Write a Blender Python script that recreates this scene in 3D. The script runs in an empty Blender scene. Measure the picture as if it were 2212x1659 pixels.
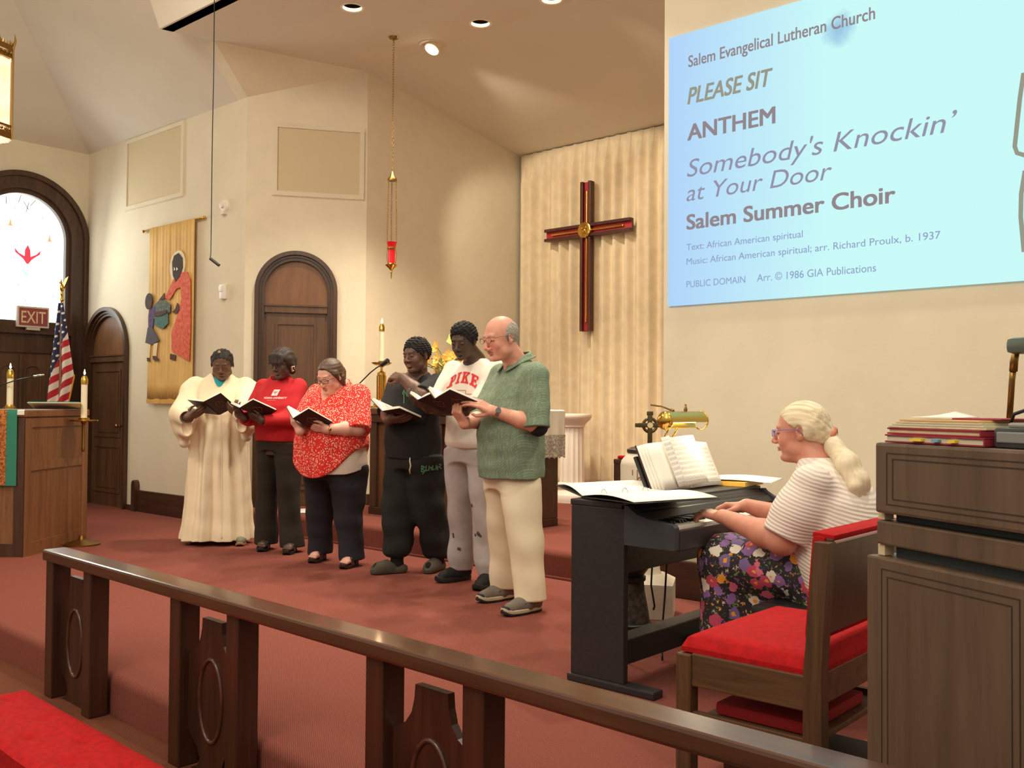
import bpy, bmesh, math, random
import numpy as np
from mathutils import Vector, Matrix
from mathutils.geometry import tessellate_polygon

SC = bpy.context.scene
COL = SC.collection
PI = math.pi
rnd = random.Random(7)

# ------------------------------------------------------------------ camera
# world axes seen from the camera (rows X, Y, Z; columns right, up, forward)
F_PX, CX, CY, CAM_H = 2070.0, 1106.0, 829.5, 1.23
_r = Vector((0.75120309, 0.6600299, 0.00737902)).normalized()
_f = Vector((-0.6600129, 0.75094137, 0.02168007)).normalized()
_u = _r.cross(_f).normalized()
_f = _u.cross(_r).normalized()
cam_d = bpy.data.cameras.new('camera')
cam_d.sensor_fit = 'HORIZONTAL'; cam_d.sensor_width = 36.0
cam_d.lens = F_PX / 2212 * 36.0
cam_d.clip_start = 0.05; cam_d.clip_end = 200
cam = bpy.data.objects.new('camera', cam_d)
COL.objects.link(cam)
cam.matrix_world = Matrix(((_r.x, _u.x, -_f.x, 0), (_r.y, _u.y, -_f.y, 0), (_r.z, _u.z, -_f.z, CAM_H), (0, 0, 0, 1)))
SC.camera = cam

# ------------------------------------------------------------------ view, world, large lights
SC.view_settings.view_transform = 'Standard'
SC.view_settings.look = 'None'
SC.view_settings.gamma = 1.0
SC.view_settings.use_curve_mapping = False
SC.view_settings.exposure = 0.22
WORLD = bpy.data.worlds.new('nave_air'); SC.world = WORLD
WORLD.use_nodes = True
WORLD.node_tree.nodes['Background'].inputs['Color'].default_value = (1.0, 0.885, 0.71, 1)
# the nave's air: bright towards its lit ceiling, dimmer towards its far walls and floor
_n = WORLD.node_tree; _tc = _n.nodes.new('ShaderNodeTexCoord'); _sx = _n.nodes.new('ShaderNodeSeparateXYZ'); _mr = _n.nodes.new('ShaderNodeMapRange')
_n.links.new(_tc.outputs['Generated'], _sx.inputs[0]); _n.links.new(_sx.outputs[2], _mr.inputs[0])
_mr.inputs[1].default_value = -0.1; _mr.inputs[2].default_value = 0.75; _mr.inputs[3].default_value = 0.24; _mr.inputs[4].default_value = 1.05
_n.links.new(_mr.outputs[0], _n.nodes['Background'].inputs['Strength'])

def lamp(kind, name, loc, energy, color, target=None, **kw):
    d = bpy.data.lights.new(name, kind); d.energy = energy; d.color = color
    for k, v in kw.items(): setattr(d, k, v)
    o = bpy.data.objects.new(name, d); COL.objects.link(o); o.location = loc
    if target is not None:
        o.rotation_euler = (Vector(target) - Vector(loc)).to_track_quat('-Z', 'Y').to_euler()
    return o
WARM = (1.0, 0.86, 0.68)
# the nave's pendant lanterns, high behind and beside the camera, plus one added point
lamp('AREA', 'nave_lantern_and_fill', (-2.2, -2.2, 5.2), 95, WARM, (-4.5, 4.8, 0.6), shape='DISK', size=2.4)
lamp('AREA', 'nave_lantern_and_fill', (-6.5, 0.8, 5.2), 70, WARM, (-6.5, 4.6, 0.6), shape='DISK', size=1.2)
lamp('AREA', 'nave_lantern_and_fill', (1.5, 1.2, 5.2), 15, WARM, (-2.0, 4.0, 0.6), shape='DISK', size=1.2)
lamp('POINT', 'nave_lantern_and_fill', (-2.6, 2.3, 3.9), 75, WARM, shadow_soft_size=.25)  # no lantern hangs here: unseen point, added to brighten the chancel ceiling
lamp('POINT', 'nave_lantern_and_fill', (-7.36, 2.67, 2.95), 28, WARM, shadow_soft_size=.2)
# daylight entering by the arched window on the side wall
lamp('AREA', 'window_daylight', (-11.40, 4.45, 2.85), 22, (0.95, 1.0, 0.92), (-9.0, 4.3, 2.3), shape='RECTANGLE', size=0.95, size_y=1.5)

# ------------------------------------------------------------------ helpers
def lin(c):
    return tuple(((v / 255.0) / 12.92 if v / 255.0 <= 0.04045 else ((v / 255.0 + 0.055) / 1.055) ** 2.4) for v in c) + (1.0,)

def mat(name, rgb, rough=0.6, metal=0.0, noise=None, bump=None, spec=None, sheen=0.0, coat=0.0, emit=None, estr=1.0, rgb2=None):
    """plain principled material; noise=(scale, amount) varies the colour, bump=(scale, strength)"""
    m = bpy.data.materials.new(name); m.use_nodes = True
    nt = m.node_tree; b = nt.nodes['Principled BSDF']
    b.inputs['Base Color'].default_value = lin(rgb)
    b.inputs['Roughness'].default_value = rough
    b.inputs['Metallic'].default_value = metal
    if spec is not None: b.inputs['Specular IOR Level'].default_value = spec
    if sheen: b.inputs['Sheen Weight'].default_value = sheen
    if coat: b.inputs['Coat Weight'].default_value = coat; b.inputs['Coat Roughness'].default_value = 0.12
    if emit is not None:
        b.inputs['Emission Color'].default_value = lin(emit); b.inputs['Emission Strength'].default_value = estr
    if noise or bump:
        tc = nt.nodes.new('ShaderNodeTexCoord')
    if noise:
        n = nt.nodes.new('ShaderNodeTexNoise'); n.inputs['Scale'].default_value = noise[0]; n.inputs['Detail'].default_value = 4
        nt.links.new(tc.outputs['Object'], n.inputs['Vector'])
        mx = nt.nodes.new('ShaderNodeMix'); mx.data_type = 'RGBA'
        c2 = rgb2 if rgb2 else tuple(v * (1 - noise[1]) for v in rgb)
        mx.inputs[6].default_value = lin(rgb); mx.inputs[7].default_value = lin(c2)
        rmp = nt.nodes.new('ShaderNodeMapRange'); rmp.inputs[1].default_value = 0.35; rmp.inputs[2].default_value = 0.65
        nt.links.new(n.outputs['Fac'], rmp.inputs[0]); nt.links.new(rmp.outputs[0], mx.inputs[0])
        nt.links.new(mx.outputs[2], b.inputs['Base Color'])
    if bump:
        n2 = nt.nodes.new('ShaderNodeTexNoise'); n2.inputs['Scale'].default_value = bump[0]; n2.inputs['Detail'].default_value = 3
        nt.links.new(tc.outputs['Object'], n2.inputs['Vector'])
        bp = nt.nodes.new('ShaderNodeBump'); bp.inputs['Strength'].default_value = bump[1]; bp.inputs['Distance'].default_value = 0.01
        nt.links.new(n2.outputs['Fac'], bp.inputs['Height']); nt.links.new(bp.outputs['Normal'], b.inputs['Normal'])
    return m

def wood(name, rgb, rgb2, rough=0.35, scale=(18, 18, 1.6), coat=0.0, dist=2.5):
    """grain runs along the axis with the small scale"""
    m = bpy.data.materials.new(name); m.use_nodes = True
    nt = m.node_tree; b = nt.nodes['Principled BSDF']
    tc = nt.nodes.new('ShaderNodeTexCoord'); mp = nt.nodes.new('ShaderNodeMapping')
    mp.inputs['Scale'].default_value = scale
    n = nt.nodes.new('ShaderNodeTexNoise'); n.inputs['Scale'].default_value = 1.0; n.inputs['Detail'].default_value = 6
    n.inputs['Distortion'].default_value = dist * 0.3; n.inputs['Roughness'].default_value = 0.62
    n2 = nt.nodes.new('ShaderNodeTexNoise'); n2.inputs['Scale'].default_value = 5.0; n2.inputs['Detail'].default_value = 5
    nt.links.new(tc.outputs['Object'], mp.inputs['Vector']); nt.links.new(mp.outputs[0], n.inputs['Vector']); nt.links.new(mp.outputs[0], n2.inputs['Vector'])
    ad = nt.nodes.new('ShaderNodeMath'); ad.operation = 'MULTIPLY_ADD'; ad.inputs[1].default_value = 0.35
    nt.links.new(n2.outputs['Fac'], ad.inputs[0]); nt.links.new(n.outputs['Fac'], ad.inputs[2])
    rmp = nt.nodes.new('ShaderNodeMapRange'); rmp.inputs[1].default_value = 0.45; rmp.inputs[2].default_value = 0.9
    nt.links.new(ad.outputs[0], rmp.inputs[0])
    mx = nt.nodes.new('ShaderNodeMix'); mx.data_type = 'RGBA'
    mx.inputs[6].default_value = lin(rgb); mx.inputs[7].default_value = lin(rgb2)
    nt.links.new(rmp.outputs[0], mx.inputs[0]); nt.links.new(mx.outputs[2], b.inputs['Base Color'])
    b.inputs['Roughness'].default_value = rough
    if coat: b.inputs['Coat Weight'].default_value = coat; b.inputs['Coat Roughness'].default_value = 0.08
    return m

def emis(name, rgb, strength=1.0):
    m = bpy.data.materials.new(name); m.use_nodes = True
    nt = m.node_tree; nt.nodes.clear()
    e = nt.nodes.new('ShaderNodeEmission'); e.inputs[0].default_value = lin(rgb); e.inputs[1].default_value = strength
    o = nt.nodes.new('ShaderNodeOutputMaterial'); nt.links.new(e.outputs[0], o.inputs[0])
    return m

class MB:
    """collects shapes into one mesh"""
    def __init__(s): s.v = []; s.f = []; s.m = []; s.mi = 0
    def add(s, vs, fs):
        o = len(s.v); s.v += [tuple(p) for p in vs]
        s.f += [tuple(i + o for i in q) for q in fs]; s.m += [s.mi] * len(fs)
        return s
    def box(s, x0, x1, y0, y1, z0, z1, M=None):
        vs = [Vector((x, y, z)) for z in (z0, z1) for y in (y0, y1) for x in (x0, x1)]
        if M is not None: vs = [M @ v for v in vs]
        return s.add(vs, [(0, 2, 3, 1), (4, 5, 7, 6), (0, 1, 5, 4), (2, 6, 7, 3), (0, 4, 6, 2), (1, 3, 7, 5)])
    def cbox(s, x0, x1, y0, y1, z0, z1, c=0.006, M=None):
        """box with chamfered edges"""
        bm = bmesh.new()
        r = bmesh.ops.create_cube(bm, size=1.0)
        for v in r['verts']:
            v.co = Vector((x0 + (v.co.x + .5) * (x1 - x0), y0 + (v.co.y + .5) * (y1 - y0), z0 + (v.co.z + .5) * (z1 - z0)))
        c = min(c, 0.45 * min(abs(x1 - x0), abs(y1 - y0), abs(z1 - z0)))
        bmesh.ops.bevel(bm, geom=list(bm.edges), offset=c, segments=2, affect='EDGES', profile=0.6)
        return s.frombm(bm, M)
    def frombm(s, bm, M=None):
        bm.verts.index_update()
        vs = [(M @ v.co) if M is not None else v.co.copy() for v in bm.verts]
        fs = [tuple(v.index for v in f.verts) for f in bm.faces]
        bm.free(); return s.add(vs, fs)
    def tube(s, pts, r, n=8, cap=True, closed=False):
        pts = [Vector(p) for p in pts]; k = len(pts)
        rs = r if isinstance(r, (list, tuple)) else [r] * k
        vs = []; t0 = None
        ref = Vector((0, 0, 1))
        for i, p in enumerate(pts):
            if closed: t = (pts[(i + 1) % k] - pts[i - 1]).normalized()
            else: t = (pts[min(i + 1, k - 1)] - pts[max(i - 1, 0)]).normalized()
            if t0 is None:
                a = t.cross(ref)
                if a.length < 1e-3: a = t.cross(Vector((1, 0, 0)))
                a.normalize()
            else:
                a = a - t * a.dot(t); a.normalize()
            b = t.cross(a); t0 = t
            for j in range(n):
                w = 2 * PI * j / n
                vs.append(p + (a * math.cos(w) + b * math.sin(w)) * rs[i])
        fs = []
        for i in range(k if closed else k - 1):
            i2 = (i + 1) % k
            for j in range(n):
                j2 = (j + 1) % n
                fs.append((i * n + j, i2 * n + j, i2 * n + j2, i * n + j2))
        if cap and not closed:
            fs.append(tuple(range(n))); fs.append(tuple((k - 1) * n + j for j in reversed(range(n))))
        return s.add(vs, fs)
    def lathe(s, prof, n=24, M=None, cap=True):
        """prof: list of (radius, z)"""
        vs = []; fs = []
        for r, z in prof:
            for j in range(n):
                w = 2 * PI * j / n; p = Vector((r * math.cos(w), r * math.sin(w), z)); vs.append(M @ p if M is not None else p)
        for i in range(len(prof) - 1):
            for j in range(n):
                j2 = (j + 1) % n; fs.append((i * n + j, i * n + j2, (i + 1) * n + j2, (i + 1) * n + j))
        if cap:
            fs.append(tuple(reversed(range(n)))); fs.append(tuple((len(prof) - 1) * n + j for j in range(n)))
        return s.add(vs, fs)
    def prism(s, outer, o, u, v, n, t, holes=()):
        """extrude a 2D polygon (with holes) lying at o + a*u + b*v by t along n"""
        o, u, v, n = Vector(o), Vector(u), Vector(v), Vector(n)
        loops = [list(outer)] + [list(h) for h in holes]
        flat = [p for l in loops for p in l]
        tris = tessellate_polygon([[Vector((p[0], p[1], 0)) for p in l] for l in loops])
        N = len(flat)
        vs = [o + u * p[0] + v * p[1] for p in flat] + [o + u * p[0] + v * p[1] + n * t for p in flat]
        fs = []
        for a, b, c in tris:
            fs.append((a, b, c)); fs.append((c + N, b + N, a + N))
        k = 0
        for l in loops:
            L = len(l)
            for i in range(L):
                j = (i + 1) % L; fs.append((k + i, k + j, k + j + N, k + i + N))
            k += L
        return s.add(vs, fs)
    def grid(s, fn, nu, nv):
        vs = [fn(i / nu, j / nv) for j in range(nv + 1) for i in range(nu + 1)]
        fs = [(j * (nu + 1) + i, j * (nu + 1) + i + 1, (j + 1) * (nu + 1) + i + 1, (j + 1) * (nu + 1) + i) for j in range(nv) for i in range(nu)]
        return s.add(vs, fs)
    def ball(s, c, r, n=12, m=8):
        c = Vector(c); r = Vector((r, r, r)) if not hasattr(r, '__len__') else Vector(r)
        vs = []; fs = []
        for i in range(m + 1):
            th = PI * i / m
            for j in range(n):
                w = 2 * PI * j / n
                vs.append(c + Vector((r.x * math.sin(th) * math.cos(w), r.y * math.sin(th) * math.sin(w), r.z * math.cos(th))))
        for i in range(m):
            for j in range(n):
                j2 = (j + 1) % n; fs.append((i * n + j, (i + 1) * n + j, (i + 1) * n + j2, i * n + j2))
        return s.add(vs, fs)
    def build(s, name, mats, parent=None, smooth=False, loc=None, rot=None, fix=True):
        me = bpy.data.meshes.new(name); me.from_pydata(s.v, [], s.f)
        for m in (mats if isinstance(mats, (list, tuple)) else [mats]): me.materials.append(m)
        me.polygons.foreach_set('material_index', s.m)
        bm = bmesh.new(); bm.from_mesh(me)
        bmesh.ops.remove_doubles(bm, verts=bm.verts, dist=1e-6)
        if fix: bmesh.ops.recalc_face_normals(bm, faces=bm.faces)
        bm.to_mesh(me); bm.free()
        if smooth:
            me.polygons.foreach_set('use_smooth', [True] * len(me.polygons))
            if smooth is not True:
                bm = bmesh.new(); bm.from_mesh(me)
                for e in bm.edges:
                    if len(e.link_faces) == 2 and e.calc_face_angle(0) > smooth: e.smooth = False
                bm.to_mesh(me); bm.free()
        o = bpy.data.objects.new(name, me); COL.objects.link(o)
        if parent is not None: o.parent = parent
        if loc is not None: o.location = loc
        if rot is not None: o.rotation_euler = rot
        return o

def tag(o, label, cat, group=None, kind=None):
    o['label'] = label; o['category'] = cat
    if group: o['group'] = group
    if kind: o['kind'] = kind
    return o
def struct(o):
    o['kind'] = 'structure'; return o
def thing(name, label, cat, loc=(0, 0, 0), rz=0.0, group=None):
    o = bpy.data.objects.new(name, None); COL.objects.link(o); o.empty_display_size = 0.1
    o.location = loc; o.rotation_euler = (0, 0, rz)
    return tag(o, label, cat, group)
def copy_tree(o, parent=None):
    c = o.copy(); COL.objects.link(c); c.parent = parent
    if parent is not None: c.matrix_parent_inverse = o.matrix_parent_inverse.copy()
    for ch in list(o.children): copy_tree(ch, c)
    return c
def arch(cx, zs, r, z0, n=24):
    """outline of a round-headed opening: bottom z0, spring line zs, half width r"""
    return [(cx - r, z0), (cx + r, z0)] + [(cx + r * math.cos(PI * i / n), zs + r * math.sin(PI * i / n)) for i in range(n + 1)]
def text_mesh(body, size=1.0, shear=0.0, offset=0.0, extrude=0.0, spacing=1.0, align='LEFT'):
    cu = bpy.data.curves.new('lettering', 'FONT'); cu.body = body; cu.size = size; cu.shear = shear
    cu.offset = offset; cu.extrude = extrude; cu.space_character = spacing; cu.align_x = align; cu.resolution_u = 4
    ob = bpy.data.objects.new('lettering', cu); COL.objects.link(ob)
    bpy.context.view_layer.update()
    me = bpy.data.meshes.new_from_object(ob.evaluated_get(bpy.context.evaluated_depsgraph_get()))
    bpy.data.objects.remove(ob); bpy.data.curves.remove(cu)
    return me
def text_on(body, name, o, u, v, n, width, height, material, parent, shear=0.0, bold=0.0, thick=0.0015, arcfn=None, off=0.0):
    """lettering laid on the plane o + a*u + b*v, scaled to the width and capital height given"""
    me = text_mesh(body, 1.0, shear, off, 0.0)
    if bold:      # heavier strokes: the outlines laid over themselves a little apart
        bm = bmesh.new()
        for dx in (-bold, 0, bold):
            for dy in (-bold * .6, bold * .6):
                m2 = me.copy(); m2.transform(Matrix.Translation((dx, dy, 0))); bm.from_mesh(m2); bpy.data.meshes.remove(m2)
        bm.to_mesh(me); bm.free()
    co = np.zeros(len(me.vertices) * 3); me.vertices.foreach_get('co', co); co = co.reshape(-1, 3)
    x0, x1 = co[:, 0].min(), co[:, 0].max()
    sx = width / (x1 - x0); sy = height / 0.73
    o, u, v, n = Vector(o), Vector(u), Vector(v), Vector(n)
    for i, vt in enumerate(me.vertices):
        a = (co[i, 0] - x0) * sx; b = co[i, 1] * sy
        if arcfn: a, b = arcfn(a, b)
        vt.co = o + u * a + v * b + n * thick
    me.materials.append(material)
    ob = bpy.data.objects.new(name, me); COL.objects.link(ob); ob.parent = parent
    return ob

# ------------------------------------------------------------------ shared materials
M = {}
M['wall'] = mat('cream_plaster', (228, 217, 192), 0.9, noise=(2.5, 0.03), bump=(60, 0.04))
M['wall2'] = mat('cream_plaster_textured', (230, 219, 194), 0.9, noise=(6, 0.02), bump=(35, 0.12))
M['ceil'] = mat('cream_ceiling', (222, 213, 196), 0.92, noise=(1.5, 0.02))
M['panelfill'] = mat('tan_panel_cloth', (212, 196, 162), 0.95, bump=(220, 0.1))
M['dark'] = wood('dark_oak_trim', (84, 57, 40), (54, 36, 26), 0.32, (16, 16, 1.2))
M['dark_h'] = wood('dark_oak_trim_lengthwise', (76, 47, 34), (48, 29, 22), 0.35, (1.2, 16, 16))
M['darkdoor'] = wood('dark_oak_door', (106, 75, 50), (72, 49, 33), 0.38, (9, 9, 0.8))
M['tymp'] = wood('oak_arch_panel', (132, 90, 56), (98, 64, 40), 0.38, (4, 4, 1.0))
M['oak'] = wood('mid_oak', (148, 100, 62), (110, 72, 44), 0.45, (20, 20, 1.3))
M['oak_chair'] = wood('brown_oak_chair', (104, 74, 48), (66, 44, 29), 0.4, (1.6, 22, 22))
M['oak_chair_v'] = wood('brown_oak_chair_upright', (104, 74, 48), (66, 44, 29), 0.4, (24, 24, 1.6))
M['rail'] = wood('polished_mahogany_rail', (92, 56, 38), (60, 36, 25), 0.28, (1.0, 14, 14), coat=0.35)
M['railv'] = wood('mahogany_rail_upright', (74, 42, 27), (44, 25, 17), 0.34, (16, 16, 1.0))
M['walnut'] = wood('walnut_organ_case', (104, 84, 66), (82, 64, 50), 0.5, (14, 14, 1.0))
M['brass'] = mat('polished_brass', (212, 170, 84), 0.18, 1.0)
M['brass2'] = mat('aged_brass', (150, 116, 62), 0.35, 1.0)
M['black'] = mat('black_plastic', (22, 21, 21), 0.4)
M['white'] = mat('white_paper', (240, 236, 226), 0.8)
M['wax'] = mat('ivory_candle_wax', (240, 228, 196), 0.5)
M['red_cush'] = mat('red_upholstery', (178, 18, 22), 0.85, noise=(40, 0.12), bump=(300, 0.15), spec=.2)
M['chrome'] = mat('chrome', (200, 200, 200), 0.15, 1.0)
M['flame'] = emis('candle_flame', (255, 214, 150), 14)
# ------------------------------------------------------------------ the room
def carpet(name, rgb, rgb2):
    m = bpy.data.materials.new(name); m.use_nodes = True
    nt = m.node_tree; b = nt.nodes['Principled BSDF']; b.inputs['Roughness'].default_value = 0.95
    b.inputs['Specular IOR Level'].default_value = 0.1
    tc = nt.nodes.new('ShaderNodeTexCoord'); mp = nt.nodes.new('ShaderNodeMapping'); mp.inputs['Rotation'].default_value = (0, 0, math.radians(-55))
    nt.links.new(tc.outputs['Object'], mp.inputs['Vector'])
    w = nt.nodes.new('ShaderNodeTexWave'); w.inputs['Scale'].default_value = 42; w.inputs['Distortion'].default_value = 1.2; w.inputs['Detail'].default_value = 2; w.inputs['Detail Scale'].default_value = 3
    nt.links.new(mp.outputs[0], w.inputs['Vector'])
    n = nt.nodes.new('ShaderNodeTexNoise'); n.inputs['Scale'].default_value = 160; n.inputs['Detail'].default_value = 2
    nt.links.new(tc.outputs['Object'], n.inputs['Vector'])
    md = nt.nodes.new('ShaderNodeMath'); md.operation = 'MULTIPLY_ADD'; md.inputs[1].default_value = 0.55
    nt.links.new(w.outputs['Fac'], md.inputs[0]); 
    md2 = nt.nodes.new('ShaderNodeMath'); md2.operation = 'MULTIPLY'; md2.inputs[1].default_value = 0.6
    nt.links.new(n.outputs['Fac'], md2.inputs[0]); nt.links.new(md2.outputs[0], md.inputs[2])
    mx = nt.nodes.new('ShaderNodeMix'); mx.data_type = 'RGBA'; mx.inputs[6].default_value = lin(rgb2); mx.inputs[7].default_value = lin(rgb)
    nt.links.new(md.outputs[0], mx.inputs[0]); nt.links.new(mx.outputs[2], b.inputs['Base Color'])
    bp = nt.nodes.new('ShaderNodeBump'); bp.inputs['Strength'].default_value = 0.5; bp.inputs['Distance'].default_value = 0.006
    nt.links.new(md.outputs[0], bp.inputs['Height']); nt.links.new(bp.outputs['Normal'], b.inputs['Normal'])
    return m
M['carpet'] = carpet('ribbed_rust_carpet', (146, 84, 72), (102, 56, 48))
M['carpet2'] = carpet('brown_nave_carpet', (120, 72, 52), (84, 48, 34))

YF, XW, XP = 5.37, -11.69, -3.40        # front wall plane, window wall plane, pier edge
ZS, ZC = 4.275, 4.63                     # spring of the sloped ceiling, chancel ceiling
# floors
def slab(name, poly, z0, z1, m):
    b = MB(); b.prism(poly, (0, 0, z0), (1, 0, 0), (0, 1, 0), (0, 0, 1), z1 - z0); return struct(b.build(name, m))
slab('floor_nave', [(-13, -5), (6, -5), (6, 2.3), (-13, 2.3)], -0.30, -0.18, M['carpet2'])
# platform with a rounded nosing towards the rail
def nosed(name, x0, x1, ynear0, ynear1, yfar, z0, z1, r, m, x_seg=1):
    b = MB(); prof = [(0, z0 - z1)] + [(r - r * math.cos(a) , -r + r * math.sin(a)) for a in [PI / 2 * i / 6 for i in range(7)]] + [(None, 0)]
    vs = []; n = len(prof)
    for x, yn in ((x0, ynear0), (x1, ynear1)):
        for dy, dz in prof: vs.append((x, yfar if dy is None else yn + dy, z1 + dz))
        vs.append((x, yfar, z0))
    n += 1
    fs = [(i, i + 1, n + i + 1, n + i) for i in range(n - 1)] + [(n - 1, 0, n, 2 * n - 1), tuple(range(n)), tuple(reversed(range(n, 2 * n)))]
    b.add(vs, fs); return struct(b.build(name, m, smooth=0.6))
nosed('floor_platform', -12.0, 5.0, 2.36, 1.76, 5.45, -0.29, 0.0, 0.04, M['carpet'])
nosed('floor_chancel', -8.3, XP + 0.02, 5.34, 5.34, 9.2, -0.05, 0.20, 0.05, M['carpet'])

def wallpoly(name, outer, o, u, v, n, t, m, holes=()):
    b = MB(); b.prism(outer, o, u, v, n, t, holes); return struct(b.build(name, m))
X, Y, Z = Vector((1, 0, 0)), Vector((0, 1, 0)), Vector((0, 0, 1))
# banner wall (front wall left of the chancel) with the round-headed door opening
D1c, D1r, D1s = -11.13, 0.52, 1.815
wallpoly('wall_front', [(XW, -0.1), (-8.26, -0.1), (-8.26, ZS), (XW, ZS)], (0, YF, 0), X, Z, Y, 0.16, M['wall'], [arch(D1c, D1s, D1r, -0.02)])
# screen wall (front wall right of the chancel)
wallpoly('wall_screen', [(XP, -0.1), (5.0, -0.1), (5.0, 6.2), (XP, 6.2)], (0, YF, 0), X, Z, Y, 0.20, M['wall'])
# window wall with its arched opening
WC, WR, WS = 4.613, 0.75, 3.165
wallpoly('wall_left', [(-4, -0.3), (YF + 0.16, -0.3), (YF + 0.16, ZS + 0.02), (-4, ZS + 0.02)], (XW, 0, 0), Y, Z, -X, 0.2, M['wall'], [arch(WC, WS, WR - 0.02, 0.0)])
# splayed vestry wall with door, from the front wall to the chancel's side wall
A2, B2 = Vector((-8.26, YF, 0)), Vector((-7.57, 6.34, 0))
U2 = (B2 - A2).normalized(); N2 = Vector((-U2.y, U2.x, 0))
L2 = (B2 - A2).length
D2c, D2r, D2s = 0.50, 0.385, 2.35
wallpoly('wall_vestry', [(0, -0.1), (L2, -0.1), (L2, ZC + 0.02), (0, ZS)], A2, U2, Z, N2, 0.16, M['wall2'], [arch(D2c, D2s, D2r - 0.01, 0.2)])
b = MB(); b.add([(-8.26, YF, ZS), (-8.02, 4.85, ZC), (-7.57, 6.34, ZC), (-8.42, YF, ZS), (-8.18, 4.85, ZC), (-7.75, 6.36, ZC)], [(0, 1, 2), (5, 4, 3), (0, 3, 4, 1), (1, 4, 5, 2), (2, 5, 3, 0)])
struct(b.build('wall_vestry_gable', M['wall2']))
wallpoly('wall_chancel_side', [(6.34, 0), (9.0, 0), (9.0, 4.22), (8.82, 4.22), (6.34, ZC)], (-7.57, 0, 0), Y, Z, -X, 0.16, M['wall2'])
wallpoly('wall_chancel_back', [(-7.75, 0), (0.5, 0), (0.5, 4.7), (-7.75, 4.7)], (0, 8.84, 0), X, Z, Y, 0.16, M['wall'])
wallpoly('wall_chancel_right', [(YF, 0), (9.0, 0), (9.0, 4.7), (YF, 4.7)], (0.3, 0, 0), Y, Z, X, 0.16, M['wall'])
# ceilings: flat soffit with the kink at Y 6.33, then sloping down to the curtain
HY = 4.365
b = MB()
cz = 0.12
top = [(-8.14, HY + .02), (5, HY + .02), (5, 6.33), (-7.57, 6.34), (-8.02, 4.85)]
CANS = [(-6.438, 5.21), (-5.83, 6.17), (-5.03, 6.19)]
b.prism(top, (0, 0, ZC), X, Y, Z, cz, [[(x + .084 * math.cos(2 * PI * i / 28), y + .084 * math.sin(2 * PI * i / 28)) for i in range(28)] for x, y in CANS])
struct(b.build('ceiling_chancel', M['ceil']))
b = MB()
sl = [(-7.75, 6.33, ZC), (0.5, 6.33, ZC), (0.5, 9.0, 4.187), (-7.75, 9.0, 4.187)]
b.add(sl + [(x, y, z + cz) for x, y, z in sl], [(0, 1, 2, 3), (7, 6, 5, 4), (0, 4, 5, 1), (1, 5, 6, 2), (2, 6, 7, 3), (3, 7, 4, 0)])
struct(b.build('ceiling_chancel_slope', M['ceil']))
# header above the chancel soffit facing the nave
wallpoly('wall_header', [(-8.14, ZC), (5, ZC), (5, 6.6), (-9.3, 6.6)], (0, HY, 0), X, Z, Y, 0.12, M['ceil'])
# transept ceilings sloping up from the banner wall and from the window wall
k = 0.70
b = MB(); d = 3.2
pa = [(XW, YF, ZS), (-8.26, YF, ZS), (-8.02, 4.85, ZC), (-6.5, YF - d, ZS + k * d), (XW + d, YF - d, ZS + k * d)]
b.add(pa + [(x, y, z + .1) for x, y, z in pa], [(0, 1, 2, 3, 4), (9, 8, 7, 6, 5), (0, 5, 6, 1), (3, 8, 9, 4), (1, 6, 7, 2), (2, 7, 8, 3), (4, 9, 5, 0)])
struct(b.build('ceiling_transept', M['ceil']))
b = MB()
pb = [(XW, -4, ZS), (XW, YF, ZS), (XW + d, YF - d, ZS + k * d), (XW + d, -4, ZS + k * d)]
b.add(pb + [(x, y, z + .1) for x, y, z in pb], [(0, 1, 2, 3), (7, 6, 5, 4), (0, 4, 5, 1), (1, 5, 6, 2), (2, 6, 7, 3), (3, 7, 4, 0)])
struct(b.build('ceiling_transept_side', M['ceil']))

# baseboards
b = MB(); b.cbox(-10.30, -8.27, YF - 0.035, YF, 0, 0.24, 0.008); struct(b.build('baseboard_front', M['dark_h']))
b = MB(); b.prism([(-10.385, 0), (-10.30, 0), (-10.30, .30), (-10.315, .335), (-10.343, .35), (-10.37, .335), (-10.385, .30)], (0, YF - .06, 0), X, Z, Y, .06); struct(b.build('trim_1', M['dark']))
b = MB(); b.cbox(-10.585, -10.39, YF - .02, YF, 0, .06, .005); struct(b.build('baseboard_corner', M['dark_h']))
b = MB(); b.cbox(XP, 5, YF - .035, YF, 0, .24, .008); struct(b.build('baseboard_screen', M['dark_h']))
b = MB(); b.cbox(-7.57, -7.54, 6.36, 8.8, .2, .31, .006); struct(b.build('baseboard_chancel', M['dark']))
b = MB(); b.cbox(-7.55, .3, 8.79, 8.84, .2, .34, .006); struct(b.build('baseboard_back', M['dark_h']))
# carpet binding along the foot of the step
b = MB(); b.cbox(-8.26, XP, 5.315, 5.345, 0, .016, .004); struct(b.build('trim_2', M['carpet']))

# recessed panels with mouldings on the banner wall and the vestry wall
def panel(n, o, u, v, nn, w, h):
    fr = MB(); m = .045
    fr.prism([(0, 0), (w, 0), (w, h), (0, h)], o, u, v, nn, .018, [[(m, m), (w - m, m), (w - m, h - m), (m, h - m)]])
    fr.prism([(-.008, -.008), (w + .008, -.008), (w + .008, h + .008), (-.008, h + .008)], o, u, v, nn, .008, [[(.01, .01), (w - .01, .01), (w - .01, h - .01), (.01, h - .01)]])
    f = struct(fr.build('trim_%d' % n, M['wall']))
    p = MB(); p.prism([(m, m), (w - m, m), (w - m, h - m), (m, h - m)], o, u, v, nn, .005); p.build('panel_cloth', M['panelfill'], f)
panel(3, (-10.73, YF, 3.45), X, Z, -Y, 1.29, .82)
panel(4, A2 + U2 * .255 + Z * 3.31, U2, Z, -N2, .905, .73)

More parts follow.
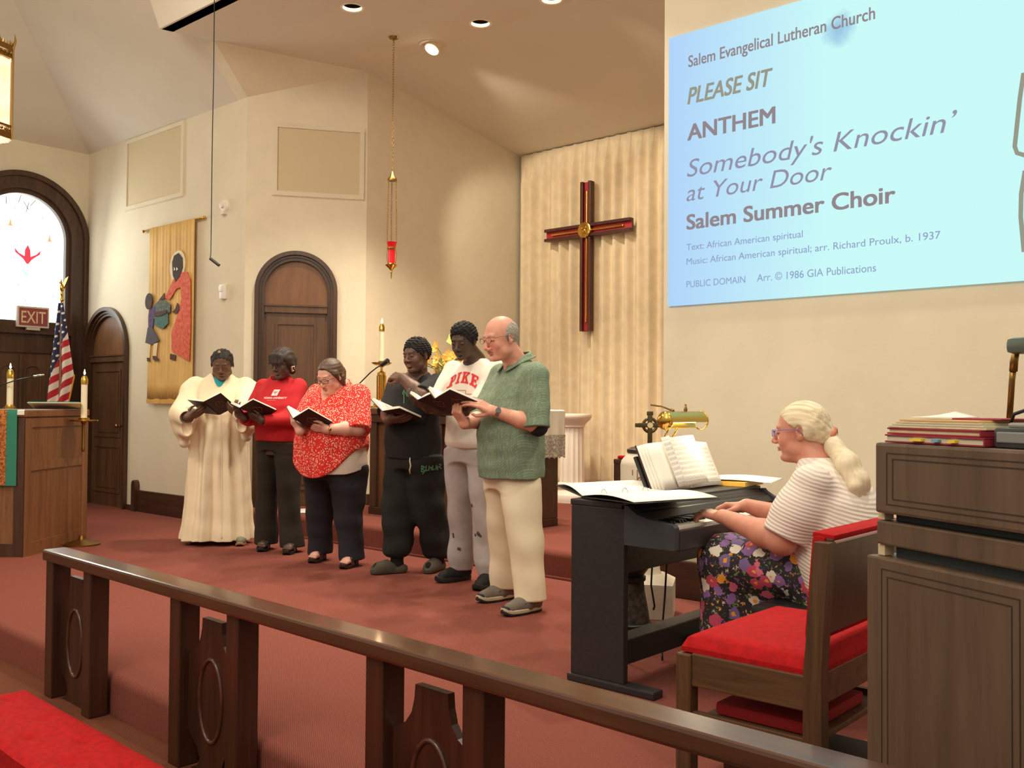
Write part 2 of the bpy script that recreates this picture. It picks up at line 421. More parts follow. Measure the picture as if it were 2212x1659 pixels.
# round-headed doors
def round_door(n, o, u, nn, c, r, s, z0, fw, trz, leaf_in, tymp, depth=.07):
    """o origin, u along the wall, nn towards the room; c centre, r half width, s spring height"""
    v = Z; o = Vector(o)
    root = MB(); root.prism(arch(c, s, r + fw * .35, z0), o, u, v, nn, .022, [arch(c, s, r - fw * .65, z0 - .001)][0:0])
    fr = MB()
    def ring(r1, r2, t, back=0.0):
        n_ = 28
        outer = [(c - r1, z0)] + [(c + r1 * math.cos(PI - PI * i / n_), s + r1 * math.sin(PI - PI * i / n_)) for i in range(n_ + 1)] + [(c + r1, z0)]
        inner = [(c + r2, z0)] + [(c + r2 * math.cos(PI * i / n_), s + r2 * math.sin(PI * i / n_)) for i in range(n_ + 1)] + [(c - r2, z0)]
        fr.prism(outer + inner, o - nn * back, u, v, nn, t)
    ring(r + .02, r - fw * .45, .05); ring(r - fw * .45, r - fw, .028, .01); ring(r - fw, r - fw - .03, .10, .10)
    f = struct(fr.build('door_%d' % n, M['dark'], smooth=.5))
    ri = r - fw - .005
    pn = MB(); pn.prism(arch(c, s, ri, z0), o - nn * .06, u, v, nn, .02); pn.build('arch_panel', M['tymp'], f)
    lw = ri - leaf_in
    lf = MB()
    lf.prism([(c - lw, z0), (c + lw, z0), (c + lw, trz - .06), (c - lw, trz - .06)], o - nn * .05, u, v, nn, .03)
    lf.prism([(c - lw - .02, trz - .065), (c + lw + .02, trz - .065), (c + lw + .02, trz), (c - lw - .02, trz)], o - nn * .05, u, v, nn, .055)
    lf.prism([(c - lw - .02, trz - .0), (c + lw + .02, trz - .0), (c + lw + .03, trz + .018), (c - lw - .03, trz + .018)], o - nn * .05, u, v, nn, .068)
    # raised frames round three sunk fields
    st = .085 if lw > .25 else .06
    H = trz - .07 - z0
    for a, bz in ((z0 + .16, z0 + H * .42), (z0 + H * .42 + .10, z0 + H - .09)):
        w2 = lw - st
        lf.prism([(c - w2, a), (c + w2, a), (c + w2, bz), (c - w2, bz)], o - nn * .02, u, v, nn, .012, [[(c - w2 + .022, a + .022), (c + w2 - .022, a + .022), (c + w2 - .022, bz - .022), (c - w2 + .022, bz - .022)]])
        lf.prism([(c - w2 + .055, a + .055), (c + w2 - .055, a + .055), (c + w2 - .055, bz - .055), (c - w2 + .055, bz - .055)], o - nn * .02, u, v, nn, .008)
    lf.build('door_leaf', M['darkdoor'], f)
    kb = MB(); q = o + u * (c + lw - .05) + v * (z0 + .95)
    kb.tube([q - nn * .02, q + nn * .03], .010); kb.ball(q + nn * .045, .024); kb.build('door_knob', M['brass2'], f, smooth=True)
    return f
round_door(1, (0, YF, 0), X, -Y, D1c, D1r, D1s, 0.0, .055, 1.77, .055, M['tymp'])
round_door(2, A2, U2, -N2, D2c, D2r, D2s, 0.2, .045, 2.20, .05, M['tymp'])

# ---- big arched window above double doors, on the window wall
def win_ring(b, r1, r2, x0, t, zb, n_=36):
    outer = [(WC - r1, zb)] + [(WC + r1 * math.cos(PI - PI * i / n_), WS + r1 * math.sin(PI - PI * i / n_)) for i in range(n_ + 1)] + [(WC + r1, zb)]
    inner = [(WC + r2, zb)] + [(WC + r2 * math.cos(PI * i / n_), WS + r2 * math.sin(PI * i / n_)) for i in range(n_ + 1)] + [(WC - r2, zb)]
    b.prism(outer + inner, (x0, 0, 0), Y, Z, X, t)
b = MB()
win_ring(b, .76, .70, XW, .05, 0); win_ring(b, .70, .60, XW - .03, .05, 0); win_ring(b, .60, .56, XW - .05, .085, 0); win_ring(b, .56, .505, XW - .12, .10, 0)
b.box(XW - .12, XW + .03, WC - .56, WC + .56, 2.06, 2.17); b.box(XW - .12, XW + .06, WC - .56, WC + .56, 2.02, 2.06); b.box(XW - .12, XW, WC - .56, WC + .56, 1.80, 2.02)
win1 = struct(b.build('window_1', M['dark'], smooth=.5))
R0 = .505
g = MB()
g.prism(arch(WC, WS, R0, 2.165, 32), (XW - .10, 0, 0), Y, Z, X, .012)
M['glass_day'] = emis('daylit_white_glass', (252, 255, 250), 2.6)
g.build('stained_glass', M['glass_day'], win1)
cg = MB()
def gl(poly, dz=0.0): cg.prism(poly, (XW - .088, 0, 0), Y, Z, X, .003)
tz, ty = 2.93, 4.70
cg.mi = 0
gl([(ty - .035, tz), (ty - .03, tz + .09), (ty, tz + .15), (ty + .03, tz + .09), (ty + .035, tz), (ty, tz - .08)])
gl([(ty, tz - .09), (ty - .05, tz - .02), (ty - .14, tz + .05), (ty - .15, tz + .10), (ty - .10, tz + .045), (ty - .03, tz + .01)])
gl([(ty, tz - .09), (ty + .05, tz - .02), (ty + .14, tz + .05), (ty + .15, tz + .10), (ty + .10, tz + .045), (ty + .03, tz + .01)])
for yy, zz, q in ((4.50, 3.31, 1), (4.95, 3.18, 1)):
    cg.mi = q; gl([(yy - .028, zz - .03), (yy + .028, zz - .03), (yy + .012, zz), (yy, zz + .07), (yy - .012, zz)])
cg.mi = 2
gl([(ty - .06, tz - .13), (ty + .01, tz - .20), (ty + .005, tz - .23), (ty - .05, tz - .17)])
for yy, zz in ((4.60, 2.6), (4.68, 2.42), (4.86, 3.42), (4.55, 3.5), (4.8, 2.35), (5.0, 2.5)): gl([(yy - .012, zz), (yy, zz - .02), (yy + .014, zz), (yy, zz + .02)])
cg.build('coloured_glass', [emis('red_glass', (236, 74, 84), 1.0), emis('amber_glass', (240, 176, 120), 1.1), emis('blue_glass', (190, 232, 232), 1.2)], win1)
ld = MB()
for a in (70, 90, 110): ld.tube([(XW - .085, WC + .49 * math.cos(math.radians(a)), WS + .49 * math.sin(math.radians(a))), (XW - .085, WC + .40 * math.cos(math.radians(a + 4)), WS + .40 * math.sin(math.radians(a + 4)))], .004)
ld.tube([(XW - .085, WC + .03, WS + .42), (XW - .085, WC + .09, WS + .33)], .004); ld.tube([(XW - .085, WC + .09, WS + .42), (XW - .085, WC + .06, WS + .30)], .004)
ld.build('lead_line', mat('lead_came', (70, 60, 60), .6), win1)
# double doors beneath
dd = MB()
dd.box(XW - .08, XW - .03, WC - .56, WC + .56, 0, 1.80)
for s in (-1, 1):
    for q in (0, 1):
        y0 = WC + s * (.04 + q * .26) if s > 0 else WC - (.04 + q * .26) - .20
        for a, bz, ar in ((.14, .86, 0), (1.0, 1.60, 1)):
            out = [(y0, a), (y0 + .20, a), (y0 + .20, bz)] + ([(y0 + .10 + .10 * math.cos(PI * i / 8), bz + .06 * math.sin(PI * i / 8)) for i in range(1, 8)] if ar else []) + [(y0, bz)]
            inn = [(y0 + .10 + (p[0] - y0 - .10) * .8, (a + bz) / 2 + (p[1] - (a + bz) / 2) * .95) for p in out]
            dd.prism(out, (XW - .03, 0, 0), Y, Z, X, .018, [inn])
dd.box(XW - .03, XW - .005, WC - .012, WC + .012, 0, 1.78)
d3 = struct(dd.build('door_3', M['darkdoor'], smooth=.4))

# ---- pier end / curtain wall beyond is closed by the walls above
def pix(px, py, plane, val):
    d = _r * (px - CX) + _u * (CY - py) + _f * F_PX; c = Vector((0, 0, CAM_H)); t = (val - c[plane]) / d[plane]; return c + d * t
# ------------------------------------------------------------------ communion rail and kneeler
RA, RB = Vector((-4.74, 1.983, 0)), Vector((0.9, 1.775, 0))
RU = (RB - RA).normalized(); RN = Vector((-RU.y, RU.x, 0))
RL = (RB - RA).length; RZ = -0.18
rail_rz = math.atan2(RU.y, RU.x)
rail = thing('communion_rail', 'long polished brown wooden altar rail with carved splats, in front of the choir', 'rail', (RA.x, RA.y, RZ), rail_rz)
b = MB(); b.cbox(0, RL, 0, .115, .648, .70, .010); b.build('rail_top', M['rail'], rail)
pm = None
def post_at(x):
    global pm
    if pm is None:
        b = MB(); b.cbox(0, .085, .02, .105, 0, .65, .006); o = b.build('post', M['railv'], rail); pm = o
    else:
        o = pm.copy(); COL.objects.link(o)
    o.location = (x, 0, 0); return o
sp = None
def splat_at(x):
    global sp
    if sp is None:
        hw = .178
        def half(zs):
            return zs
        pts = []
        prof = [(.150, 0), (.095, .02), (.080, .05), (.100, .09), (.150, .125), (hw, .15), (hw, .435), (.150, .448), (.112, .470), (.086, .503), (.074, .545), (.070, .588)]
        pts = [(r, z) for r, z in prof] + [(-r, z) for r, z in reversed(prof)]
        b = MB(); b.prism(pts, (0, .060, 0), X, Z, Y, .026)
        o = b.build('splat', M['railv'], rail); sp = o
        t = MB()
        ring = [(.082 * math.cos(a), .0, .285 + .155 * math.sin(a)) for a in [2 * PI * i / 40 for i in range(40)]]
        t.tube([(x_, .059, z_) for x_, _, z_ in ring], .008, 8, closed=True)
        t.build('oval_moulding', M['rail'], o, smooth=True)
        o.location = (x, 0, 0)
    else:
        o = copy_tree(sp, rail); o.location = (x, 0, 0)
for i in range(4):
    x0 = .0 + i * 1.238
    post_at(x0); post_at(x0 + .425); splat_at(x0 + .085 + .17)
kn = thing('kneeler', 'low red tufted kneeling bench before the altar rail', 'kneeler', (-4.14, 1.36, RZ), rail_rz)
b = MB(); KW, KL = .315, 2.6
def kt(u, v):
    x = u * KL; y = v * KW
    e = min(min(x, KL - x) / .05, min(y, KW - y) / .05, 1.0)
    z = .235 + .018 * math.sqrt(max(0, 1 - (1 - e) ** 2)) - .022
    for i in range(16):
        tx = .12 + .17 * i; tyy = .10 if i % 2 else .215
        d2 = ((x - tx) ** 2 + ((y - tyy) * 1.6) ** 2)
        z -= .019 * math.exp(-d2 / .0014)
    z += .003 * math.sin(x * 22 + y * 31) * math.sin(y * 17 + x * 3)
    return (x, y, z)
b.grid(kt, 130, 18); b.box(0, KL, 0, KW, .145, .214); b.build('cushion', M['red_cush'], kn, smooth=.7)
b = MB(); b.cbox(.02, KL, .02, KW - .02, .09, .144, .005); b.build('kneeler_board', M['railv'], kn)
for x in (.05, 1.3, 2.45):
    b = MB(); b.cbox(x, x + .06, .03, KW - .03, 0, .09, .005); b.build('foot', M['railv'], kn)

# ------------------------------------------------------------------ ambo with its cloths and lights
aU, aV = Vector((-.78, -.626, 0)).normalized(), Vector((-.626, .78, 0)).normalized()   # along the front face, into depth
aO = Vector((-7.90, 3.16, 0))
amb = thing('ambo', 'oak reading desk at the far side of the choir floor under a green cloth', 'ambo', aO, math.atan2(-aU.y, -aU.x))
# local: x runs back along the front face (negative = away from the corner), y runs into depth
b = MB(); b.cbox(-1.35, 0, 0, 1.0, .0, 1.08, .01); b.build('case', M['oak'], amb)
b = MB(); b.cbox(-1.37, .015, -.015, 1.015, 1.08, 1.135, .008); b.build('desk_top', M['oak'], amb)
b = MB(); st = .075
b.prism([(0, 0), (1.0, 0), (1.0, 1.07), (0, 1.07)], (0, 0, 0), Y, Z, X, .012, [[(st, .1), (1 - st, .1), (1 - st, .66), (st, .66)], [(st, .73), (1 - st, .73), (1 - st, 1.0), (st, 1.0)]])
b.build('side_panel_frame', M['oak'], amb)
b = MB(); b.prism([(0, 0), (-1.35, 0), (-1.35, 1.07), (0, 1.07)], (0, 0, 0), X, Z, -Y, .012, [[(-.08, .1), (-.55, .1), (-.55, .98), (-.08, .98)], [(-.63, .1), (-1.27, .1), (-1.27, .98), (-.63, .98)]]); b.build('front_panel_frame', M['dark'], amb)  # darker wood than the case: the front's shade put into its colour
amb.scale = (1, 1, 1.022)
def on_amb(x, y, z): return Matrix.Translation(aO) @ Matrix.Rotation(math.atan2(-aU.y, -aU.x), 4, 'Z') @ Vector((x, y, z * 1.022))
az = math.atan2(-aU.y, -aU.x)
# green parament with orange woven band
M['green'] = mat('green_linen', (52, 128, 104), .9, bump=(400, .1))
pr = thing('green_altar_cloth', 'green cloth with an orange woven band hanging down the oak reading desk', 'cloth', on_amb(-.36, 0, 1.137), az)
def drape(x0, x1, drop, y_off, depth):
    b = MB()
    def fn(u, v):
        x = x0 + (x1 - x0) * u; L = v * (depth + drop)
        if L < depth: return (x, depth - L - .02 - y_off, y_off * .6)
        zz = -(L - depth)
        return (x, -.024 - y_off - .004 * math.sin(x * 30 + 2) * min(1, -zz * 3), zz)
    b.grid(fn, 14, 40); return b
d = drape(-.30, .305, .60, .001, .45).build('cloth', M['green'], pr, smooth=.8)
bandm = mat('orange_woven_band', (206, 130, 60), .9, noise=(60, .5), rgb2=(120, 50, 24))
drape(.165, .222, .595, .003, .45).build('woven_band', bandm, d, smooth=.8)
wl = MB(); 
wl = drape(.0, .058, .04, .0005, .40)
wr = thing('white_linen_runner', 'narrow white linen showing at the edge of the green cloth on the oak desk', 'cloth', on_amb(-.054, 0, 1.1365), az)
wl.build('linen', mat('white_linen', (232, 226, 214), .9), wr, smooth=.8)
# green book resting open on the desk
gb = thing('green_folder', 'flat green folder with pale edges lying tilted on the oak reading desk', 'folder', on_amb(-.10, .66, 1.14), az + .35)
b = MB(); R_ = Matrix.Rotation(-.16, 4, 'X'); b.cbox(-.20, .20, -.16, .16, .030, .038, .002, R_); b.build('cover', M['green'], gb)
b = MB(); b.box(-.205, .205, -.165, .165, .026, .030, R_); b.build('page_block', M['white'], gb)
b = MB(); b.cbox(-.15, .06, .08, .14, -.002, .022, .002); b.build('wedge', M['oak'], gb)

def candle(parent, z0, h, r, follower=.06):
    b = MB(); b.lathe([(r, z0), (r, z0 + h)], 16); b.build('wax', M['wax'], parent, smooth=.5)
    b = MB(); b.lathe([(r * 1.12, z0 + h - .01), (r * 1.12, z0 + h + follower * .55), (r * .75, z0 + h + follower), (r * .28, z0 + h + follower * 1.05)], 16); b.build('follower', M['brass'], parent, smooth=.5)
    b = MB(); zf = z0 + h + follower * 1.05
    b.tube([(0, 0, zf - .005), (0, 0, zf + .012)], .0022, 6); w = b.build('wick', M['black'], parent)
    b = MB(); b.lathe([(.001, zf + .006), (.007, zf + .016), (.0085, zf + .024), (.005, zf + .038), (.0008, zf + .056)], 10); b.build('flame', M['flame'], parent, smooth=True)
    lp = bpy.data.lights.new('flame_light', 'POINT'); lp.energy = 1.2; lp.color = (1, .66, .34); lp.shadow_soft_size = .02
    l = bpy.data.objects.new('flame_light', lp); COL.objects.link(l); l.parent = parent; l.location = (0, 0, zf + .09)
c1 = thing('lit_candle', 'lit ivory candle standing behind the green cloth on the oak desk', 'candle', on_amb(-.45, .55, 1.14), 0, 'tall lit candles')
b = MB(); b.lathe([(.05, 0), (.05, .012), (.034, .02), (.030, .035)], 16); b.build('socket', M['brass'], c1, smooth=.5)
candle(c1, .03, .24, .026)
c2 = thing('floor_candlestick', 'lit candle on a tall brass stand with a drip plate beside the oak desk', 'candle', (-8.22, 3.77, 0), 0, 'tall lit candles')
b = MB(); b.lathe([(.15, 0), (.15, .012), (.10, .03), (.03, .05), (.022, .08)], 24); b.build('foot', M['brass2'], c2, smooth=.5)
b = MB(); b.lathe([(.012, .07), (.012, .82)], 14); b.build('shaft', M['oak'], c2, smooth=.5)
b = MB(); b.lathe([(.013, .80), (.017, .82), (.013, .84), (.013, 1.03), (.022, 1.045), (.02, 1.06)], 16); b.build('brass_stem', M['brass2'], c2, smooth=.5)
b = MB(); b.lathe([(.02, 1.05), (.11, 1.062), (.118, 1.07), (.112, 1.074), (.045, 1.068), (.045, 1.09), (.036, 1.092)], 24); b.build('drip_plate', M['brass'], c2, smooth=.5)
candle(c2, 1.085, .305, .026)

# gooseneck microphone of the reading desk
mk = thing('desk_microphone', 'thin gooseneck microphone reaching over the oak reading desk in front of the dark doors', 'microphone', on_amb(-.56, .5, 1.14), az)
b = MB(); b.lathe([(.03, 0), (.03, .012), (.012, .02)], 12); b.build('mount', M['black'], mk)
mw = Matrix.Translation(on_amb(-.72, .5, 1.14)) @ Matrix.Rotation(az, 4, 'Z')
b = MB(); b.tube([(0, 0, .01), (.0, .0, .12), (.06, 0, .20), (.2, .0, .245), (.34, .0, .275)], .005, 8); b.build('gooseneck', M['black'], mk, smooth=True)
b = MB(); b.tube([(.34, .0, .275), (.43, 0, .29)], .008, 8); b.build('microphone_head', M['chrome'], mk, smooth=True)

# ------------------------------------------------------------------ flag
fl = thing('us_flag', 'furled flag with red and white stripes and white stars before the dark doors', 'flag', (-11.30, 4.90, 0))
b = MB(); b.lathe([(.16, 0), (.16, .02), (.12, .05), (.03, .08), (.02, .12)], 20); b.build('stand', M['brass2'], fl, smooth=.5)
b = MB(); b.tube([(0, 0, .08), (0, 0, 2.40)], .016, 10); b.build('pole', M['oak'], fl, smooth=True)
b = MB(); b.lathe([(.016, 2.40), (.028, 2.41), (.028, 2.43), (.014, 2.45), (.022, 2.475), (.022, 2.50), (.010, 2.52)], 12)
b.ball((0, 0, 2.555), (.022, .03, .05)); b.ball((0, -.014, 2.615), (.013, .02, .018)); b.tube([(0, -.03, 2.613), (0, -.048, 2.60)], [.006, .001], 6)
for s in (-1, 1):
    b.add([(s * .012, 0, 2.58), (s * .055, .01, 2.655), (s * .115, .02, 2.68), (s * .085, .02, 2.635), (s * .06, .015, 2.60), (s * .02, .01, 2.545),
           (s * .012, .012, 2.58), (s * .055, .022, 2.655), (s * .115, .028, 2.68), (s * .085, .030, 2.635), (s * .06, .027, 2.60), (s * .02, .022, 2.545)],
          [(0, 1, 2, 3, 4, 5), (11, 10, 9, 8, 7, 6)] + [(i, (i + 1) % 6, 6 + (i + 1) % 6, 6 + i) for i in range(6)])
b.build('eagle_finial', M['brass'], fl, smooth=.8)
def flagmat():
    m = bpy.data.materials.new('striped_flag_cloth'); m.use_nodes = True; nt = m.node_tree; bs = nt.nodes['Principled BSDF']; bs.inputs['Roughness'].default_value = .8
    uv = nt.nodes.new('ShaderNodeUVMap'); sx = nt.nodes.new('ShaderNodeSeparateXYZ'); nt.links.new(uv.outputs[0], sx.inputs[0])
    def math_(op, a, b=None):
        n = nt.nodes.new('ShaderNodeMath'); n.operation = op
        for i, v in enumerate((a, b)):
            if v is None: continue
            if isinstance(v, (int, float)): n.inputs[i].default_value = v
            else: nt.links.new(v, n.inputs[i])
        return n.outputs[0]
    x, d = sx.outputs[0], sx.outputs[1]          # metres across the hanging cloth and down it
    c = math_('ADD', d, math_('MULTIPLY', x, .62))
    st = math_('GREATER_THAN', math_('FRACT', math_('MULTIPLY', c, 6.4)), .5)
    mx = nt.nodes.new('ShaderNodeMix'); mx.data_type = 'RGBA'; mx.inputs[6].default_value = lin((190, 40, 54)); mx.inputs[7].default_value = lin((232, 222, 208)); nt.links.new(st, mx.inputs[0])
    can = math_('LESS_THAN', math_('ADD', d, math_('MULTIPLY', x, 3.0)), .56)
    a = math_('FRACT', math_('MULTIPLY', math_('ADD', x, math_('MULTIPLY', d, .5)), 17)); e = math_('FRACT', math_('MULTIPLY', math_('SUBTRACT', d, math_('MULTIPLY', x, .4)), 14))
    q = math_('ADD', math_('POWER', math_('SUBTRACT', a, .5), 2), math_('POWER', math_('SUBTRACT', e, .5), 2))
    m2 = nt.nodes.new('ShaderNodeMix'); m2.data_type = 'RGBA'; m2.inputs[6].default_value = lin((40, 50, 84)); m2.inputs[7].default_value = lin((235, 232, 226)); nt.links.new(math_('LESS_THAN', q, .05), m2.inputs[0])
    m3 = nt.nodes.new('ShaderNodeMix'); m3.data_type = 'RGBA'; nt.links.new(can, m3.inputs[0]); nt.links.new(mx.outputs[2], m3.inputs[6]); nt.links.new(m2.outputs[2], m3.inputs[7])
    nt.links.new(m3.outputs[2], bs.inputs['Base Color']); return m
# the cloth hangs furled from the pole, its lower fly corner swinging out towards the doors
nu, nv = 40, 60; vs = []; uvs = []; edge = []
fr_, ff_ = Vector((.75, .66, 0)), Vector((.66, -.75, 0))
for j in range(nv + 1):
    v = j / nv; d = 1.19 * v
    xl = -.025 - .115 * v; xr = .025 + .18 * v - .42 * max(0, v - .72) 
    dz = .0
    for i in range(nu + 1):
        t = i / nu; x = xl + (xr - xl) * t
        dep = .035 * math.sin(t * 3.3 * PI + .6) * min(1, .25 + v * 1.2) + .02
        z = 2.375 - d - .05 * (1 - t) * v
        vs.append(tuple(fr_ * x + ff_ * dep + Vector((0, 0, z)))); uvs.append((x, d))
        if i == nu: edge.append(vs[-1])
fs = [(j * (nu + 1) + i, j * (nu + 1) + i + 1, (j + 1) * (nu + 1) + i + 1, (j + 1) * (nu + 1) + i) for j in range(nv) for i in range(nu)]
me = bpy.data.meshes.new('flag_cloth'); me.from_pydata(vs, [], fs); me.materials.append(flagmat())
ul = me.uv_layers.new(name='UVMap')
for lp in me.loops: ul.data[lp.index].uv = uvs[lp.vertex_index]
me.polygons.foreach_set('use_smooth', [True] * len(me.polygons))
fo = bpy.data.objects.new('flag_cloth', me); COL.objects.link(fo); fo.parent = fl
sd = fo.modifiers.new('thickness', 'SOLIDIFY'); sd.thickness = .003
b = MB(); b.tube(edge[42:], .010, 6); b.build('gold_fringe', mat('gold_fringe', (214, 160, 50), .8), fo, smooth=True)
b = MB(); b.tube([(.02, .0, 2.40), (.03, .01, 2.15), (.035, .02, 1.95)], .007, 6); b.build('gold_cord', M['brass'], fl, smooth=True)

# ------------------------------------------------------------------ EXIT sign
ex = thing('exit_sign', 'dull red sign reading EXIT in a pale frame at the foot of the arched window', 'sign', (XW + .06, 4.54, 2.09), PI / 2)
# local x runs along +Y of the room, local -y faces the room
b = MB(); b.cbox(-.02, .34, -.05, -.0, 0, .245, .006); b.build('case', mat('pale_sign_case', (206, 196, 180), .6), ex)
b = MB(); b.box(0.0, .32, -.054, -.049, .022, .225); fc = b.build('face', mat('maroon_sign_face', (142, 66, 70), .6), ex)
text_on('EXIT', 'lettering', (.022, -.055, .052), X, Z, -Y, .276, .145, mat('sign_letter', (222, 196, 152), .6), fc, thick=.0015, off=.008)
b = MB(); b.box(.09, .24, -.045, -.005, -.03, 0); b.build('bracket', mat('pale_sign_bracket', (196, 188, 172), .6), ex)

# ------------------------------------------------------------------ hanging lantern
ln = thing('lantern', 'brass gothic lantern with amber glass hanging by the arched window wall', 'lantern', (-7.36, 2.67, 3.12), .9)
gm = bpy.data.materials.new('amber_lit_glass'); gm.use_nodes = True
nt = gm.node_tree; nt.nodes.clear(); e = nt.nodes.new('ShaderNodeEmission'); o_ = nt.nodes.new('ShaderNodeOutputMaterial')
tc = nt.nodes.new('ShaderNodeTexCoord'); n_ = nt.nodes.new('ShaderNodeTexNoise'); n_.inputs['Scale'].default_value = 9; nt.links.new(tc.outputs['Object'], n_.inputs['Vector'])
cr = nt.nodes.new('ShaderNodeValToRGB'); cr.color_ramp.elements[0].color = lin((255, 190, 110)); cr.color_ramp.elements[1].color = lin((255, 238, 200)); nt.links.new(n_.outputs['Fac'], cr.inputs[0])
nt.links.new(cr.outputs[0], e.inputs[0]); e.inputs[1].default_value = 1.6; nt.links.new(e.outputs[0], o_.inputs[0])
hexa = [(.135 * math.cos(PI / 3 * i), .135 * math.sin(PI / 3 * i)) for i in range(6)]
b = MB(); b.prism([(x * .9, y * .9) for x, y in hexa], (0, 0, .10), X, Y, Z, .48); b.build('glass_pane', gm, ln)
b = MB()
for x, y in hexa: b.tube([(x, y, .0), (x, y, .66)], .009, 6)
for z0, z1 in ((0, .05), (.085, .10), (.585, .60), (.64, .68)):
    b.prism([(x * 1.05, y * 1.05) for x, y in hexa], (0, 0, z0), X, Y, Z, z1 - z0, [[(x * .86, y * .86) for x, y in hexa]])
for i in range(6):
    p, q = Vector(hexa[i] + (0,)), Vector(hexa[(i + 1) % 6] + (0,))
    for k2 in range(4):
        a = p.lerp(q, (k2 + .5) / 4)
        b.ball((a.x, a.y, .067), .012, 6, 4); b.ball((a.x, a.y, .62), .014, 6, 4)
        b.tube([(a.x, a.y, .68), (a.x * 1.03, a.y * 1.03, .71)], [.010, .001], 5)
    b.tube([(p.x, p.y, .66), (p.x * 1.12, p.y * 1.12, .72), (p.x * 1.08, p.y * 1.08, .77)], [.010, .008, .001], 6)
b.lathe([(.12, .67), (.08, .70), (.05, .74), (.035, .82), (.012, .86)], 6)
b.build('brass_frame', M['brass2'], ln, smooth=.4)
b = MB()
for i in range(14): b.tube([(0 + .012 * math.cos(a) * (i % 2), .012 * math.cos(a) * ((i + 1) % 2), .88 + i * .045 + .028 * math.sin(a)) for a in [2 * PI * q / 8 for q in range(8)]], .004, 5, closed=True)
b.build('chain', M['brass2'], ln, smooth=True)
b = MB(); b.lathe([(.001, -.05), (.03, -.045), (.09, -.01), (.115, .0)], 12); b.build('bottom_glass', gm, ln, smooth=True)

# ------------------------------------------------------------------ banner
bn = thing('cloth_banner', 'long golden fabric banner with a red robed figure and a child on the cream wall', 'banner', (-9.6, YF - .03, 0))
b = MB(); b.tube([(-.64, 0, 3.155), (.62, 0, 3.155)], .012, 10); b.ball((-.645, 0, 3.155), .018); b.ball((.625, 0, 3.155), .018); b.build('rod', M['brass'], bn, smooth=True)
def bcl(u, v):
    x = -.485 + u * .958; z = 3.165 - v * 1.90
    f = .0034 * math.sin(x * 38 + .8 * math.sin(x * 9)) * (1 - .7 * math.exp(-((v - .5) / .22) ** 2)) + .003 * math.sin(x * 90 + 2)
    return (x, -.018 - abs(.006 * math.sin(x * 13)) + f * .8, z)
M['gold_cloth'] = mat('golden_fabric', (230, 186, 110), .75, noise=(3, .08))
b = MB(); b.grid(bcl, 120, 12); cl = b.build('banner_cloth', M['gold_cloth'], bn, smooth=True)
cl.modifiers.new('thickness', 'SOLIDIFY').thickness = .002
b = MB()
for i in range(96):
    x = -.483 + i * .01; b.tube([(x, -.018, 1.268), (x + .002 * math.sin(i * 3.3), -.018, 1.215)], .0035, 4)
b.build('fringe', M['gold_cloth'], bn)
# appliqué picture: x from banner left edge 0..0.958, z height above bottom hem 0..1.9 (scaled from the photograph)
def bp(px, py): return ((px - 330) / 99.0 * .958 - .485, 3.165 - (py - (498 - (px - 330) * .22)) / (372 + (px - 330) * .03) * 1.90)
def patch(pts, name, m, lay, par=None, thick=.006):
    b = MB(); b.prism([bp(*p) for p in pts], (0, -.030 - lay * .004, 0), X, Z, -Y, thick); return b.build(name, m, cl if par is None else par)
skin_b = mat('brown_applique', (96, 62, 48), .85, noise=(30, .2)); redp = mat('red_striped_applique', (206, 66, 52), .8, noise=(26, .25), rgb2=(226, 120, 84))
def ell(cx_, cy_, rx, ry, n=20, rot=0.0): return [(cx_ + rx * math.cos(2 * PI * i / n) * math.cos(rot) - ry * math.sin(2 * PI * i / n) * math.sin(rot), cy_ + rx * math.cos(2 * PI * i / n) * math.sin(rot) + ry * math.sin(2 * PI * i / n) * math.cos(rot)) for i in range(n)]
patch(ell(397, 577, 16, 33, rot=.12), 'halo', mat('cream_applique', (232, 220, 188), .8), 0)
patch([(374, 640), (390, 606), (399, 592), (417, 588), (425, 604), (427, 700), (425, 774), (388, 758), (387, 720), (402, 672), (407, 645), (405, 622), (396, 626), (382, 650), (371, 647)], 'robe', redp, 1)
patch([(387, 570), (391, 556), (400, 550), (408, 560), (409, 580), (403, 600), (395, 611), (389, 598)], 'adult_face', mat('dark_applique', (66, 52, 46), .85), 2)
patch([(392, 580), (395, 585), (392, 588)], 'eye', M['white'], 4, thick=.003); patch([(397, 580), (401, 584), (397, 588)], 'eye', M['white'], 4, thick=.003)
patch([(371, 636), (361, 650), (359, 653), (366, 652), (372, 647)], 'hand', skin_b, 2); patch([(399, 655), (395, 668), (388, 676), (397, 678), (404, 670), (402, 658)], 'hand', skin_b, 2)
patch([(384, 764), (384, 776), (395, 777), (396, 765)], 'foot', skin_b, 0)
patch([(337, 676), (350, 664), (360, 656), (372, 668), (360, 692), (348, 694), (345, 716), (336, 716), (335, 694)], 'tunic', mat('violet_applique', (98, 74, 122), .85, noise=(25, .2)), 1)
patch(ell(337, 657, 8, 18, rot=.08), 'child_face', mat('child_hair_applique', (70, 58, 50), .85), 3)
patch(ell(340, 661, 4.5, 12, rot=.08), 'child_cheek', skin_b, 4, thick=.003)
patch([(335, 714), (346, 714), (361, 739), (345, 750), (330, 748)], 'skirt', mat('grey_applique', (86, 80, 92), .85), 2)
patch([(335, 750), (341, 750), (339, 780), (334, 780)], 'trouser_leg', mat('cream_leg_applique', (226, 208, 164), .8), 1); patch([(348, 748), (357, 744), (354, 775), (347, 775)], 'trouser_leg', mat('cream_leg_applique2', (226, 208, 164), .8), 1)
patch([(334, 780), (339, 779), (341, 787), (335, 788)], 'foot', skin_b, 2); patch([(347, 774), (353, 773), (361, 780), (352, 784), (348, 781)], 'foot', skin_b, 2)
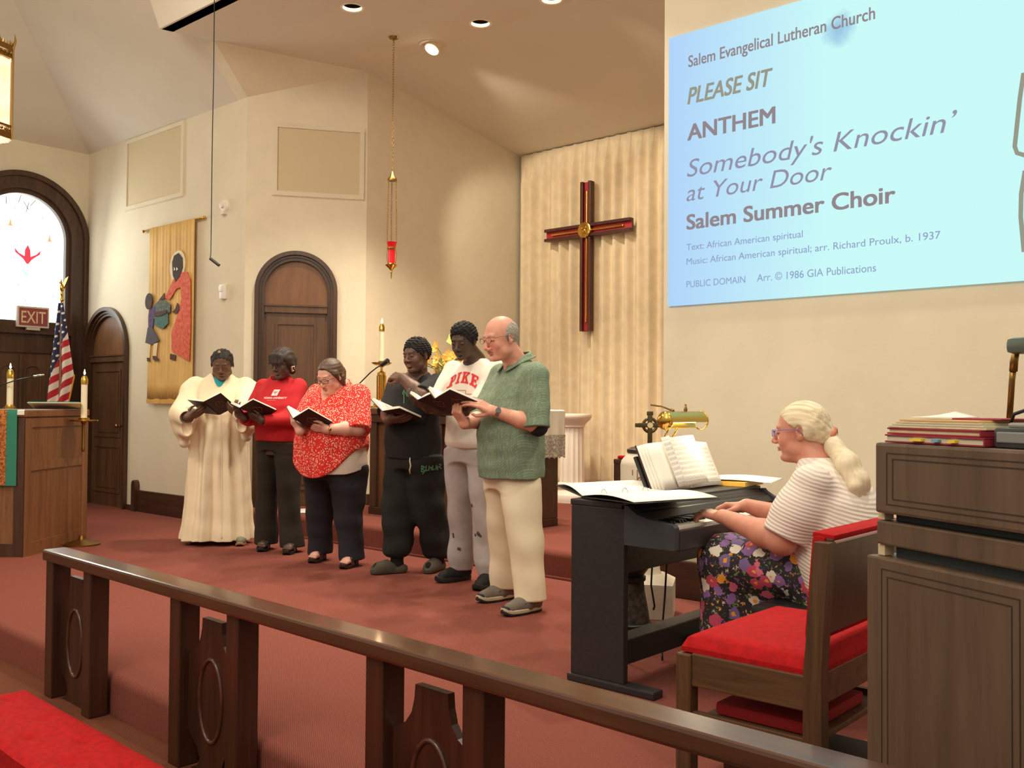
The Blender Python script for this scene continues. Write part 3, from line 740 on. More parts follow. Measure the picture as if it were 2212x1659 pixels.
patch([(350, 664), (360, 653), (374, 652), (385, 660), (385, 676), (370, 682), (356, 680)], 'bread_heap', mat('grey_pattern_applique', (120, 122, 98), .85, noise=(40, .6), rgb2=(60, 84, 96)), 3)
patch([(352, 690), (356, 681), (370, 683), (380, 676), (381, 700), (370, 713), (358, 711), (350, 705)], 'basket', mat('blue_pattern_applique', (46, 92, 120), .85, noise=(40, .6), rgb2=(96, 130, 84)), 3)
patch([(352, 679), (366, 676), (378, 672), (379, 678), (366, 686), (352, 688)], 'arm', skin_b, 5)

# ------------------------------------------------------------------ small fittings
hm = thing('hanging_microphone', 'black microphone hanging on a long thin cable before the cream wall', 'microphone', (-7.35, 4.44, 0))
pts = [(.15, -.09, 4.63), (.12, -.07, 4.0), (.08, -.05, 3.3), (.05, -.03, 2.78), (.0, .0, 2.50), (.018, -.02, 2.455)]
b = MB(); b.tube(pts, .004, 6); b.build('cable', M['black'], hm, smooth=True)
b = MB(); b.tube([(.015, -.015, 2.462), (.085, .03, 2.40)], .013, 10); b.build('capsule', M['black'], hm, smooth=.5)
sm = thing('alarm_strobe', 'small round white alarm on the cream wall above the thermostat', 'alarm', (-8.619, YF, 3.233), 0)
b = MB(); b.lathe([(.066, 0), (.066, .012), (.055, .03), (.03, .034), (.028, .06), (.012, .064)], 20, Matrix.Rotation(PI / 2, 4, 'X')); b.build('housing', mat('white_plastic', (236, 230, 214), .4), sm, smooth=.5)
b = MB(); b.box(-.035, .03, -.045, 0, -.09, -.055); b.build('mount_plate', mat('ivory_plastic', (226, 218, 198), .5), sm)
th = thing('thermostat', 'upright white thermostat box on the cream wall below the round alarm', 'thermostat', (-8.613, YF, 2.28), 0)
b = MB(); b.cbox(-.04, .04, -.045, 0, 0, .15, .012); b.build('body', mat('white_casing', (240, 236, 226), .4), th, smooth=.5)
b = MB(); b.cbox(-.034, .034, -.052, -.04, .075, .135, .006); b.build('cover', mat('white_lid', (232, 228, 218), .4), th, smooth=.5)

# sanctuary lamp
sl_ = thing('sanctuary_lamp', 'red glass sanctuary lamp hanging on brass chains before the chancel wall', 'lamp', (-6.66, 5.88, 0))
b = MB(); b.lathe([(.045, 4.63), (.04, 4.615), (.012, 4.605), (.004, 4.59)], 14); b.build('ceiling_rose', M['brass2'], sl_, smooth=.5)
def chain(b, p, q, n, r=.009, w=.0022):
    p, q = Vector(p), Vector(q); d = (q - p) / n
    ax = d.normalized(); s1 = ax.cross(Vector((0, 1, .3))).normalized(); s2 = ax.cross(s1)
    for i in range(n):
        c = p + d * (i + .5); s = s1 if i % 2 else s2
        b.tube([c + ax * math.cos(a) * d.length * .66 + s * math.sin(a) * r for a in [2 * PI * k / 8 for k in range(8)]], w, 4, closed=True)
b = MB(); chain(b, (0, 0, 4.60), (0, 0, 3.37), 54); b.build('main_chain', M['brass2'], sl_)
b = MB(); b.lathe([(.006, 3.38), (.02, 3.34), (.045, 3.305), (.045, 3.29), (.006, 3.29)], 14); b.build('hanger_disc', M['brass2'], sl_, smooth=.5)
for k2 in range(3):
    a = 2 * PI * k2 / 3 + .4
    b = MB(); chain(b, (.04 * math.cos(a), .04 * math.sin(a), 3.29), (.05 * math.cos(a), .05 * math.sin(a), 2.72), 34, .007, .002); b.build('chain', M['brass2'], sl_)
LQ = (0, 0, 2.38 - 2.01 * .70)
rg = mat('ruby_glass', (190, 24, 34), .15, emit=(200, 20, 30), estr=.35)
b = MB(); b.lathe([(.040, 2.20), (.040, 2.42), (.045, 2.46), (.060, 2.50), (.056, 2.50), (.040, 2.45), (.036, 2.42), (.036, 2.205)], 20, cap=False); b.lathe([(.039, 2.20), (.039, 2.205)], 20)
b.build('ruby_glass', rg, sl_, smooth=.6, loc=LQ)
b = MB(); b.lathe([(.048, 2.40), (.050, 2.405), (.050, 2.425), (.046, 2.43), (.044, 2.415)], 20); b.build('collar', M['brass'], sl_, smooth=.5, loc=LQ)
b = MB(); b.lathe([(.002, 2.01), (.007, 2.05), (.006, 2.08), (.012, 2.10), (.008, 2.12), (.03, 2.15), (.062, 2.185), (.066, 2.20), (.042, 2.205), (.040, 2.22)], 20)
for k2 in range(3):
    a = 2 * PI * k2 / 3 + .4; b.tube([(.045 * math.cos(a), .045 * math.sin(a), 2.2), (.062 * math.cos(a), .062 * math.sin(a), 2.3), (.05 * math.cos(a), .05 * math.sin(a), 2.41), (.056 * math.cos(a), .056 * math.sin(a), 2.49)], .003, 5)
b.build('brass_cup', M['brass'], sl_, smooth=.6, loc=LQ)
b = MB(); b.ball((0, 0, 2.36), .012); b.build('flame', emis('red_flame', (255, 90, 80), 5), sl_, smooth=True, loc=LQ)

for c_ in sl_.children:
    if abs(c_.location.z - LQ[2]) < 1e-6: c_.scale = (.85, .85, .70)
# recessed downlights
lit_can = emis('lit_can_reflector', (255, 240, 205), 1.3)
def downlight(x, y, z, label, i, on=True):
    t = thing('ceiling_downlight', label, 'ceiling light', (x, y, z), 0, 'round recessed ceiling lights')
    b = MB(); b.lathe([(.083, .002), (.086, -.003), (.098, -.004), (.105, -.002), (.105, .002)], 24, cap=False); b.build('trim_ring', mat('ivory_trim', (244, 236, 214), .4), t, smooth=.5)
    b = MB(); b.lathe([(.083, .0), (.083, .030)], 24, cap=False); b.build('lit_reflector', lit_can, t, smooth=.5)
    b = MB(); b.lathe([(.083, .030), (.082, .115), (.001, .116)], 24, cap=False); b.build('baffle', M['black'], t, smooth=.5)
    return t
downlight(-6.438, 5.21, ZC, 'round recessed ceiling light nearest the sloped header, before the lamp chain', 0)
downlight(-5.83, 6.17, ZC, 'round recessed ceiling light farther along the kink, past the tilted spot', 1)
downlight(-5.03, 6.19, ZC, 'round recessed ceiling light above the curtain at the very top of the view', 2)
ey = thing('ceiling_spotlight', 'tilted bright spotlight set in the chancel ceiling above the hanging lamp', 'ceiling light', (-6.52, 6.24, ZC))
b = MB(); b.lathe([(.082, .002), (.088, -.004), (.125, -.006), (.132, -.002), (.132, .002)], 24, cap=False); b.build('trim_ring', M['ceil'], ey, smooth=.5)
Tt = Matrix.Translation((0, .02, -.004)) @ Matrix.Rotation(math.radians(-30), 4, 'X')
b = MB(); b.lathe([(.072, .05), (.078, .0), (.078, -.05), (.066, -.052)], 20, Tt); b.build('eyeball', mat('pale_eyeball', (240, 220, 180), .4), ey, smooth=.5)
b = MB(); b.lathe([(.066, -.053), (.001, -.054)], 20, Tt, cap=False); b.build('bulb_face', emis('spot_glow', (255, 240, 210), 12), ey)
lamp('SPOT', 'spot_beam', (-6.52, 6.30, ZC - .09), 150, (1.0, .87, .68), (-6.45, 8.8, 2.75), spot_size=math.radians(74), spot_blend=.35, shadow_soft_size=.05)
lamp('SPOT', 'spot_beam', (-4.75, 6.34, ZC - .09), 70, (1.0, .87, .68), (-4.5, 8.8, 2.6), spot_size=math.radians(74), spot_blend=.35, shadow_soft_size=.05)
for x, y in ((-6.438, 5.21), (-5.83, 6.17), (-5.03, 6.19), (-4.2, 5.2), (-2.6, 6.0), (-1.6, 5.0)):  # beams past the three fixtures are unseen, added to brighten the chancel
    lamp('SPOT', 'downlight_and_fill_beam', (x, y, ZC - .02), 230, (1.0, .87, .68), (x, y, 0), spot_size=math.radians(95), spot_blend=.6, shadow_soft_size=.07)

# ------------------------------------------------------------------ curtain and cross
ct = thing('pleated_curtain', 'floor length cream pleated curtain covering the back wall behind the wooden cross', 'curtain', (-7.52, 8.70, 0))
def cur(u, v):
    L = 7.2; x = u * L; d = v * 3.90; z = 4.225 - d
    per = .150; idx = math.floor(x / per); ph = x / per - idx
    top = max(0.0, 1 - d / .30); jit = .22 * math.sin(idx * 2.3 + 1)
    # one deep rounded fold per pleat with a sharp crease between, loosening towards the hem
    f = math.sin(PI * ph) ** 2.2 * (.088 + .022 * math.sin(idx * 1.7)) * (1 - .2 * v)
    f += .010 * math.sin(2 * PI * (ph + jit)) * min(1, d)
    # pinched triple pleat at the heading
    pinch = (.034 * abs(math.cos(PI * (ph - .5) / .16 * 1.5)) if abs(ph - .5) < .16 else 0.004)
    y = f * (1 - top ** .7) + pinch * min(1.0, top * 1.4)
    return (x + .005 * math.sin(5 * v + idx) * v, -y, z - .004 * abs(math.sin(x * 20)) * (v > .99))
b = MB(); b.grid(cur, 860, 44)
M['curtain'] = mat('cream_curtain', (232, 214, 180), .95, noise=(9, .05), bump=(60, .2))
co = b.build('curtain_cloth', M['curtain'], ct, smooth=True); co.modifiers.new('thickness', 'SOLIDIFY').thickness = .004
cs = thing('wall_cross', 'large dark wooden cross with red inlay and a gold disc, hung before the curtain', 'cross', (pix(1271, 716, 1, 8.60).x, 8.60, pix(1271, 716, 1, 8.60).z))
M['mahog'] = wood('cross_mahogany', (98, 56, 38), (66, 36, 26), .35, (14, 14, 1.2)); M['mahog_h'] = wood('cross_mahogany_arm', (84, 44, 34), (58, 30, 24), .35, (1.2, 14, 14))
inl = mat('red_inlay', (176, 34, 44), .5)
def chan(b, w, L0, L1, vert):
    # a U-shaped channel: two raised sides and a sunken floor
    for a0, a1, y0 in ((-w, -w + .034, -.075), (w - .034, w, -.075), (-w + .03, w - .03, -.028)):
        if vert: b.cbox(a0, a1, y0, .0, L0, L1, .004)
        else: b.cbox(L0, L1, y0 , .0, a0, a1, .004)
b = MB(); chan(b, .072, 0, 1.05, True); chan(b, .072, 1.20, 1.676, True); b.build('upright', M['mahog'], cs)
b = MB(); 
T2 = MB(); chan(T2, .072, -.59, .60, False); b.add([(x, y, z + 1.128) for x, y, z in T2.v], T2.f); b.build('crossbar', M['mahog_h'], cs)
b = MB(); b.box(-.04, .04, -.032, -.029, .004, 1.06); b.box(-.04, .04, -.032, -.029, 1.2, 1.672); b.box(-.586, .596, -.032, -.029, 1.09, 1.166); b.build('red_inlay', inl, cs)
b = MB(); b.cbox(-.011, .011, -.056, -.03, .10, 1.06, .004); b.cbox(-.011, .011, -.056, -.03, 1.2, 1.57, .004); b.cbox(-.50, .50, -.056, -.03, 1.117, 1.139, .004); b.build('gold_bar', M['brass'], cs)
b = MB(); b.lathe([(.088, .0), (.088, .03), (.075, .036), (.001, .036)], 28, Matrix.Translation((0, -.06, 1.128)) @ Matrix.Rotation(PI / 2, 4, 'X')); dk = b.build('gold_disc', M['brass'], cs, smooth=.5)
b = MB(); b.ball((0, -.097, 1.12), (.035, .012, .022)); b.ball((-.028, -.097, 1.145), (.014, .01, .014)); b.tube([(.03, -.1, 1.12), (.03, -.1, 1.185)], .004, 6); b.tube([(.012, -.1, 1.17), (.048, -.1, 1.17)], .004, 6)
for xx in (-.02, -.005, .012, .026): b.tube([(xx, -.098, 1.112), (xx, -.098, 1.085)], .004, 6)
b.build('lamb_relief', M['brass'], dk, smooth=True)

# ------------------------------------------------------------------ projected song slide
pj = thing('projection_screen', 'bright pale blue projected song slide on the wall above the pianist', 'projected slide', (-3.357, YF - .012, 1.879))
SW, SH = 3.6, 1.763
b = MB(); b.box(0, SW, -.004, 0, 0, SH)
sm_ = bpy.data.materials.new('projected_light'); sm_.use_nodes = True; nt = sm_.node_tree; nt.nodes.clear()
e = nt.nodes.new('ShaderNodeEmission'); o_ = nt.nodes.new('ShaderNodeOutputMaterial'); tc = nt.nodes.new('ShaderNodeTexCoord'); sx = nt.nodes.new('ShaderNodeSeparateXYZ')
nt.links.new(tc.outputs['Object'], sx.inputs[0])
mr = nt.nodes.new('ShaderNodeMapRange'); mr.inputs[1].default_value = 0; mr.inputs[2].default_value = 1.1; nt.links.new(sx.outputs[0], mr.inputs[0])
mx = nt.nodes.new('ShaderNodeMix'); mx.data_type = 'RGBA'; mx.inputs[6].default_value = lin((180, 216, 255)); mx.inputs[7].default_value = lin((206, 255, 253)); nt.links.new(mr.outputs[0], mx.inputs[0])
# a bruise-blue stain on the wall showing through the light
vd = nt.nodes.new('ShaderNodeVectorMath'); vd.operation = 'DISTANCE'; vd.inputs[1].default_value = (1.14, -.004, 1.53); nt.links.new(tc.outputs['Object'], vd.inputs[0])
nz = nt.nodes.new('ShaderNodeTexNoise'); nz.inputs['Scale'].default_value = 14; nt.links.new(tc.outputs['Object'], nz.inputs['Vector'])
ma = nt.nodes.new('ShaderNodeMath'); ma.operation = 'MULTIPLY_ADD'; ma.inputs[1].default_value = -.10; nt.links.new(nz.outputs['Fac'], ma.inputs[0]); nt.links.new(vd.outputs['Value'], ma.inputs[2])
mr2 = nt.nodes.new('ShaderNodeMapRange'); mr2.inputs[1].default_value = -.02; mr2.inputs[2].default_value = .065; mr2.inputs[3].default_value = .75; mr2.inputs[4].default_value = 0; nt.links.new(ma.outputs[0], mr2.inputs[0])
m3 = nt.nodes.new('ShaderNodeMix'); m3.data_type = 'RGBA'; m3.inputs[7].default_value = lin((140, 184, 226)); nt.links.new(mx.outputs[2], m3.inputs[6]); nt.links.new(mr2.outputs[0], m3.inputs[0])
nt.links.new(m3.outputs[2], e.inputs[0]); e.inputs[1].default_value = .823; nt.links.new(e.outputs[0], o_.inputs[0])
scr = b.build('slide_background', sm_, pj)
T_A, T_B, T_C, T_D = emis('slide_text_brown', (150, 138, 144), .823), emis('slide_text_olive', (156, 156, 140), .823), emis('slide_text_violet', (152, 150, 174), .823), emis('slide_text_pale', (150, 166, 206), .823)
def line(body, x0, z0, w, h, m, shear=0, bold=0): text_on(body, 'lettering', (x0, -.0042, z0), X, Z, -Y, w, h, m, scr, shear, bold, .002)
SLIDE = [
 ('Salem Evangelical Lutheran Church', 1490, 147, 1893, 43, 26, T_A, 0, .016),
 ('PLEASE SIT', 1488, 227, 1672, 188, 37, T_B, .22, .024),
 ('ANTHEM', 1488, 305, 1678, 267, 36, T_A, 0, .026),
 ("Somebody's Knockin\u2019", 1487, 384, 2070, 290, 40, T_C, .22, .0),
 ('at Your Door', 1486, 436, 1800, 394, 38, T_C, .22, .0),
 ('Salem Summer Choir', 1486, 497, 1937, 436, 34, T_A, 0, .024),
 ('Text: African American spiritual', 1486, 542, 1737, 513, 15, T_D, 0, .004),
 ('Music: African American spiritual; arr. Richard Proulx, b. 1937', 1486, 573, 2034, 515, 15, T_D, 0, .004),
 ('PUBLIC DOMAIN', 1486, 622, 1613, 611, 15, T_D, 0, .004),
 ('Arr. \u00a9 1986 GIA Publications', 1638, 609, 1895, 587, 17, T_D, 0, .004)]
for body, xa, ya, xb, yb, cap, m, sh, bo in SLIDE:
    p, q, r = pix(xa, ya, 1, YF), pix(xb, yb, 1, YF), pix(xa, ya - cap, 1, YF)
    line(body, p.x + 3.357, p.z - 1.879, q.x - p.x, (r.z - p.z) * .98, m, sh, bo)
# open door outline drawn at the far edge of the slide
b = MB()
for dl in ([(2213, 160), (2205, 215), (2199, 270), (2194, 318), (2199, 332), (2216, 337)], [(2216, 370), (2208, 420), (2207, 470), (2214, 545)]):
    b.tube([(p.x + 3.357, -.006, p.z - 1.879) for p in [pix(x, y, 1, YF) for x, y in dl]], .011, 4); b.build('door_drawing', T_B, scr)

# ------------------------------------------------------------------ altar and what stands on it
al = thing('altar_table', 'heavy dark wooden altar table behind the singing choir', 'altar', (-5.99, 6.16, .2))
M['altar'] = wood('altar_oak', (112, 72, 46), (78, 48, 31), .45, (18, 18, 1.2))
b = MB(); b.cbox(-1.01, .92, -.30, .30, .93, .985, .008); b.build('table_top', M['altar'], al)
b = MB(); b.box(-.93, .82, -.24, .24, .06, .93); b.build('core', M['altar'], al)
b = MB(); b.cbox(-.97, .87, -.275, .275, 0, .07, .008); b.build('plinth', M['dark_h'], al)
for x in (-.96, -.52, -.09, .36, .77):
    b = MB(); b.cbox(x, x + .09, -.27, -.225, .07, .93, .006); b.build('pilaster', M['dark'], al)
b = MB(); b.cbox(-.965, .88, -.285, .285, .855, .93, .008); b.build('frieze', M['dark_h'], al)
b = MB(); b.cbox(.80, .87, -.27, .27, .07, .90, .006); b.build('end_panel', M['dark'], al)
ac = thing('lace_altar_cloth', 'white linen cloth with a scalloped lace end falling over the end of the altar', 'cloth', (-5.99, 6.16, 1.186))
def alc(u, v):
    L = 1.94 + .41 + .10; s = u * L; y = -.285 + v * .57
    if s < .10: return (-1.022, y, -(.10 - s))
    if s < 2.04: return (-1.02 + (s - .10), y, .004)
    d = s - 2.04
    sc = .018 * abs(math.sin(v * PI * 8)) if u > .999 else 0
    return (.932 + .006 * math.sin(v * 25) * min(1, d * 4), y * (1 - .03 * d), .004 - d + sc)
b = MB(); b.grid(alc, 110, 64); q = b.build('linen', mat('altar_linen', (222, 214, 196), .9), ac, smooth=.8); q.modifiers.new('thickness', 'SOLIDIFY').thickness = .003
def lac(u, v): 
    y = -.285 + v * .57; d = .21 + u * .20; sc = .018 * abs(math.sin(v * PI * 8)) if u > .99 else 0
    return (.938 + .006 * math.sin(v * 25) * min(1, d * 4), y * (1 - .03 * d), .004 - d + sc)
b = MB(); b.grid(lac, 16, 64); b.build('lace_border', mat('lace', (208, 200, 180), .9, noise=(70, .4), bump=(150, .8)), ac, smooth=.8)
c3 = thing('altar_candlestick', 'tall lit candle in a brass candlestick on the altar', 'candle', (-6.88, 5.965, 1.194), 0, 'tall lit candles')
b = MB(); b.lathe([(.10, 0), (.10, .012), (.075, .02), (.07, .035), (.045, .045), (.042, .07), (.046, .075), (.046, .30), (.040, .305), (.038, .33), (.012, .345), (.010, .375), (.02, .385), (.02, .40)], 24); b.build('stem', M['brass'], c3, smooth=.5)
b = MB(); b.lathe([(.02, .39), (.07, .40), (.095, .418), (.098, .424), (.09, .424), (.03, .41), (.03, .44)], 24); b.build('drip_plate', M['brass'], c3, smooth=.5)
candle(c3, .42, .31, .024, .055)
mp_ = [pix(x_, y_, 1, 5.72) for x_, y_ in ((742, 868), (771, 834), (800, 805), (814, 794), (825, 788), (838, 779))]
am = thing('microphone_stand', 'black gooseneck microphone stand rising beside the altar behind the red dotted blouse', 'microphone', (mp_[0].x - .03, 5.72, .2))
mp_ = [p - Vector(am.location) for p in mp_]
b = MB(); b.lathe([(.12, 0), (.12, .015), (.03, .03), (.014, .05)], 20); b.build('base', M['black'], am, smooth=.5)
b = MB(); b.tube([(0, 0, .04), (0, 0, mp_[0].z - .03), tuple(mp_[0])], .010, 8); b.build('pole', M['black'], am, smooth=True)
b = MB(); b.tube([tuple(p) for p in mp_[:5]], .006, 8); b.build('gooseneck', M['black'], am, smooth=True)
b = MB(); d_ = (mp_[5] - mp_[4]).normalized(); b.tube([tuple(mp_[4] - d_ * .01), tuple(mp_[4]), tuple(mp_[5])], [.008, .023, .023], 10); b.build('microphone_head', M['black'], am, smooth=.5)
wb = thing('missal_stand', 'small white board standing on the altar behind the person in black', 'stand', (-6.60, 6.02, 1.194), .3)
b = MB(); b.cbox(-.09, .09, -.01, .01, .0, .14, .008, Matrix.Rotation(-.3, 4, 'X')); b.build('board', mat('white_card', (236, 226, 206), .7), wb)
b = MB(); b.cbox(-.06, .06, .03, .09, 0, .012, .003); b.build('foot', M['oak'], wb)

fw = thing('yellow_flowers', 'bunch of yellow flowers in a brass vase on the altar behind the singers', 'flowers', (-6.28, 6.30, 1.194))
b = MB(); b.lathe([(.055, 0), (.055, .01), (.03, .02), (.025, .04), (.055, .10), (.07, .16), (.055, .22), (.045, .25), (.07, .28)], 20); b.build('vase', M['brass'], fw, smooth=.5)
r2 = random.Random(5)
stem = MB(); leaf = MB()
yel = mat('yellow_petals', (240, 204, 104), .6, noise=(14, .2), rgb2=(232, 176, 70)); grn = mat('green_leaves', (108, 128, 58), .6, noise=(20, .3))
heads = []
for i in range(34):
    a = r2.uniform(0, 2 * PI); el = r2.uniform(.0, 1.0); R_ = .26 * math.sqrt(r2.random())
    hd = Vector((R_ * math.cos(a) * 1.1, R_ * math.sin(a) * .7, .30 + .30 * r2.random() * (1.1 - R_)))
    if i % 7 == 0: hd = Vector((r2.uniform(-.06, .2), 0, .60 + .04 * r2.random()))
    heads.append(hd)
    stem.tube([(0, 0, .24), (hd.x * .4, hd.y * .4, .24 + (hd.z - .24) * .6), tuple(hd)], .004, 5)
    for q in range(2):
        f = r2.uniform(.4, .95); c = Vector((hd.x * f, hd.y * f, .24 + (hd.z - .24) * f)); d = Vector((r2.uniform(-1, 1), r2.uniform(-1, 1), r2.uniform(-.2, .8))).normalized(); s = d.cross(Vector((.3, .2, 1))).normalized()
        L = r2.uniform(.05, .09)
        leaf.add([c, c + d * L * .5 + s * L * .22, c + d * L, c + d * L * .5 - s * L * .22], [(0, 1, 2), (0, 2, 3)])
stem.build('stems', grn, fw); leaf.build('leaves', grn, fw, fix=False)
for i, hd in enumerate(heads):
    b = MB(); out = Vector((hd.x * .6 + r2.uniform(-.1, .1), hd.y * .5 - .25 + r2.uniform(-.1, .1), .10)).normalized(); s1 = out.cross(Vector((0, 0, 1))).normalized(); s2 = s1.cross(out)
    for q in range(6):
        a = q * PI / 3 + i * .7; tl = (s1 * math.cos(a) + s2 * math.sin(a) + out * .30).normalized(); L = .062 + .014 * math.sin(i * 3 + q)
        s = tl.cross(out).normalized(); n_ = out * .010
        b.add([hd, hd + tl * L * .55 + s * L * .46 + n_, hd + tl * L + out * .004, hd + tl * L * .55 - s * L * .46 + n_, hd + tl * L * .6 + out * .002], [(0, 1, 4), (1, 2, 4), (2, 3, 4), (3, 0, 4)])
    b.ball(hd + out * .012, .013, 6, 4)
    b.build('blossom', yel, fw, fix=False)

# white fluted pedestal by the curtain
pd = thing('plant_pedestal', 'white fluted column pedestal standing empty before the curtain', 'pedestal', (-6.29, 8.14, .2))
wp = mat('white_plaster', (236, 226, 212), .6)
b = MB(); b.lathe([(.205, 0), (.205, .02), (.21, .05), (.20, .08), (.165, .105), (.15, .14), (.17, .165), (.165, .19), (.135, .21)], 28); b.build('base', wp, pd, smooth=.6)
b = MB(); n_ = 60; vs = []
for z in (.20, .80): 
    for j in range(n_): 
        a = 2 * PI * j / n_; r = (.135 if z < .5 else .125) - .010 * abs(math.sin(a * 7.5)); vs.append((r * math.cos(a), r * math.sin(a), z))
b.add(vs, [(j, (j + 1) % n_, n_ + (j + 1) % n_, n_ + j) for j in range(n_)] + [tuple(range(n_)), tuple(range(n_, 2 * n_))]); b.build('fluted_shaft', wp, pd)
b = MB(); b.lathe([(.125, .79), (.14, .80), (.135, .815), (.15, .84), (.19, .875), (.205, .90), (.21, .92), (.205, .935), (.10, .94)], 28); b.build('capital', wp, pd, smooth=.6)

# baptismal font with lid and standing cross
ft = thing('baptismal_font', 'white marble baptismal font carved IHS, with a dark lid and bronze cross', 'font', (-3.13, 4.80, 0), .5)
mar = mat('white_marble', (232, 220, 198), .35, noise=(5, .12))
b = MB(); b.cbox(-.145, .145, -.145, .145, 0, .20, .006); b.add([(-.145, -.145, .2), (.145, -.145, .2), (.145, .145, .2), (-.145, .145, .2), (-.075, -.075, .245), (.075, -.075, .245), (.075, .075, .245), (-.075, .075, .245)], [(0, 1, 5, 4), (1, 2, 6, 5), (2, 3, 7, 6), (3, 0, 4, 7), (4, 5, 6, 7)]); b.build('plinth', mar, ft)
b = MB(); b.lathe([(.075, .24), (.062, .27), (.058, .60), (.075, .64)], 20); b.build('column', mar, ft, smooth=.5)
b = MB(); b.lathe([(.07, .63), (.12, .66), (.172, .70), (.174, .88), (.168, .905), (.135, .945), (.128, .95)], 32); bw = b.build('bowl', mar, ft, smooth=.5)
def ring_on(a, z, r=.1755): return (r * math.cos(a), r * math.sin(a), z)
et = mat('incised_line', (150, 122, 84), .8)
a0 = math.atan2(-4.8, 3.13) - .5 - .30
b = MB(); W_ = .0028
def arcline(pts): b.tube([ring_on(a0 + a, z) for a, z in pts], W_, 5)
arcline([(-.12, .86), (-.12, .76)]); arcline([(.14, .86), (.14, .76)]); arcline([(-.22, .80), (.30, .80)]); arcline([(-.30, .86), (-.30, .83)]); arcline([(0, .86), (0, .735)])
arcline([(.115 * math.cos(t) + .0, .80 + .020 * math.sin(t)) for t in [2 * PI * i / 16 for i in range(17)]])
arcline([(.62, .845), (.56, .858), (.47, .855), (.44, .835), (.49, .815), (.58, .795), (.62, .775), (.58, .752), (.48, .748), (.43, .76)])
b.build('ihs_carving', et, bw)
bz = mat('bronze', (92, 80, 52), .45, .8); lidm = mat('dark_lid', (54, 42, 36), .35)
b = MB(); b.lathe([(.125, .948), (.135, .955), (.135, .972), (.11, .985), (.001, .987)], 28); b.build('lid', lidm, ft, smooth=.5)
T3 = Matrix.Rotation(.22, 4, 'Z')
b = MB(); b.lathe([(.04, .985), (.03, 1.0), (.015, 1.01)], 12)
b.cbox(-.013, .013, -.012, .012, 1.0, 1.185, .004, T3); b.cbox(-.07, .07, -.010, .010, 1.102, 1.128, .004, T3)
for p in ((-.07, 1.115), (.07, 1.115), (0, 1.185)): b.cbox(p[0] - .018, p[0] + .018, -.012, .012, p[1] - .012, p[1] + .012, .004, T3)
b.tube([T3 @ Vector((.04 * math.cos(a), 0, 1.115 + .04 * math.sin(a))) for a in [2 * PI * i / 20 for i in range(20)]], .009, 8, closed=True)
b.build('standing_cross', bz, ft, smooth=.5)
b = MB(); b.lathe([(.017, -.013), (.017, .013)], 12, T3 @ Matrix.Translation((0, 0, 1.115)) @ Matrix.Rotation(PI / 2, 4, 'X')); b.build('cross_stone', mat('pale_stone', (220, 200, 150), .4), ft)

# presider's chair beyond the font, mostly hidden
pc = thing('presider_chair', 'dark wooden armchair with red padding half hidden behind the baptismal font', 'chair', (-3.62, 5.82, .2))
for y in (-.27, .23):
    b = MB(); b.cbox(.16, .215, y, y + .05, 0, .98, .006); b.tube([(.19, y + .025, .97), (.17, y + .025, .985), (.15, y + .025, 1.0)], .02, 8); b.build('back_post', M['dark'], pc)
    b = MB(); b.cbox(-.30, -.25, y, y + .05, 0, .64, .006); b.build('front_post', M['dark'], pc)
    b = MB(); b.cbox(-.30, .19, y - .005, y + .055, .62, .655, .008); b.build('armrest', M['dark_h'], pc)
    b = MB(); b.cbox(-.27, .12, y + .0, y + .05, .655, .68, .01); b.build('arm_pad', M['red_cush'], pc)
b = MB(); b.cbox(.17, .20, -.25, .27, .45, .93, .01); b.build('backrest', M['dark'], pc)
b = MB(); b.cbox(-.29, .18, -.26, .27, .36, .40, .006); b.build('seat_frame', M['dark_h'], pc)
b = MB(); b.cbox(-.28, .16, -.24, .25, .40, .46, .02); b.build('seat', M['red_cush'], pc, smooth=.6)

# paper left on the chancel step
pp = thing('loose_paper', 'white sheet of paper lying on the carpeted step behind the choir', 'paper', (-7.52, 5.56, .202), .6)
b = MB(); b.grid(lambda u, v: (-.11 + .22 * u, -.15 + .3 * v, .004 + .02 * (u * v)), 6, 6); q = b.build('sheet', M['white'], pp); q.modifiers.new('thickness', 'SOLIDIFY').thickness = .001
# ------------------------------------------------------------------ digital piano
pn_ = thing('digital_piano', 'black upright digital piano with open keyboard played by the long haired person', 'piano', (-2.40, 4.11, 0))
def PX(b):   # shapes below are written in room coordinates; bring them to the piano's own
    b.v = [(x + 2.40, y - 4.11, z) for x, y, z in b.v]; return b
bk = mat('black_ash_case', (44, 42, 42), .42, noise=(60, .12)); bk2 = mat('dark_grey_case', (56, 60, 66), .42)
P0, P1 = 3.42, 4.70
for ya, yb in ((P0, P0 + .035), (P1 - .035, P1)):
    b = MB(); b.cbox(-2.645, -2.36, ya, yb, .035, .785, .004); PX(b).build('side_panel', bk, pn_)
    b = MB(); b.cbox(-2.66, -2.20, ya - .01, yb + .03, 0, .035, .008); PX(b).build('foot', bk, pn_)
    prof = [(-2.36, .80), (-2.34, .80), (-2.325, .785), (-2.29, .765), (-2.24, .752), (-2.115, .735), (-2.108, .725), (-2.108, .632), (-2.36, .632)]
    b = MB(); b.prism(prof, (0, ya, 0), X, Z, Y, yb - ya); PX(b).build('cheek_block', bk2, pn_)
b = MB(); b.cbox(-2.65, -2.37, P0 - .003, P1 + .003, .785, .812, .006)
b.prism([(-2.39, .806), (-2.375, .806), (-2.36, .796), (-2.352, .796), (-2.338, .784), (-2.33, .784), (-2.318, .772), (-2.305, .770), (-2.275, .742), (-2.275, .728), (-2.39, .728)], (0, P0 + .035, 0), X, Z, Y, P1 - P0 - .07); PX(b).build('top_board', bk, pn_)
b = MB(); b.cbox(-2.62, -2.12, P0 + .035, P1 - .035, .632, .70, .004); PX(b).build('keybed', bk, pn_)
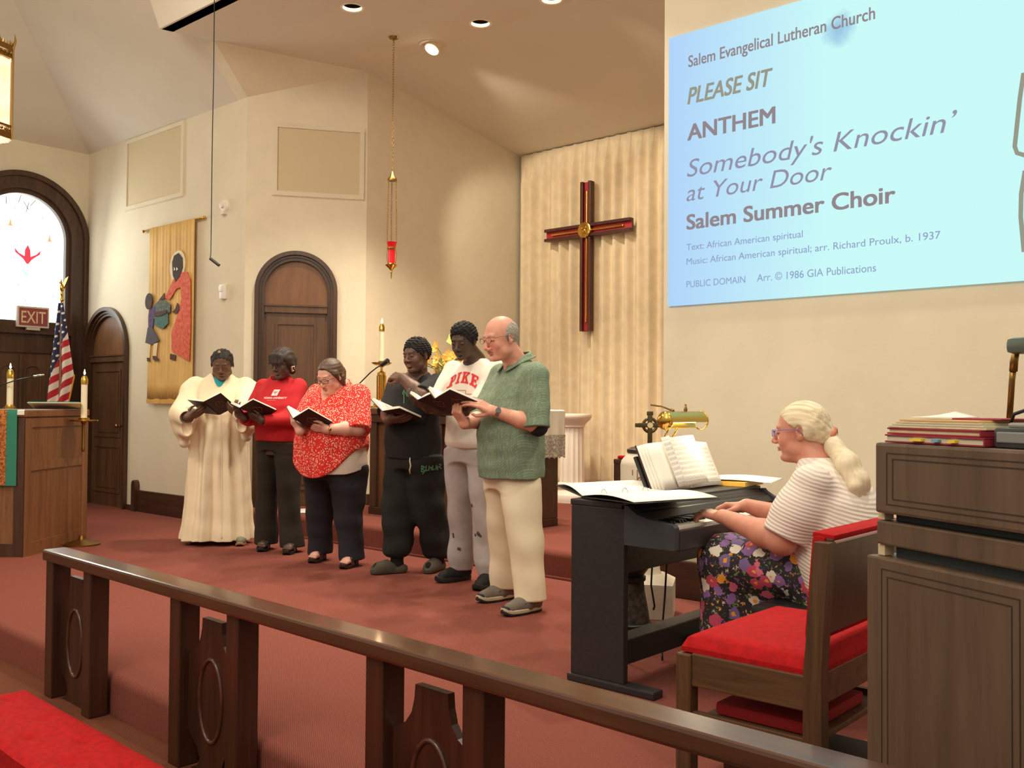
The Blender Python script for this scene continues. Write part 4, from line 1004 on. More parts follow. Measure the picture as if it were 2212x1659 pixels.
b = MB(); b.cbox(-2.135, -2.105, P0 + .035, P1 - .035, .625, .712, .006); PX(b).build('key_slip', bk, pn_)
b = MB(); b.cbox(-2.50, -2.48, P0 + .035, P1 - .035, .47, .632, .003); PX(b).build('back_panel', bk, pn_)
b = MB(); b.cbox(-2.50, -2.40, P0 + .035, P1 - .035, .095, .205, .005); PX(b).build('stretcher', bk, pn_)
b = MB(); b.cbox(-2.41, -2.30, 4.02, 4.26, .10, .14, .004); PX(b).build('pedal_box', bk, pn_)
for y in (4.07, 4.14, 4.21):
    b = MB(); b.cbox(-2.31, -2.21, y - .012, y + .012, .085, .097, .005); PX(b).build('pedal', M['brass2'], pn_)
b = MB(); b.box(-2.28, -2.26, P0 + .045, P1 - .045, .716, .722); PX(b).build('red_felt', mat('dark_felt', (40, 22, 24), .9), pn_)
ivory, ebony = mat('ivory_key', (236, 232, 220), .25), mat('ebony_key', (20, 20, 20), .3)
KY0 = P0 + .052; KW_ = (P1 - P0 - .104) / 52
b = MB(); b.cbox(0, .150, .0006, KW_ - .0006, 0, .022, .0015); wk = None
for i in range(52):
    if wk is None: wk = b.build('white_key', ivory, pn_); o = wk
    else: o = wk.copy(); COL.objects.link(o)
    o.location = (-2.285 + 2.40, KY0 + i * KW_ - 4.11, .702)
b = MB(); b.add([(0, 0, 0), (.095, 0, 0), (.095, .012, 0), (0, .012, 0), (0, .001, .014), (.086, .001, .013), (.086, .011, .013), (0, .011, .014)], [(0, 3, 2, 1), (4, 5, 6, 7), (0, 1, 5, 4), (1, 2, 6, 5), (2, 3, 7, 6), (3, 0, 4, 7)]); bkk = None
pat = [0, 2, 3, 5, 6]   # A# then C# D# F# G# counted from A
for i in range(51):
    if i % 7 in (1, 4): continue
    if bkk is None: bkk = b.build('black_key', ebony, pn_); o = bkk
    else: o = bkk.copy(); COL.objects.link(o)
    o.location = (-2.285 + 2.40, KY0 + (i + 1) * KW_ - .006 - 4.11, .7235)

# sheet-music helpers
def sheet_mat(name, base=(240, 236, 228), n=10):
    m = bpy.data.materials.new(name); m.use_nodes = True; nt = m.node_tree; bs = nt.nodes['Principled BSDF']; bs.inputs['Roughness'].default_value = .85
    uv = nt.nodes.new('ShaderNodeUVMap'); sx = nt.nodes.new('ShaderNodeSeparateXYZ'); nt.links.new(uv.outputs[0], sx.inputs[0])
    def mt(op, a, b=None):
        q = nt.nodes.new('ShaderNodeMath'); q.operation = op
        for i, v in enumerate((a, b)):
            if v is None: continue
            if isinstance(v, (int, float)): q.inputs[i].default_value = v
            else: nt.links.new(v, q.inputs[i])
        return q.outputs[0]
    y = mt('MULTIPLY', sx.outputs[1], float(n)); fy = mt('FRACT', y)
    staff = mt('MULTIPLY', mt('LESS_THAN', mt('FRACT', mt('MULTIPLY', fy, 9.0)), .34), mt('MULTIPLY', mt('GREATER_THAN', fy, .2), mt('LESS_THAN', fy, .78)))
    nz = nt.nodes.new('ShaderNodeTexNoise'); nz.inputs['Scale'].default_value = 90; mp = nt.nodes.new('ShaderNodeMapping'); mp.inputs['Scale'].default_value = (1, .8, 1); nt.links.new(uv.outputs[0], mp.inputs[0]); nt.links.new(mp.outputs[0], nz.inputs['Vector'])
    note = mt('MULTIPLY', mt('GREATER_THAN', nz.outputs['Fac'], .60), mt('MULTIPLY', mt('GREATER_THAN', fy, .12), mt('LESS_THAN', fy, .88)))
    ink = mt('MAXIMUM', mt('MULTIPLY', staff, .6), mt('MULTIPLY', note, .8))
    mg = mt('MULTIPLY', mt('MULTIPLY', mt('GREATER_THAN', sx.outputs[0], .08), mt('LESS_THAN', sx.outputs[0], .92)), mt('MULTIPLY', mt('GREATER_THAN', sx.outputs[1], .06), mt('LESS_THAN', sx.outputs[1], .94)))
    k_ = mt('MULTIPLY', ink, mg)
    mx = nt.nodes.new('ShaderNodeMix'); mx.data_type = 'RGBA'; mx.inputs[6].default_value = lin(base); mx.inputs[7].default_value = lin((70, 66, 64)); nt.links.new(k_, mx.inputs[0]); nt.links.new(mx.outputs[2], bs.inputs['Base Color'])
    return m
M['music'] = sheet_mat('printed_music')
def uvgrid(name, fn, nu, nv, m, parent, thick=.0015):
    vs = [fn(i / nu, j / nv) for j in range(nv + 1) for i in range(nu + 1)]
    fs = [(j * (nu + 1) + i, j * (nu + 1) + i + 1, (j + 1) * (nu + 1) + i + 1, (j + 1) * (nu + 1) + i) for j in range(nv) for i in range(nu)]
    me = bpy.data.meshes.new(name); me.from_pydata([tuple(v) for v in vs], [], fs); me.materials.append(m)
    ul = me.uv_layers.new(name='UVMap')
    for lp in me.loops:
        i = lp.vertex_index; ul.data[lp.index].uv = ((i % (nu + 1)) / nu, (i // (nu + 1)) / nv)
    me.polygons.foreach_set('use_smooth', [True] * len(me.polygons))
    o = bpy.data.objects.new(name, me); COL.objects.link(o); o.parent = parent
    if thick: o.modifiers.new('thickness', 'SOLIDIFY').thickness = thick
    return o
# open ring binder on the end of the piano: spine runs across, one leaf overhangs the keyboard
bd = thing('ring_binder', 'open black ring binder of white sheets lying on the near end of the piano', 'binder', (0, 0, .815))
Pq = [Vector((-2.90, 3.70, 0)), Vector((-2.845, 4.03, 0)), Vector((-2.53, 3.85, 0)), Vector((-2.575, 3.48, 0)), Vector((-2.04, 3.40, 0)), Vector((-2.26, 3.29, 0))]
def quad(a, b_, c, d): return lambda u, v: (a * (1 - u) + b_ * u) * (1 - v) + (d * (1 - u) + c * u) * v
blk = M['black']
sa, sb = Vector((-2.60, 3.44, .003)), Vector((-2.47, 3.92, .003))            # the spine
def rect(sx, sy, w, z0, z1): return None
la, lb = Vector((-2.88, 3.60, .03)), Vector((-2.76, 4.06, .03))
ra, rb = Vector((-2.20, 3.27, .014)), Vector((-2.07, 3.72, .014))
uvgrid('cover', quad(la, lb, sb, sa), 4, 4, blk, bd, .003); uvgrid('cover', quad(sa, sb, rb, ra), 4, 4, blk, bd, .003)
def pg(a, b_, c, d, bow): 
    q = quad(a, b_, c, d); return lambda u, v: q(u, v) + Vector((0, 0, .006 + bow * math.sin(PI * v)))
uvgrid('page', pg(la.lerp(lb, .03) , lb.lerp(la, .03), sb, sa, .016), 6, 8, M['white'], bd, .002)
pl = mat('lightly_printed_page', (240, 236, 230), .85, noise=(35, .04))
uvgrid('page', pg(sa, sb, rb.lerp(sb, .03), ra.lerp(sa, .03), .016), 6, 8, pl, bd, .002)
for f in (.25, .5, .75):
    c = sa.lerp(sb, f); d = (ra - sa).normalized()
    b = MB(); b.tube([c + d * .026 * math.cos(a) + Vector((0, 0, .026 * math.sin(a) + .004)) for a in [PI * i / 10 for i in range(11)]], .0025, 6); b.build('ring', M['chrome'], bd, smooth=True)
# hymnal and loose sheets standing on the music rest
hb = thing('open_songbook', 'thick open songbook with clipped music sheets standing on the piano rest under the brass lamp', 'book', (-2.50, 4.13, .812))
TL = Matrix.Rotation(math.radians(-24), 4, 'Y')
def stand(p): return TL @ Vector(p)
b = MB(); b.cbox(-.035, -.02, -.27, .40, 0, .20, .003, TL); b.build('music_rest', bk, hb)
def page_fn(y0, y1, h, x0, bow, lean=0.0):
    return lambda u, v: stand((x0 + bow * math.sin(PI * min(1, u * 1.0)) + lean * u, y0 + (y1 - y0) * u, .004 + h * v))
b = MB(); b.cbox(-.012, -.006, -.26, .02, 0, .25, .002, TL); b.cbox(-.012, -.006, .03, .33, 0, .25, .002, TL); b.build('cover', mat('maroon_cover', (70, 34, 34), .6), hb)
for i in range(4):
    uvgrid('page_block', page_fn(-.255 + .014 * i, .06, .242, -.002 + .009 * i, .014), 10, 4, M['white'], hb, .003)
uvgrid('clipped_sheet', lambda u, v: stand((.050 + .03 * math.sin(PI * u * .6), -.085 + .23 * u + .02 * (v - .5), .006 + .254 * v)), 10, 6, M['music'], hb)
uvgrid('clipped_sheet', lambda u, v: stand((.05 + .03 * u, -.105 + .03 * u, .006 + .258 * v)), 3, 6, M['music'], hb)
uvgrid('printed_page', page_fn(.06, .385, .240, .010, .016), 10, 6, M['music'], hb)
b = MB(); b.tube([stand((.075, .11, .262)), stand((.078, .11, .225)), stand((.078, .125, .225)), stand((.075, .125, .255))], .002, 5); b.build('paper_clip', M['chrome'], hb)
b = MB(); b.box(.0, .006, .20, .245, .236, .262, TL); b.build('blue_tab', mat('blue_tab', (40, 50, 170), .6), hb)
# brass piano lamp
pl_ = thing('piano_lamp', 'brass banker style piano lamp lit above the open songbook', 'lamp', (-2.60, 4.22, .812), -.10)
b = MB(); b.lathe([(.075, 0), (.075, .01), (.05, .02), (.02, .028)], 20); b.build('base', M['brass'], pl_, smooth=.5)
b = MB(); b.tube([(0, -.03, .02), (-.01, -.05, .14), (.0, -.085, .26), (.03, -.09, .31)], .006, 8); b.tube([(0, .0, .02), (-.01, .0, .14), (.0, -.02, .26), (.03, -.02, .31)], .006, 8); b.build('arm', M['brass'], pl_, smooth=True)
TS = Matrix.Translation((.05, 0, .345)) @ Matrix.Rotation(-PI / 2, 4, 'X')
b = MB(); n_ = 20; vs = []; 
R1, R2 = .047, .043
for zz in (-.145, .145):
    for R_ in (R1, R2):
        for j in range(n_ + 1):
            a = math.radians(-30 + 250 * j / n_) + .35
            vs.append((.05 + R_ * math.cos(a), zz, .345 + R_ * math.sin(a)))
N_ = n_ + 1; fs = []
for j in range(n_):
    fs += [(j, j + 1, 2 * N_ + j + 1, 2 * N_ + j), (N_ + j, 3 * N_ + j, 3 * N_ + j + 1, N_ + j + 1), (j, N_ + j, N_ + j + 1, j + 1), (2 * N_ + j, 2 * N_ + j + 1, 3 * N_ + j + 1, 3 * N_ + j)]
fs += [(0, 2 * N_, 3 * N_, N_), (n_, N_ + n_, 3 * N_ + n_, 2 * N_ + n_)]
b.add(vs, fs); b.build('shade', mat('satin_brass', (196, 170, 92), .3, 1.0), pl_, smooth=.5)
b = MB(); 
for s in (-1,): b.ball((.05, s * .145, .345), (.047, .03, .047), 16, 10)
b.build('end_cap', M['brass'], pl_, smooth=True)
b = MB(); b.tube([(.05 + .046 * math.cos(a),   .147, .345 + .046 * math.sin(a)) for a in [2 * PI * i / 24 for i in range(24)]], .004, 6, closed=True); b.build('end_ring', M['brass'], pl_, smooth=True)
b = MB(); b.tube([(.05, -.10, .345), (.05, .10, .345)], .012, 8); b.build('bulb', emis('lamp_bulb', (255, 226, 170), 10), pl_, smooth=True)
b = MB(); b.lathe([(.008, .39), (.010, .40), (.004, .42), (.006, .425), (.001, .43)], 8, Matrix.Translation((.05, .02, 0))); b.tube([(.05, -.09, .395), (.03, -.15, .415), (.02, -.22, .422)], .0045, 6); b.ball((.05, -.09, .394), .012, 8, 6); b.build('switch_stem', M['brass2'], pl_, smooth=.5)
lamp('AREA', 'piano_lamp_light', (-2.53, 4.30, 1.125), 2.4, (1, .80, .5), (-2.42, 4.27, .9), shape='RECTANGLE', size=.05, size_y=.22)
# books and papers at the far end
yb = thing('yellow_songbook', 'yellow paperback songbook at the far end of the piano top, beneath a white sheet', 'book', (-2.50, 4.66, .813), .1)
b = MB(); b.cbox(-.10, .11, -.13, .12, .002, .020, .001); b.build('page_block', mat('cream_pages', (232, 214, 160), .8), yb)
b = MB(); b.cbox(-.105, .115, -.135, .125, .020, .023, .001); b.cbox(-.105, .115, -.135, .125, 0, .002, .0005); b.cbox(-.105, .115, -.138, -.133, 0, .023, .001); b.build('cover', mat('yellow_cover', (214, 168, 66), .6), yb)
wsx = thing('white_sheet', 'large white sheet lying over the yellow songbook on the piano', 'paper', (-2.46, 4.70, .842), .25)
uvgrid('sheet', lambda u, v: Vector((-.17 + .34 * u, -.15 + .30 * v, .006 * math.sin(u * 4) + .006 * v)), 8, 8, pl, wsx, .003)
bx = thing('paper_pile', 'small pile of papers between the yellow songbook and the wall side of the piano top', 'papers', (-2.52, 4.70, .8365), .2)
b = MB(); b.cbox(-.12, .10, -.11, .08, 0, .004, .001); b.build('sheets', pl, bx)

# hand drum under the piano
dj = thing('hand_drum', 'black goblet hand drum with a patterned cloth foot behind the piano legs', 'drum', (-3.0, 4.38, 0))
b = MB(); b.lathe([(.135, 0), (.135, .05), (.128, .055)], 24); b.build('foot_ring', M['black'], dj, smooth=.5)
b = MB(); b.lathe([(.126, .05), (.112, .14), (.096, .22), (.092, .275)], 24); b.build('patterned_foot', mat('patterned_cloth', (72, 54, 40), .8, noise=(38, .8), rgb2=(26, 22, 20), bump=(60, .4)), dj, smooth=.5)
b = MB(); b.lathe([(.098, .275), (.102, .28), (.102, .30), (.09, .305), (.115, .34), (.15, .39), (.165, .46), (.165, .56), (.158, .585), (.150, .59)], 24); b.build('bowl', M['black'], dj, smooth=.5)
b = MB(); b.lathe([(.148, .585), (.148, .592), (.001, .594)], 24); b.build('drum_skin', mat('hide', (200, 186, 160), .7), dj, smooth=.5)
# cables
for i, (pts, lb) in enumerate((([(-2.50, 3.86, .50), (-2.51, 3.865, .38), (-2.50, 3.88, .28), (-2.51, 3.885, .262)], 'black cable dropping from the piano onto its stretcher, in front of the white font foot'),
    ([(-2.52, 4.02, .50), (-2.55, 4.05, .30), (-2.55, 4.02, .10), (-2.50, 3.95, .012)], 'thin black cable hanging behind the piano between the font and the skirt'),
    ([(-2.9, 3.9, .012), (-2.7, 3.86, .013), (-2.55, 3.82, .10), (-2.515, 3.80, .17)], 'black cable rising from the carpet beside the hand drum'))):
    t = thing('cable', lb, 'cable', pts[0], 0, 'piano cables'); b = MB()
    dense = []
    for k2 in range(len(pts) - 1):
        for q in range(5): dense.append(Vector(pts[k2]).lerp(Vector(pts[k2 + 1]), q / 5))
    dense.append(Vector(pts[-1])); o0 = Vector(pts[0])
    b.tube([p - o0 for p in dense], .005, 6); b.build('wire', M['black'], t, smooth=True)
# piano bench
pb_ = thing('piano_bench', 'black padded piano bench under the seated pianist', 'bench', (-1.66, 3.90, 0))
b = MB(); b.cbox(-.17, .17, -.36, .36, .37, .435, .02); b.build('seat', mat('black_vinyl', (26, 25, 25), .45), pb_, smooth=.6)
b = MB(); b.cbox(-.155, .155, -.34, .34, .30, .37, .005); b.build('apron', bk, pb_)
lgm = None
for x in (-.14, .10):
    for y in (-.33, .29):
        if lgm is None: b = MB(); b.cbox(0, .04, 0, .04, 0, .30, .004); lgm = b.build('leg', bk, pb_); o = lgm
        else: o = lgm.copy(); COL.objects.link(o)
        o.location = (x, y, 0)

# ------------------------------------------------------------------ red cushioned oak chair in front
chr_ = thing('side_chair', 'brown oak chair with bright red seat and back pads, before the pianist', 'chair', (-1.40, 3.03, 0))
def CX_(b): b.v = [(x + 1.40, y - 3.03, z) for x, y, z in b.v]; return b
CA, CB = 2.70, 3.36
b = MB()
def ctop(u, v):
    x = -1.64 + .45 * u; y = CA + .005 + (CB - CA - .01) * v
    e = min(min(u, 1 - u) * .45 / .05, min(v, 1 - v) * .64 / .05, 1); return (x, y, .455 + .042 * math.sqrt(max(0, 1 - (1 - e) ** 2)) + .012 * math.sin(PI * u) * math.sin(PI * v))
b.grid(ctop, 30, 40); b.box(-1.64, -1.19, CA + .005, CB - .005, .44, .456); CX_(b).build('seat_cushion', M['red_cush'], chr_, smooth=.6)
for y in (CA, CB - .035):
    b = MB(); b.cbox(-1.60, -1.215, y, y + .03, .335, .44, .005); CX_(b).build('seat_rail', M['oak_chair'], chr_)
    b = MB(); b.cbox(-1.60, -1.215, y + .004, y + .026, .205, .255, .004); CX_(b).build('stretcher', M['oak_chair'], chr_)
    b = MB(); b.cbox(-1.655, -1.60, y - .006, y + .045, 0, .435, .006); CX_(b).build('front_leg', M['oak_chair_v'], chr_)
    b = MB(); b.prism([(-1.225, 0), (-1.165, 0), (-1.168, .45), (-1.145, .835), (-1.19, .835), (-1.222, .45)], (0, y - .006, 0), X, Z, Y, .052); CX_(b).build('back_post', M['oak_chair_v'], chr_)
for xa_, xb_ in ((-1.63, -1.605), (-1.215, -1.19)):
    b = MB(); b.cbox(xa_, xb_, CA + .04, CB - .04, .345, .44, .004); CX_(b).build('cross_rail', M['oak_chair'], chr_)
T4 = Matrix.Translation((-1.185, 0, .56)) @ Matrix.Rotation(math.radians(4.5), 4, 'Y')
b = MB(); b.cbox(-.01, .012, CA + .04, CB - .04, .0, .285, .004, T4); CX_(b).build('back_board', M['dark'], chr_)
b = MB(); b.cbox(-.055, -.008, CA + .035, CB - .035, -.03, .290, .02, T4); b.cbox(-.055, .014, CA + .045, CB - .045, .278, .296, .006, T4); CX_(b).build('back_cushion', M['red_cush'], chr_, smooth=.6)
b = MB(); b.cbox(-.012, .016, CA + .05, CB - .05, .270, .279, .002, T4); CX_(b).build('back_piping', mat('pale_piping', (220, 190, 180), .7), chr_)
# a second red pad on the shelf below the seat
b = MB(); b.cbox(-1.59, -1.22, CA + .04, CB - .04, .215, .235, .004); CX_(b).build('book_shelf', M['oak_chair'], chr_)
rp = thing('red_cushion', 'flat red pad lying on the shelf under the chair seat', 'cushion', (-1.40, 2.97, .236))
b = MB(); b.cbox(-.16, .15, -.19, .26, 0, .04, .012); b.build('pad', mat('red_cloth_pad', (150, 20, 24), .85), rp, smooth=.6)
# pedals unit on the floor and a patterned basket behind
pk = thing('floor_box', 'dark flat wooden box on the carpet beneath the red padded chair', 'box', (-1.30, 3.10, 0))
b = MB(); b.cbox(-.22, .22, -.20, .22, 0, .07, .006); b.build('case', M['dark_h'], pk)
b = MB(); b.cbox(-.21, .21, -.19, .21, .07, .082, .004); b.build('lid', M['black'], pk)
bs_ = thing('woven_basket', 'dark patterned basket on the floor between the chair and the organ', 'basket', (-1.0, 3.05, 0))
b = MB(); b.lathe([(.09, 0), (.115, .03), (.13, .12), (.125, .2), (.115, .205), (.118, .12), (.10, .03)], 20, cap=False); b.lathe([(.09, 0), (.09, .01)], 20); b.build('body', mat('patterned_basket', (50, 38, 34), .7, noise=(26, .5), rgb2=(190, 172, 140)), bs_, smooth=.5)

# ------------------------------------------------------------------ organ console seen from the back
OR = Vector((-.913, 2.433, 0)); orz = math.atan2(-.464, .885)
og = thing('organ_console', 'tall brown wooden organ console with grooved back panels, beside the red padded chair', 'organ', OR, orz)
W_ = .74
wn = M['walnut']
b = MB(); b.cbox(-.03, W_, .0, .62, 0, .855, .006); b.build('lower_case', wn, og)
b = MB(); b.cbox(-.008, W_, .012, .55, .885, .945, .005); b.build('middle_board', wn, og)
b = MB(); b.cbox(0, W_, .0, .55, .965, 1.142, .008); b.build('upper_case', wn, og)
b = MB(); b.box(.02, W_, .05, .54, .855, .885); b.box(.02, W_, .05, .54, .945, .965); b.build('slot_lining', mat('slate_cloth', (64, 72, 74), .8), og)
for z0, z1 in ((.856, .884), (.946, .964)):
    b = MB(); b.cbox(-.012, .012, .02, .05, z0, z1, .002); b.build('slot_spacer', mat('pale_wood', (206, 186, 150), .6), og)
gm_ = mat('groove_shadow_line', (52, 38, 28), .7)
b = MB()
def groove(x0, x1, z0, z1, w=.0028):
    b.prism([(x0, z0), (x1, z0), (x1, z1), (x0, z1)], (0, .0006, 0), X, Z, -Y, .0016, [[(x0 + w, z0 + w), (x1 - w, z0 + w), (x1 - w, z1 - w), (x0 + w, z1 - w)]])
groove(.040, .70, .988, 1.118); groove(.060, .68, 1.002, 1.104)
groove(.022, .43, .03, .828); groove(.042, .41, .05, .81)
groove(.47, .71, .03, .828); groove(.49, .69, .05, .81)
b.build('panel_groove', gm_, og)
OM = Matrix.Translation(OR) @ Matrix.Rotation(orz, 4, 'Z')
def on_org(x, y, z): return OM @ Vector((x, y, z))
# books, folders and bits on the organ top
def flatbook(name, label, cat, x, y, z, rz, w, d, h, cover, pages, group=None):
    t = thing(name, label, cat, on_org(x, y, z), orz + rz, group)
    b = MB(); c = .004
    b.cbox(-w / 2, w / 2, -d / 2, d / 2, 0, c, .001); b.cbox(-w / 2, w / 2, -d / 2, d / 2, h - c, h, .001); b.cbox(w / 2 - c, w / 2, -d / 2, d / 2, 0, h, .001); b.build('cover', cover, t)
    b = MB(); b.box(-w / 2 + .004, w / 2 - c, -d / 2 + .004, d / 2 - .004, c, h - c); b.build('page_block', pages, t)
    return t
rc = mat('maroon_binding', (146, 38, 54), .6); buff = mat('buff_paper_edges', (222, 206, 168), .85, noise=(40, .06)); gre = mat('greenish_paper_edges', (206, 204, 176), .85)
B1 = flatbook('hymnal', 'maroon hymnal lowest on the organ top, with yellow and blue page flags', 'book', .175, .105, 1.1435, .02, .30, .19, .020, rc, gre, 'music books on the organ')
B2 = flatbook('hymnal', 'maroon songbook resting on the lowest hymnal on the organ top', 'book', .170, .112, 1.1640, -.02, .295, .19, .016, rc, buff, 'music books on the organ')
fd = thing('music_folder', 'fat buff folder of loose music on the maroon books on the organ', 'folder', on_org(.165, .112, 1.1805), orz + .04, 'music books on the organ')
for i in range(4):
    b = MB(); b.cbox(-.14 + .012 * i, .15 - .006 * i, -.09, .09 - .004 * i, .0055 * i, .0055 * i + .005, .001); b.build('sheet_bundle', (buff, gre, buff, mat('manila', (222, 186, 130), .8))[i], fd)
b = MB(); b.cbox(.02, .155, -.05, .09, .022, .026, .001); b.build('red_flap', rc, fd)
ws2 = thing('note_card', 'small white card topping the pile of folders on the organ', 'paper', on_org(.13, .10, 1.2068), orz + .3)
uvgrid('card', lambda u, v: Vector((-.06 + .12 * u, -.05 + .1 * v, .001 + .014 * v * (1 - abs(2 * u - 1)))), 8, 4, M['white'], ws2, .0015)
for x, m_, w in ((-.06, (236, 206, 60), .035), (.005, (120, 160, 190), .02), (.055, (236, 206, 60), .02)):
    b = MB(); b.box(x, x + w, -.103, -.085, .006, .012); b.build('page_flag', mat('page_flag', m_, .7), B1)
ca = thing('cassette_recorder', 'small dark recorder with a looped strap on the organ top', 'recorder', on_org(.385, .10, 1.1425), orz)
b = MB(); b.cbox(-.05, .16, -.07, .07, 0, .045, .008); b.build('body', mat('charcoal_plastic', (56, 56, 58), .4), ca, smooth=.5)
b = MB(); b.cbox(-.04, .15, -.073, -.06, .012, .036, .003); b.build('front_strip', mat('grey_strip', (130, 132, 130), .4), ca)
b = MB(); b.cbox(-.03, .10, -.05, .05, .045, .056, .006); b.build('deck', mat('grey_deck', (150, 148, 140), .5), ca)
b = MB(); b.tube([(-.05, -.02, .05), (-.03, -.03, .075), (.02, -.03, .09), (.08, -.02, .085), (.12, 0, .06)], .004, 6); b.build('strap', M['black'], ca, smooth=True)
ol = thing('console_lamp', 'slim brass desk lamp with dark shade standing on the organ console', 'lamp', on_org(.135, .30, 1.1425), orz)
b = MB(); b.lathe([(.05, 0), (.05, .012), (.012, .02)], 18); b.build('base', M['brass2'], ol, smooth=.5)
b = MB(); b.tube([(0, 0, .015), (.012, 0, .16), (.016, 0, .185)], .0075, 10); b.tube([(.016, 0, .18), (.018, 0, .205), (.028, -.005, .225)], [.010, .010, .008], 10); b.build('stem', M['brass2'], ol, smooth=True)
b = MB(); b.cbox(.03, .32, -.045, .03, .222, .262, .014); b.build('shade', mat('grey_green_shade', (92, 104, 98), .35, .3), ol, smooth=.5)
# ------------------------------------------------------------------ figure modelling: smooth solids meshed into one skin
def smin(a, b, k):
    if k <= 0: return np.minimum(a, b)
    h = np.clip(.5 + .5 * (b - a) / k, 0, 1)
    return b * (1 - h) + a * h - k * h * (1 - h)
def A_(*v): return np.array(v, dtype=np.float64)
def unit(v): v = np.asarray(v, float); return v / (np.linalg.norm(v) + 1e-12)
def wob(P, f, seed=0, n=5):
    """cheap smooth noise in [-1, 1]"""
    rs = np.random.RandomState(seed); s = 0
    for i in range(n):
        d = rs.normal(size=3); d /= np.linalg.norm(d); s = s + np.sin(P @ d * f * rs.uniform(.7, 1.5) + rs.uniform(0, 6.28))
    return s / n * 1.6
class SDF:
    def __init__(s): s.ops = []
    def put(s, fn, c, R, k=.02, mode=0): s.ops.append((fn, A_(*c), R, k, mode)); return s
    def rc(s, a, b, r1, r2=None, k=.02, mode=0):
        a, b = A_(*a), A_(*b); r2 = r1 if r2 is None else r2; ba = b - a; L2 = ba @ ba + 1e-12
        def fn(P):
            t = np.clip(((P - a) @ ba) / L2, 0, 1)
            q = P - a - t[..., None] * ba
            return np.sqrt((q * q).sum(-1)) - (r1 + (r2 - r1) * t)
        return s.put(fn, (a + b) / 2, math.sqrt(L2) / 2 + max(r1, r2), k, mode)
    def rcf(s, a, b, r1, r2, k=.02, over=.0):
        """like rc, cut off flat just past b"""
        a, b = A_(*a), A_(*b); ba = b - a; L2 = ba @ ba + 1e-12; u = ba / math.sqrt(L2)
        def fn(P):
            t = np.clip(((P - a) @ ba) / L2, 0, 1.0 + .3); q = P - a - t[..., None] * ba
            return -smin(-(np.sqrt((q * q).sum(-1)) - (r1 + (r2 - r1) * t)), -((P - b) @ u - over), .006)
        return s.put(fn, (a + b) / 2, math.sqrt(L2) / 2 + max(r1, r2) * 1.4, k, 0)
    def chain(s, pts, rs, k=.02, k0=None):
        for i in range(len(pts) - 1): s.rc(pts[i], pts[i + 1], rs[i], rs[i + 1], k if (i or k0 is None) else k0)
        return s
    def el(s, c, r, k=.02, mode=0, rot=None):
        c = A_(*c); r = A_(*r); Rm = None if rot is None else np.array(rot)
        def fn(P):
            q = P - c
            if Rm is not None: q = q @ Rm
            k0 = np.sqrt(((q / r) ** 2).sum(-1)); k1 = np.sqrt(((q / (r * r)) ** 2).sum(-1)) + 1e-9
            return k0 * (k0 - 1) / k1
        return s.put(fn, c, float(r.max()), k, mode)
    def loft(s, sec, k=.02, mode=0, fold=None, ex=2.0, rnd_=.012, shear=None):
        """stack of horizontal ellipses: rows (z, cx, cy, rx, ry)"""
        sec = np.array(sorted(sec, key=lambda q: q[0]), float); z0, z1 = sec[0, 0], sec[-1, 0]
        zz = np.linspace(z0, z1, 80); cols = []
        # smooth the linear interpolation a little
        for c in range(1, 5):
            v = np.interp(zz, sec[:, 0], sec[:, c]); 
            for _ in range(3): v[1:-1] = .25 * v[:-2] + .5 * v[1:-1] + .25 * v[2:]
            cols.append(v)
        def fn(P):
            z = P[..., 2]
            if shear is not None: z = z + shear(P)
            cx, cy, rx, ry = [np.interp(z, zz, v) for v in cols]
            x = P[..., 0] - cx; y = P[..., 1] - cy
            if fold is not None:
                f = fold(np.arctan2(y / ry, x / rx), z, P); rx = rx + f; ry = ry + f
            if ex != 2.0:
                q = (np.abs(x / rx) ** ex + np.abs(y / ry) ** ex) ** (1 / ex); d = (q - 1) * np.minimum(rx, ry) * .9
            else:
                k0 = np.sqrt((x / rx) ** 2 + (y / ry) ** 2); k1 = np.sqrt((x / rx ** 2) ** 2 + (y / ry ** 2) ** 2) + 1e-9; d = k0 * (k0 - 1) / k1
                d = np.maximum(d, -np.minimum(rx, ry))
            e = np.maximum(z - z1, z0 - z)
            return -smin(-d, -e, rnd_)
        m = sec[:, 3:5].max(); c = A_(sec[:, 1].mean(), sec[:, 2].mean(), (z0 + z1) / 2)
        off = max(np.abs(sec[:, 1] - c[0]).max(), np.abs(sec[:, 2] - c[1]).max())
        return s.put(fn, c, math.hypot((z1 - z0) / 2 + .05, m + off + .06), k, mode)
    def tube(s, pts, rs, k=.02, flat=None):
        return s.chain(pts, rs, k)
    def half(s, n, d, k=.005):
        """keep the side where n.P < d"""
        n = unit(n); return s.put(lambda P: P @ n - d, (0, 0, 0), 1e9, k, 2)
    def ev(s, P, bc=None, br=0):
        d = np.full(P.shape[:-1], 1.0)
        for fn, c, R, k, mode in s.ops:
            if bc is None or mode == 2 or R > 1e8:
                v = fn(P); m = slice(None)
                d = smin(d, v, k) if mode == 0 else -smin(-d, v, k) if mode == 1 else -smin(-d, -v, k)
            else:
                m = np.sqrt(((bc - c) ** 2).sum(-1)) < R + k + br * 1.3 + .012
                if not m.any(): continue
                v = fn(P[m]); d[m] = smin(d[m], v, k) if mode == 0 else -smin(-d[m], v, k)
        return d
    def grow(s, fn): s.ops.append((None, fn, None, None, 9)); return s
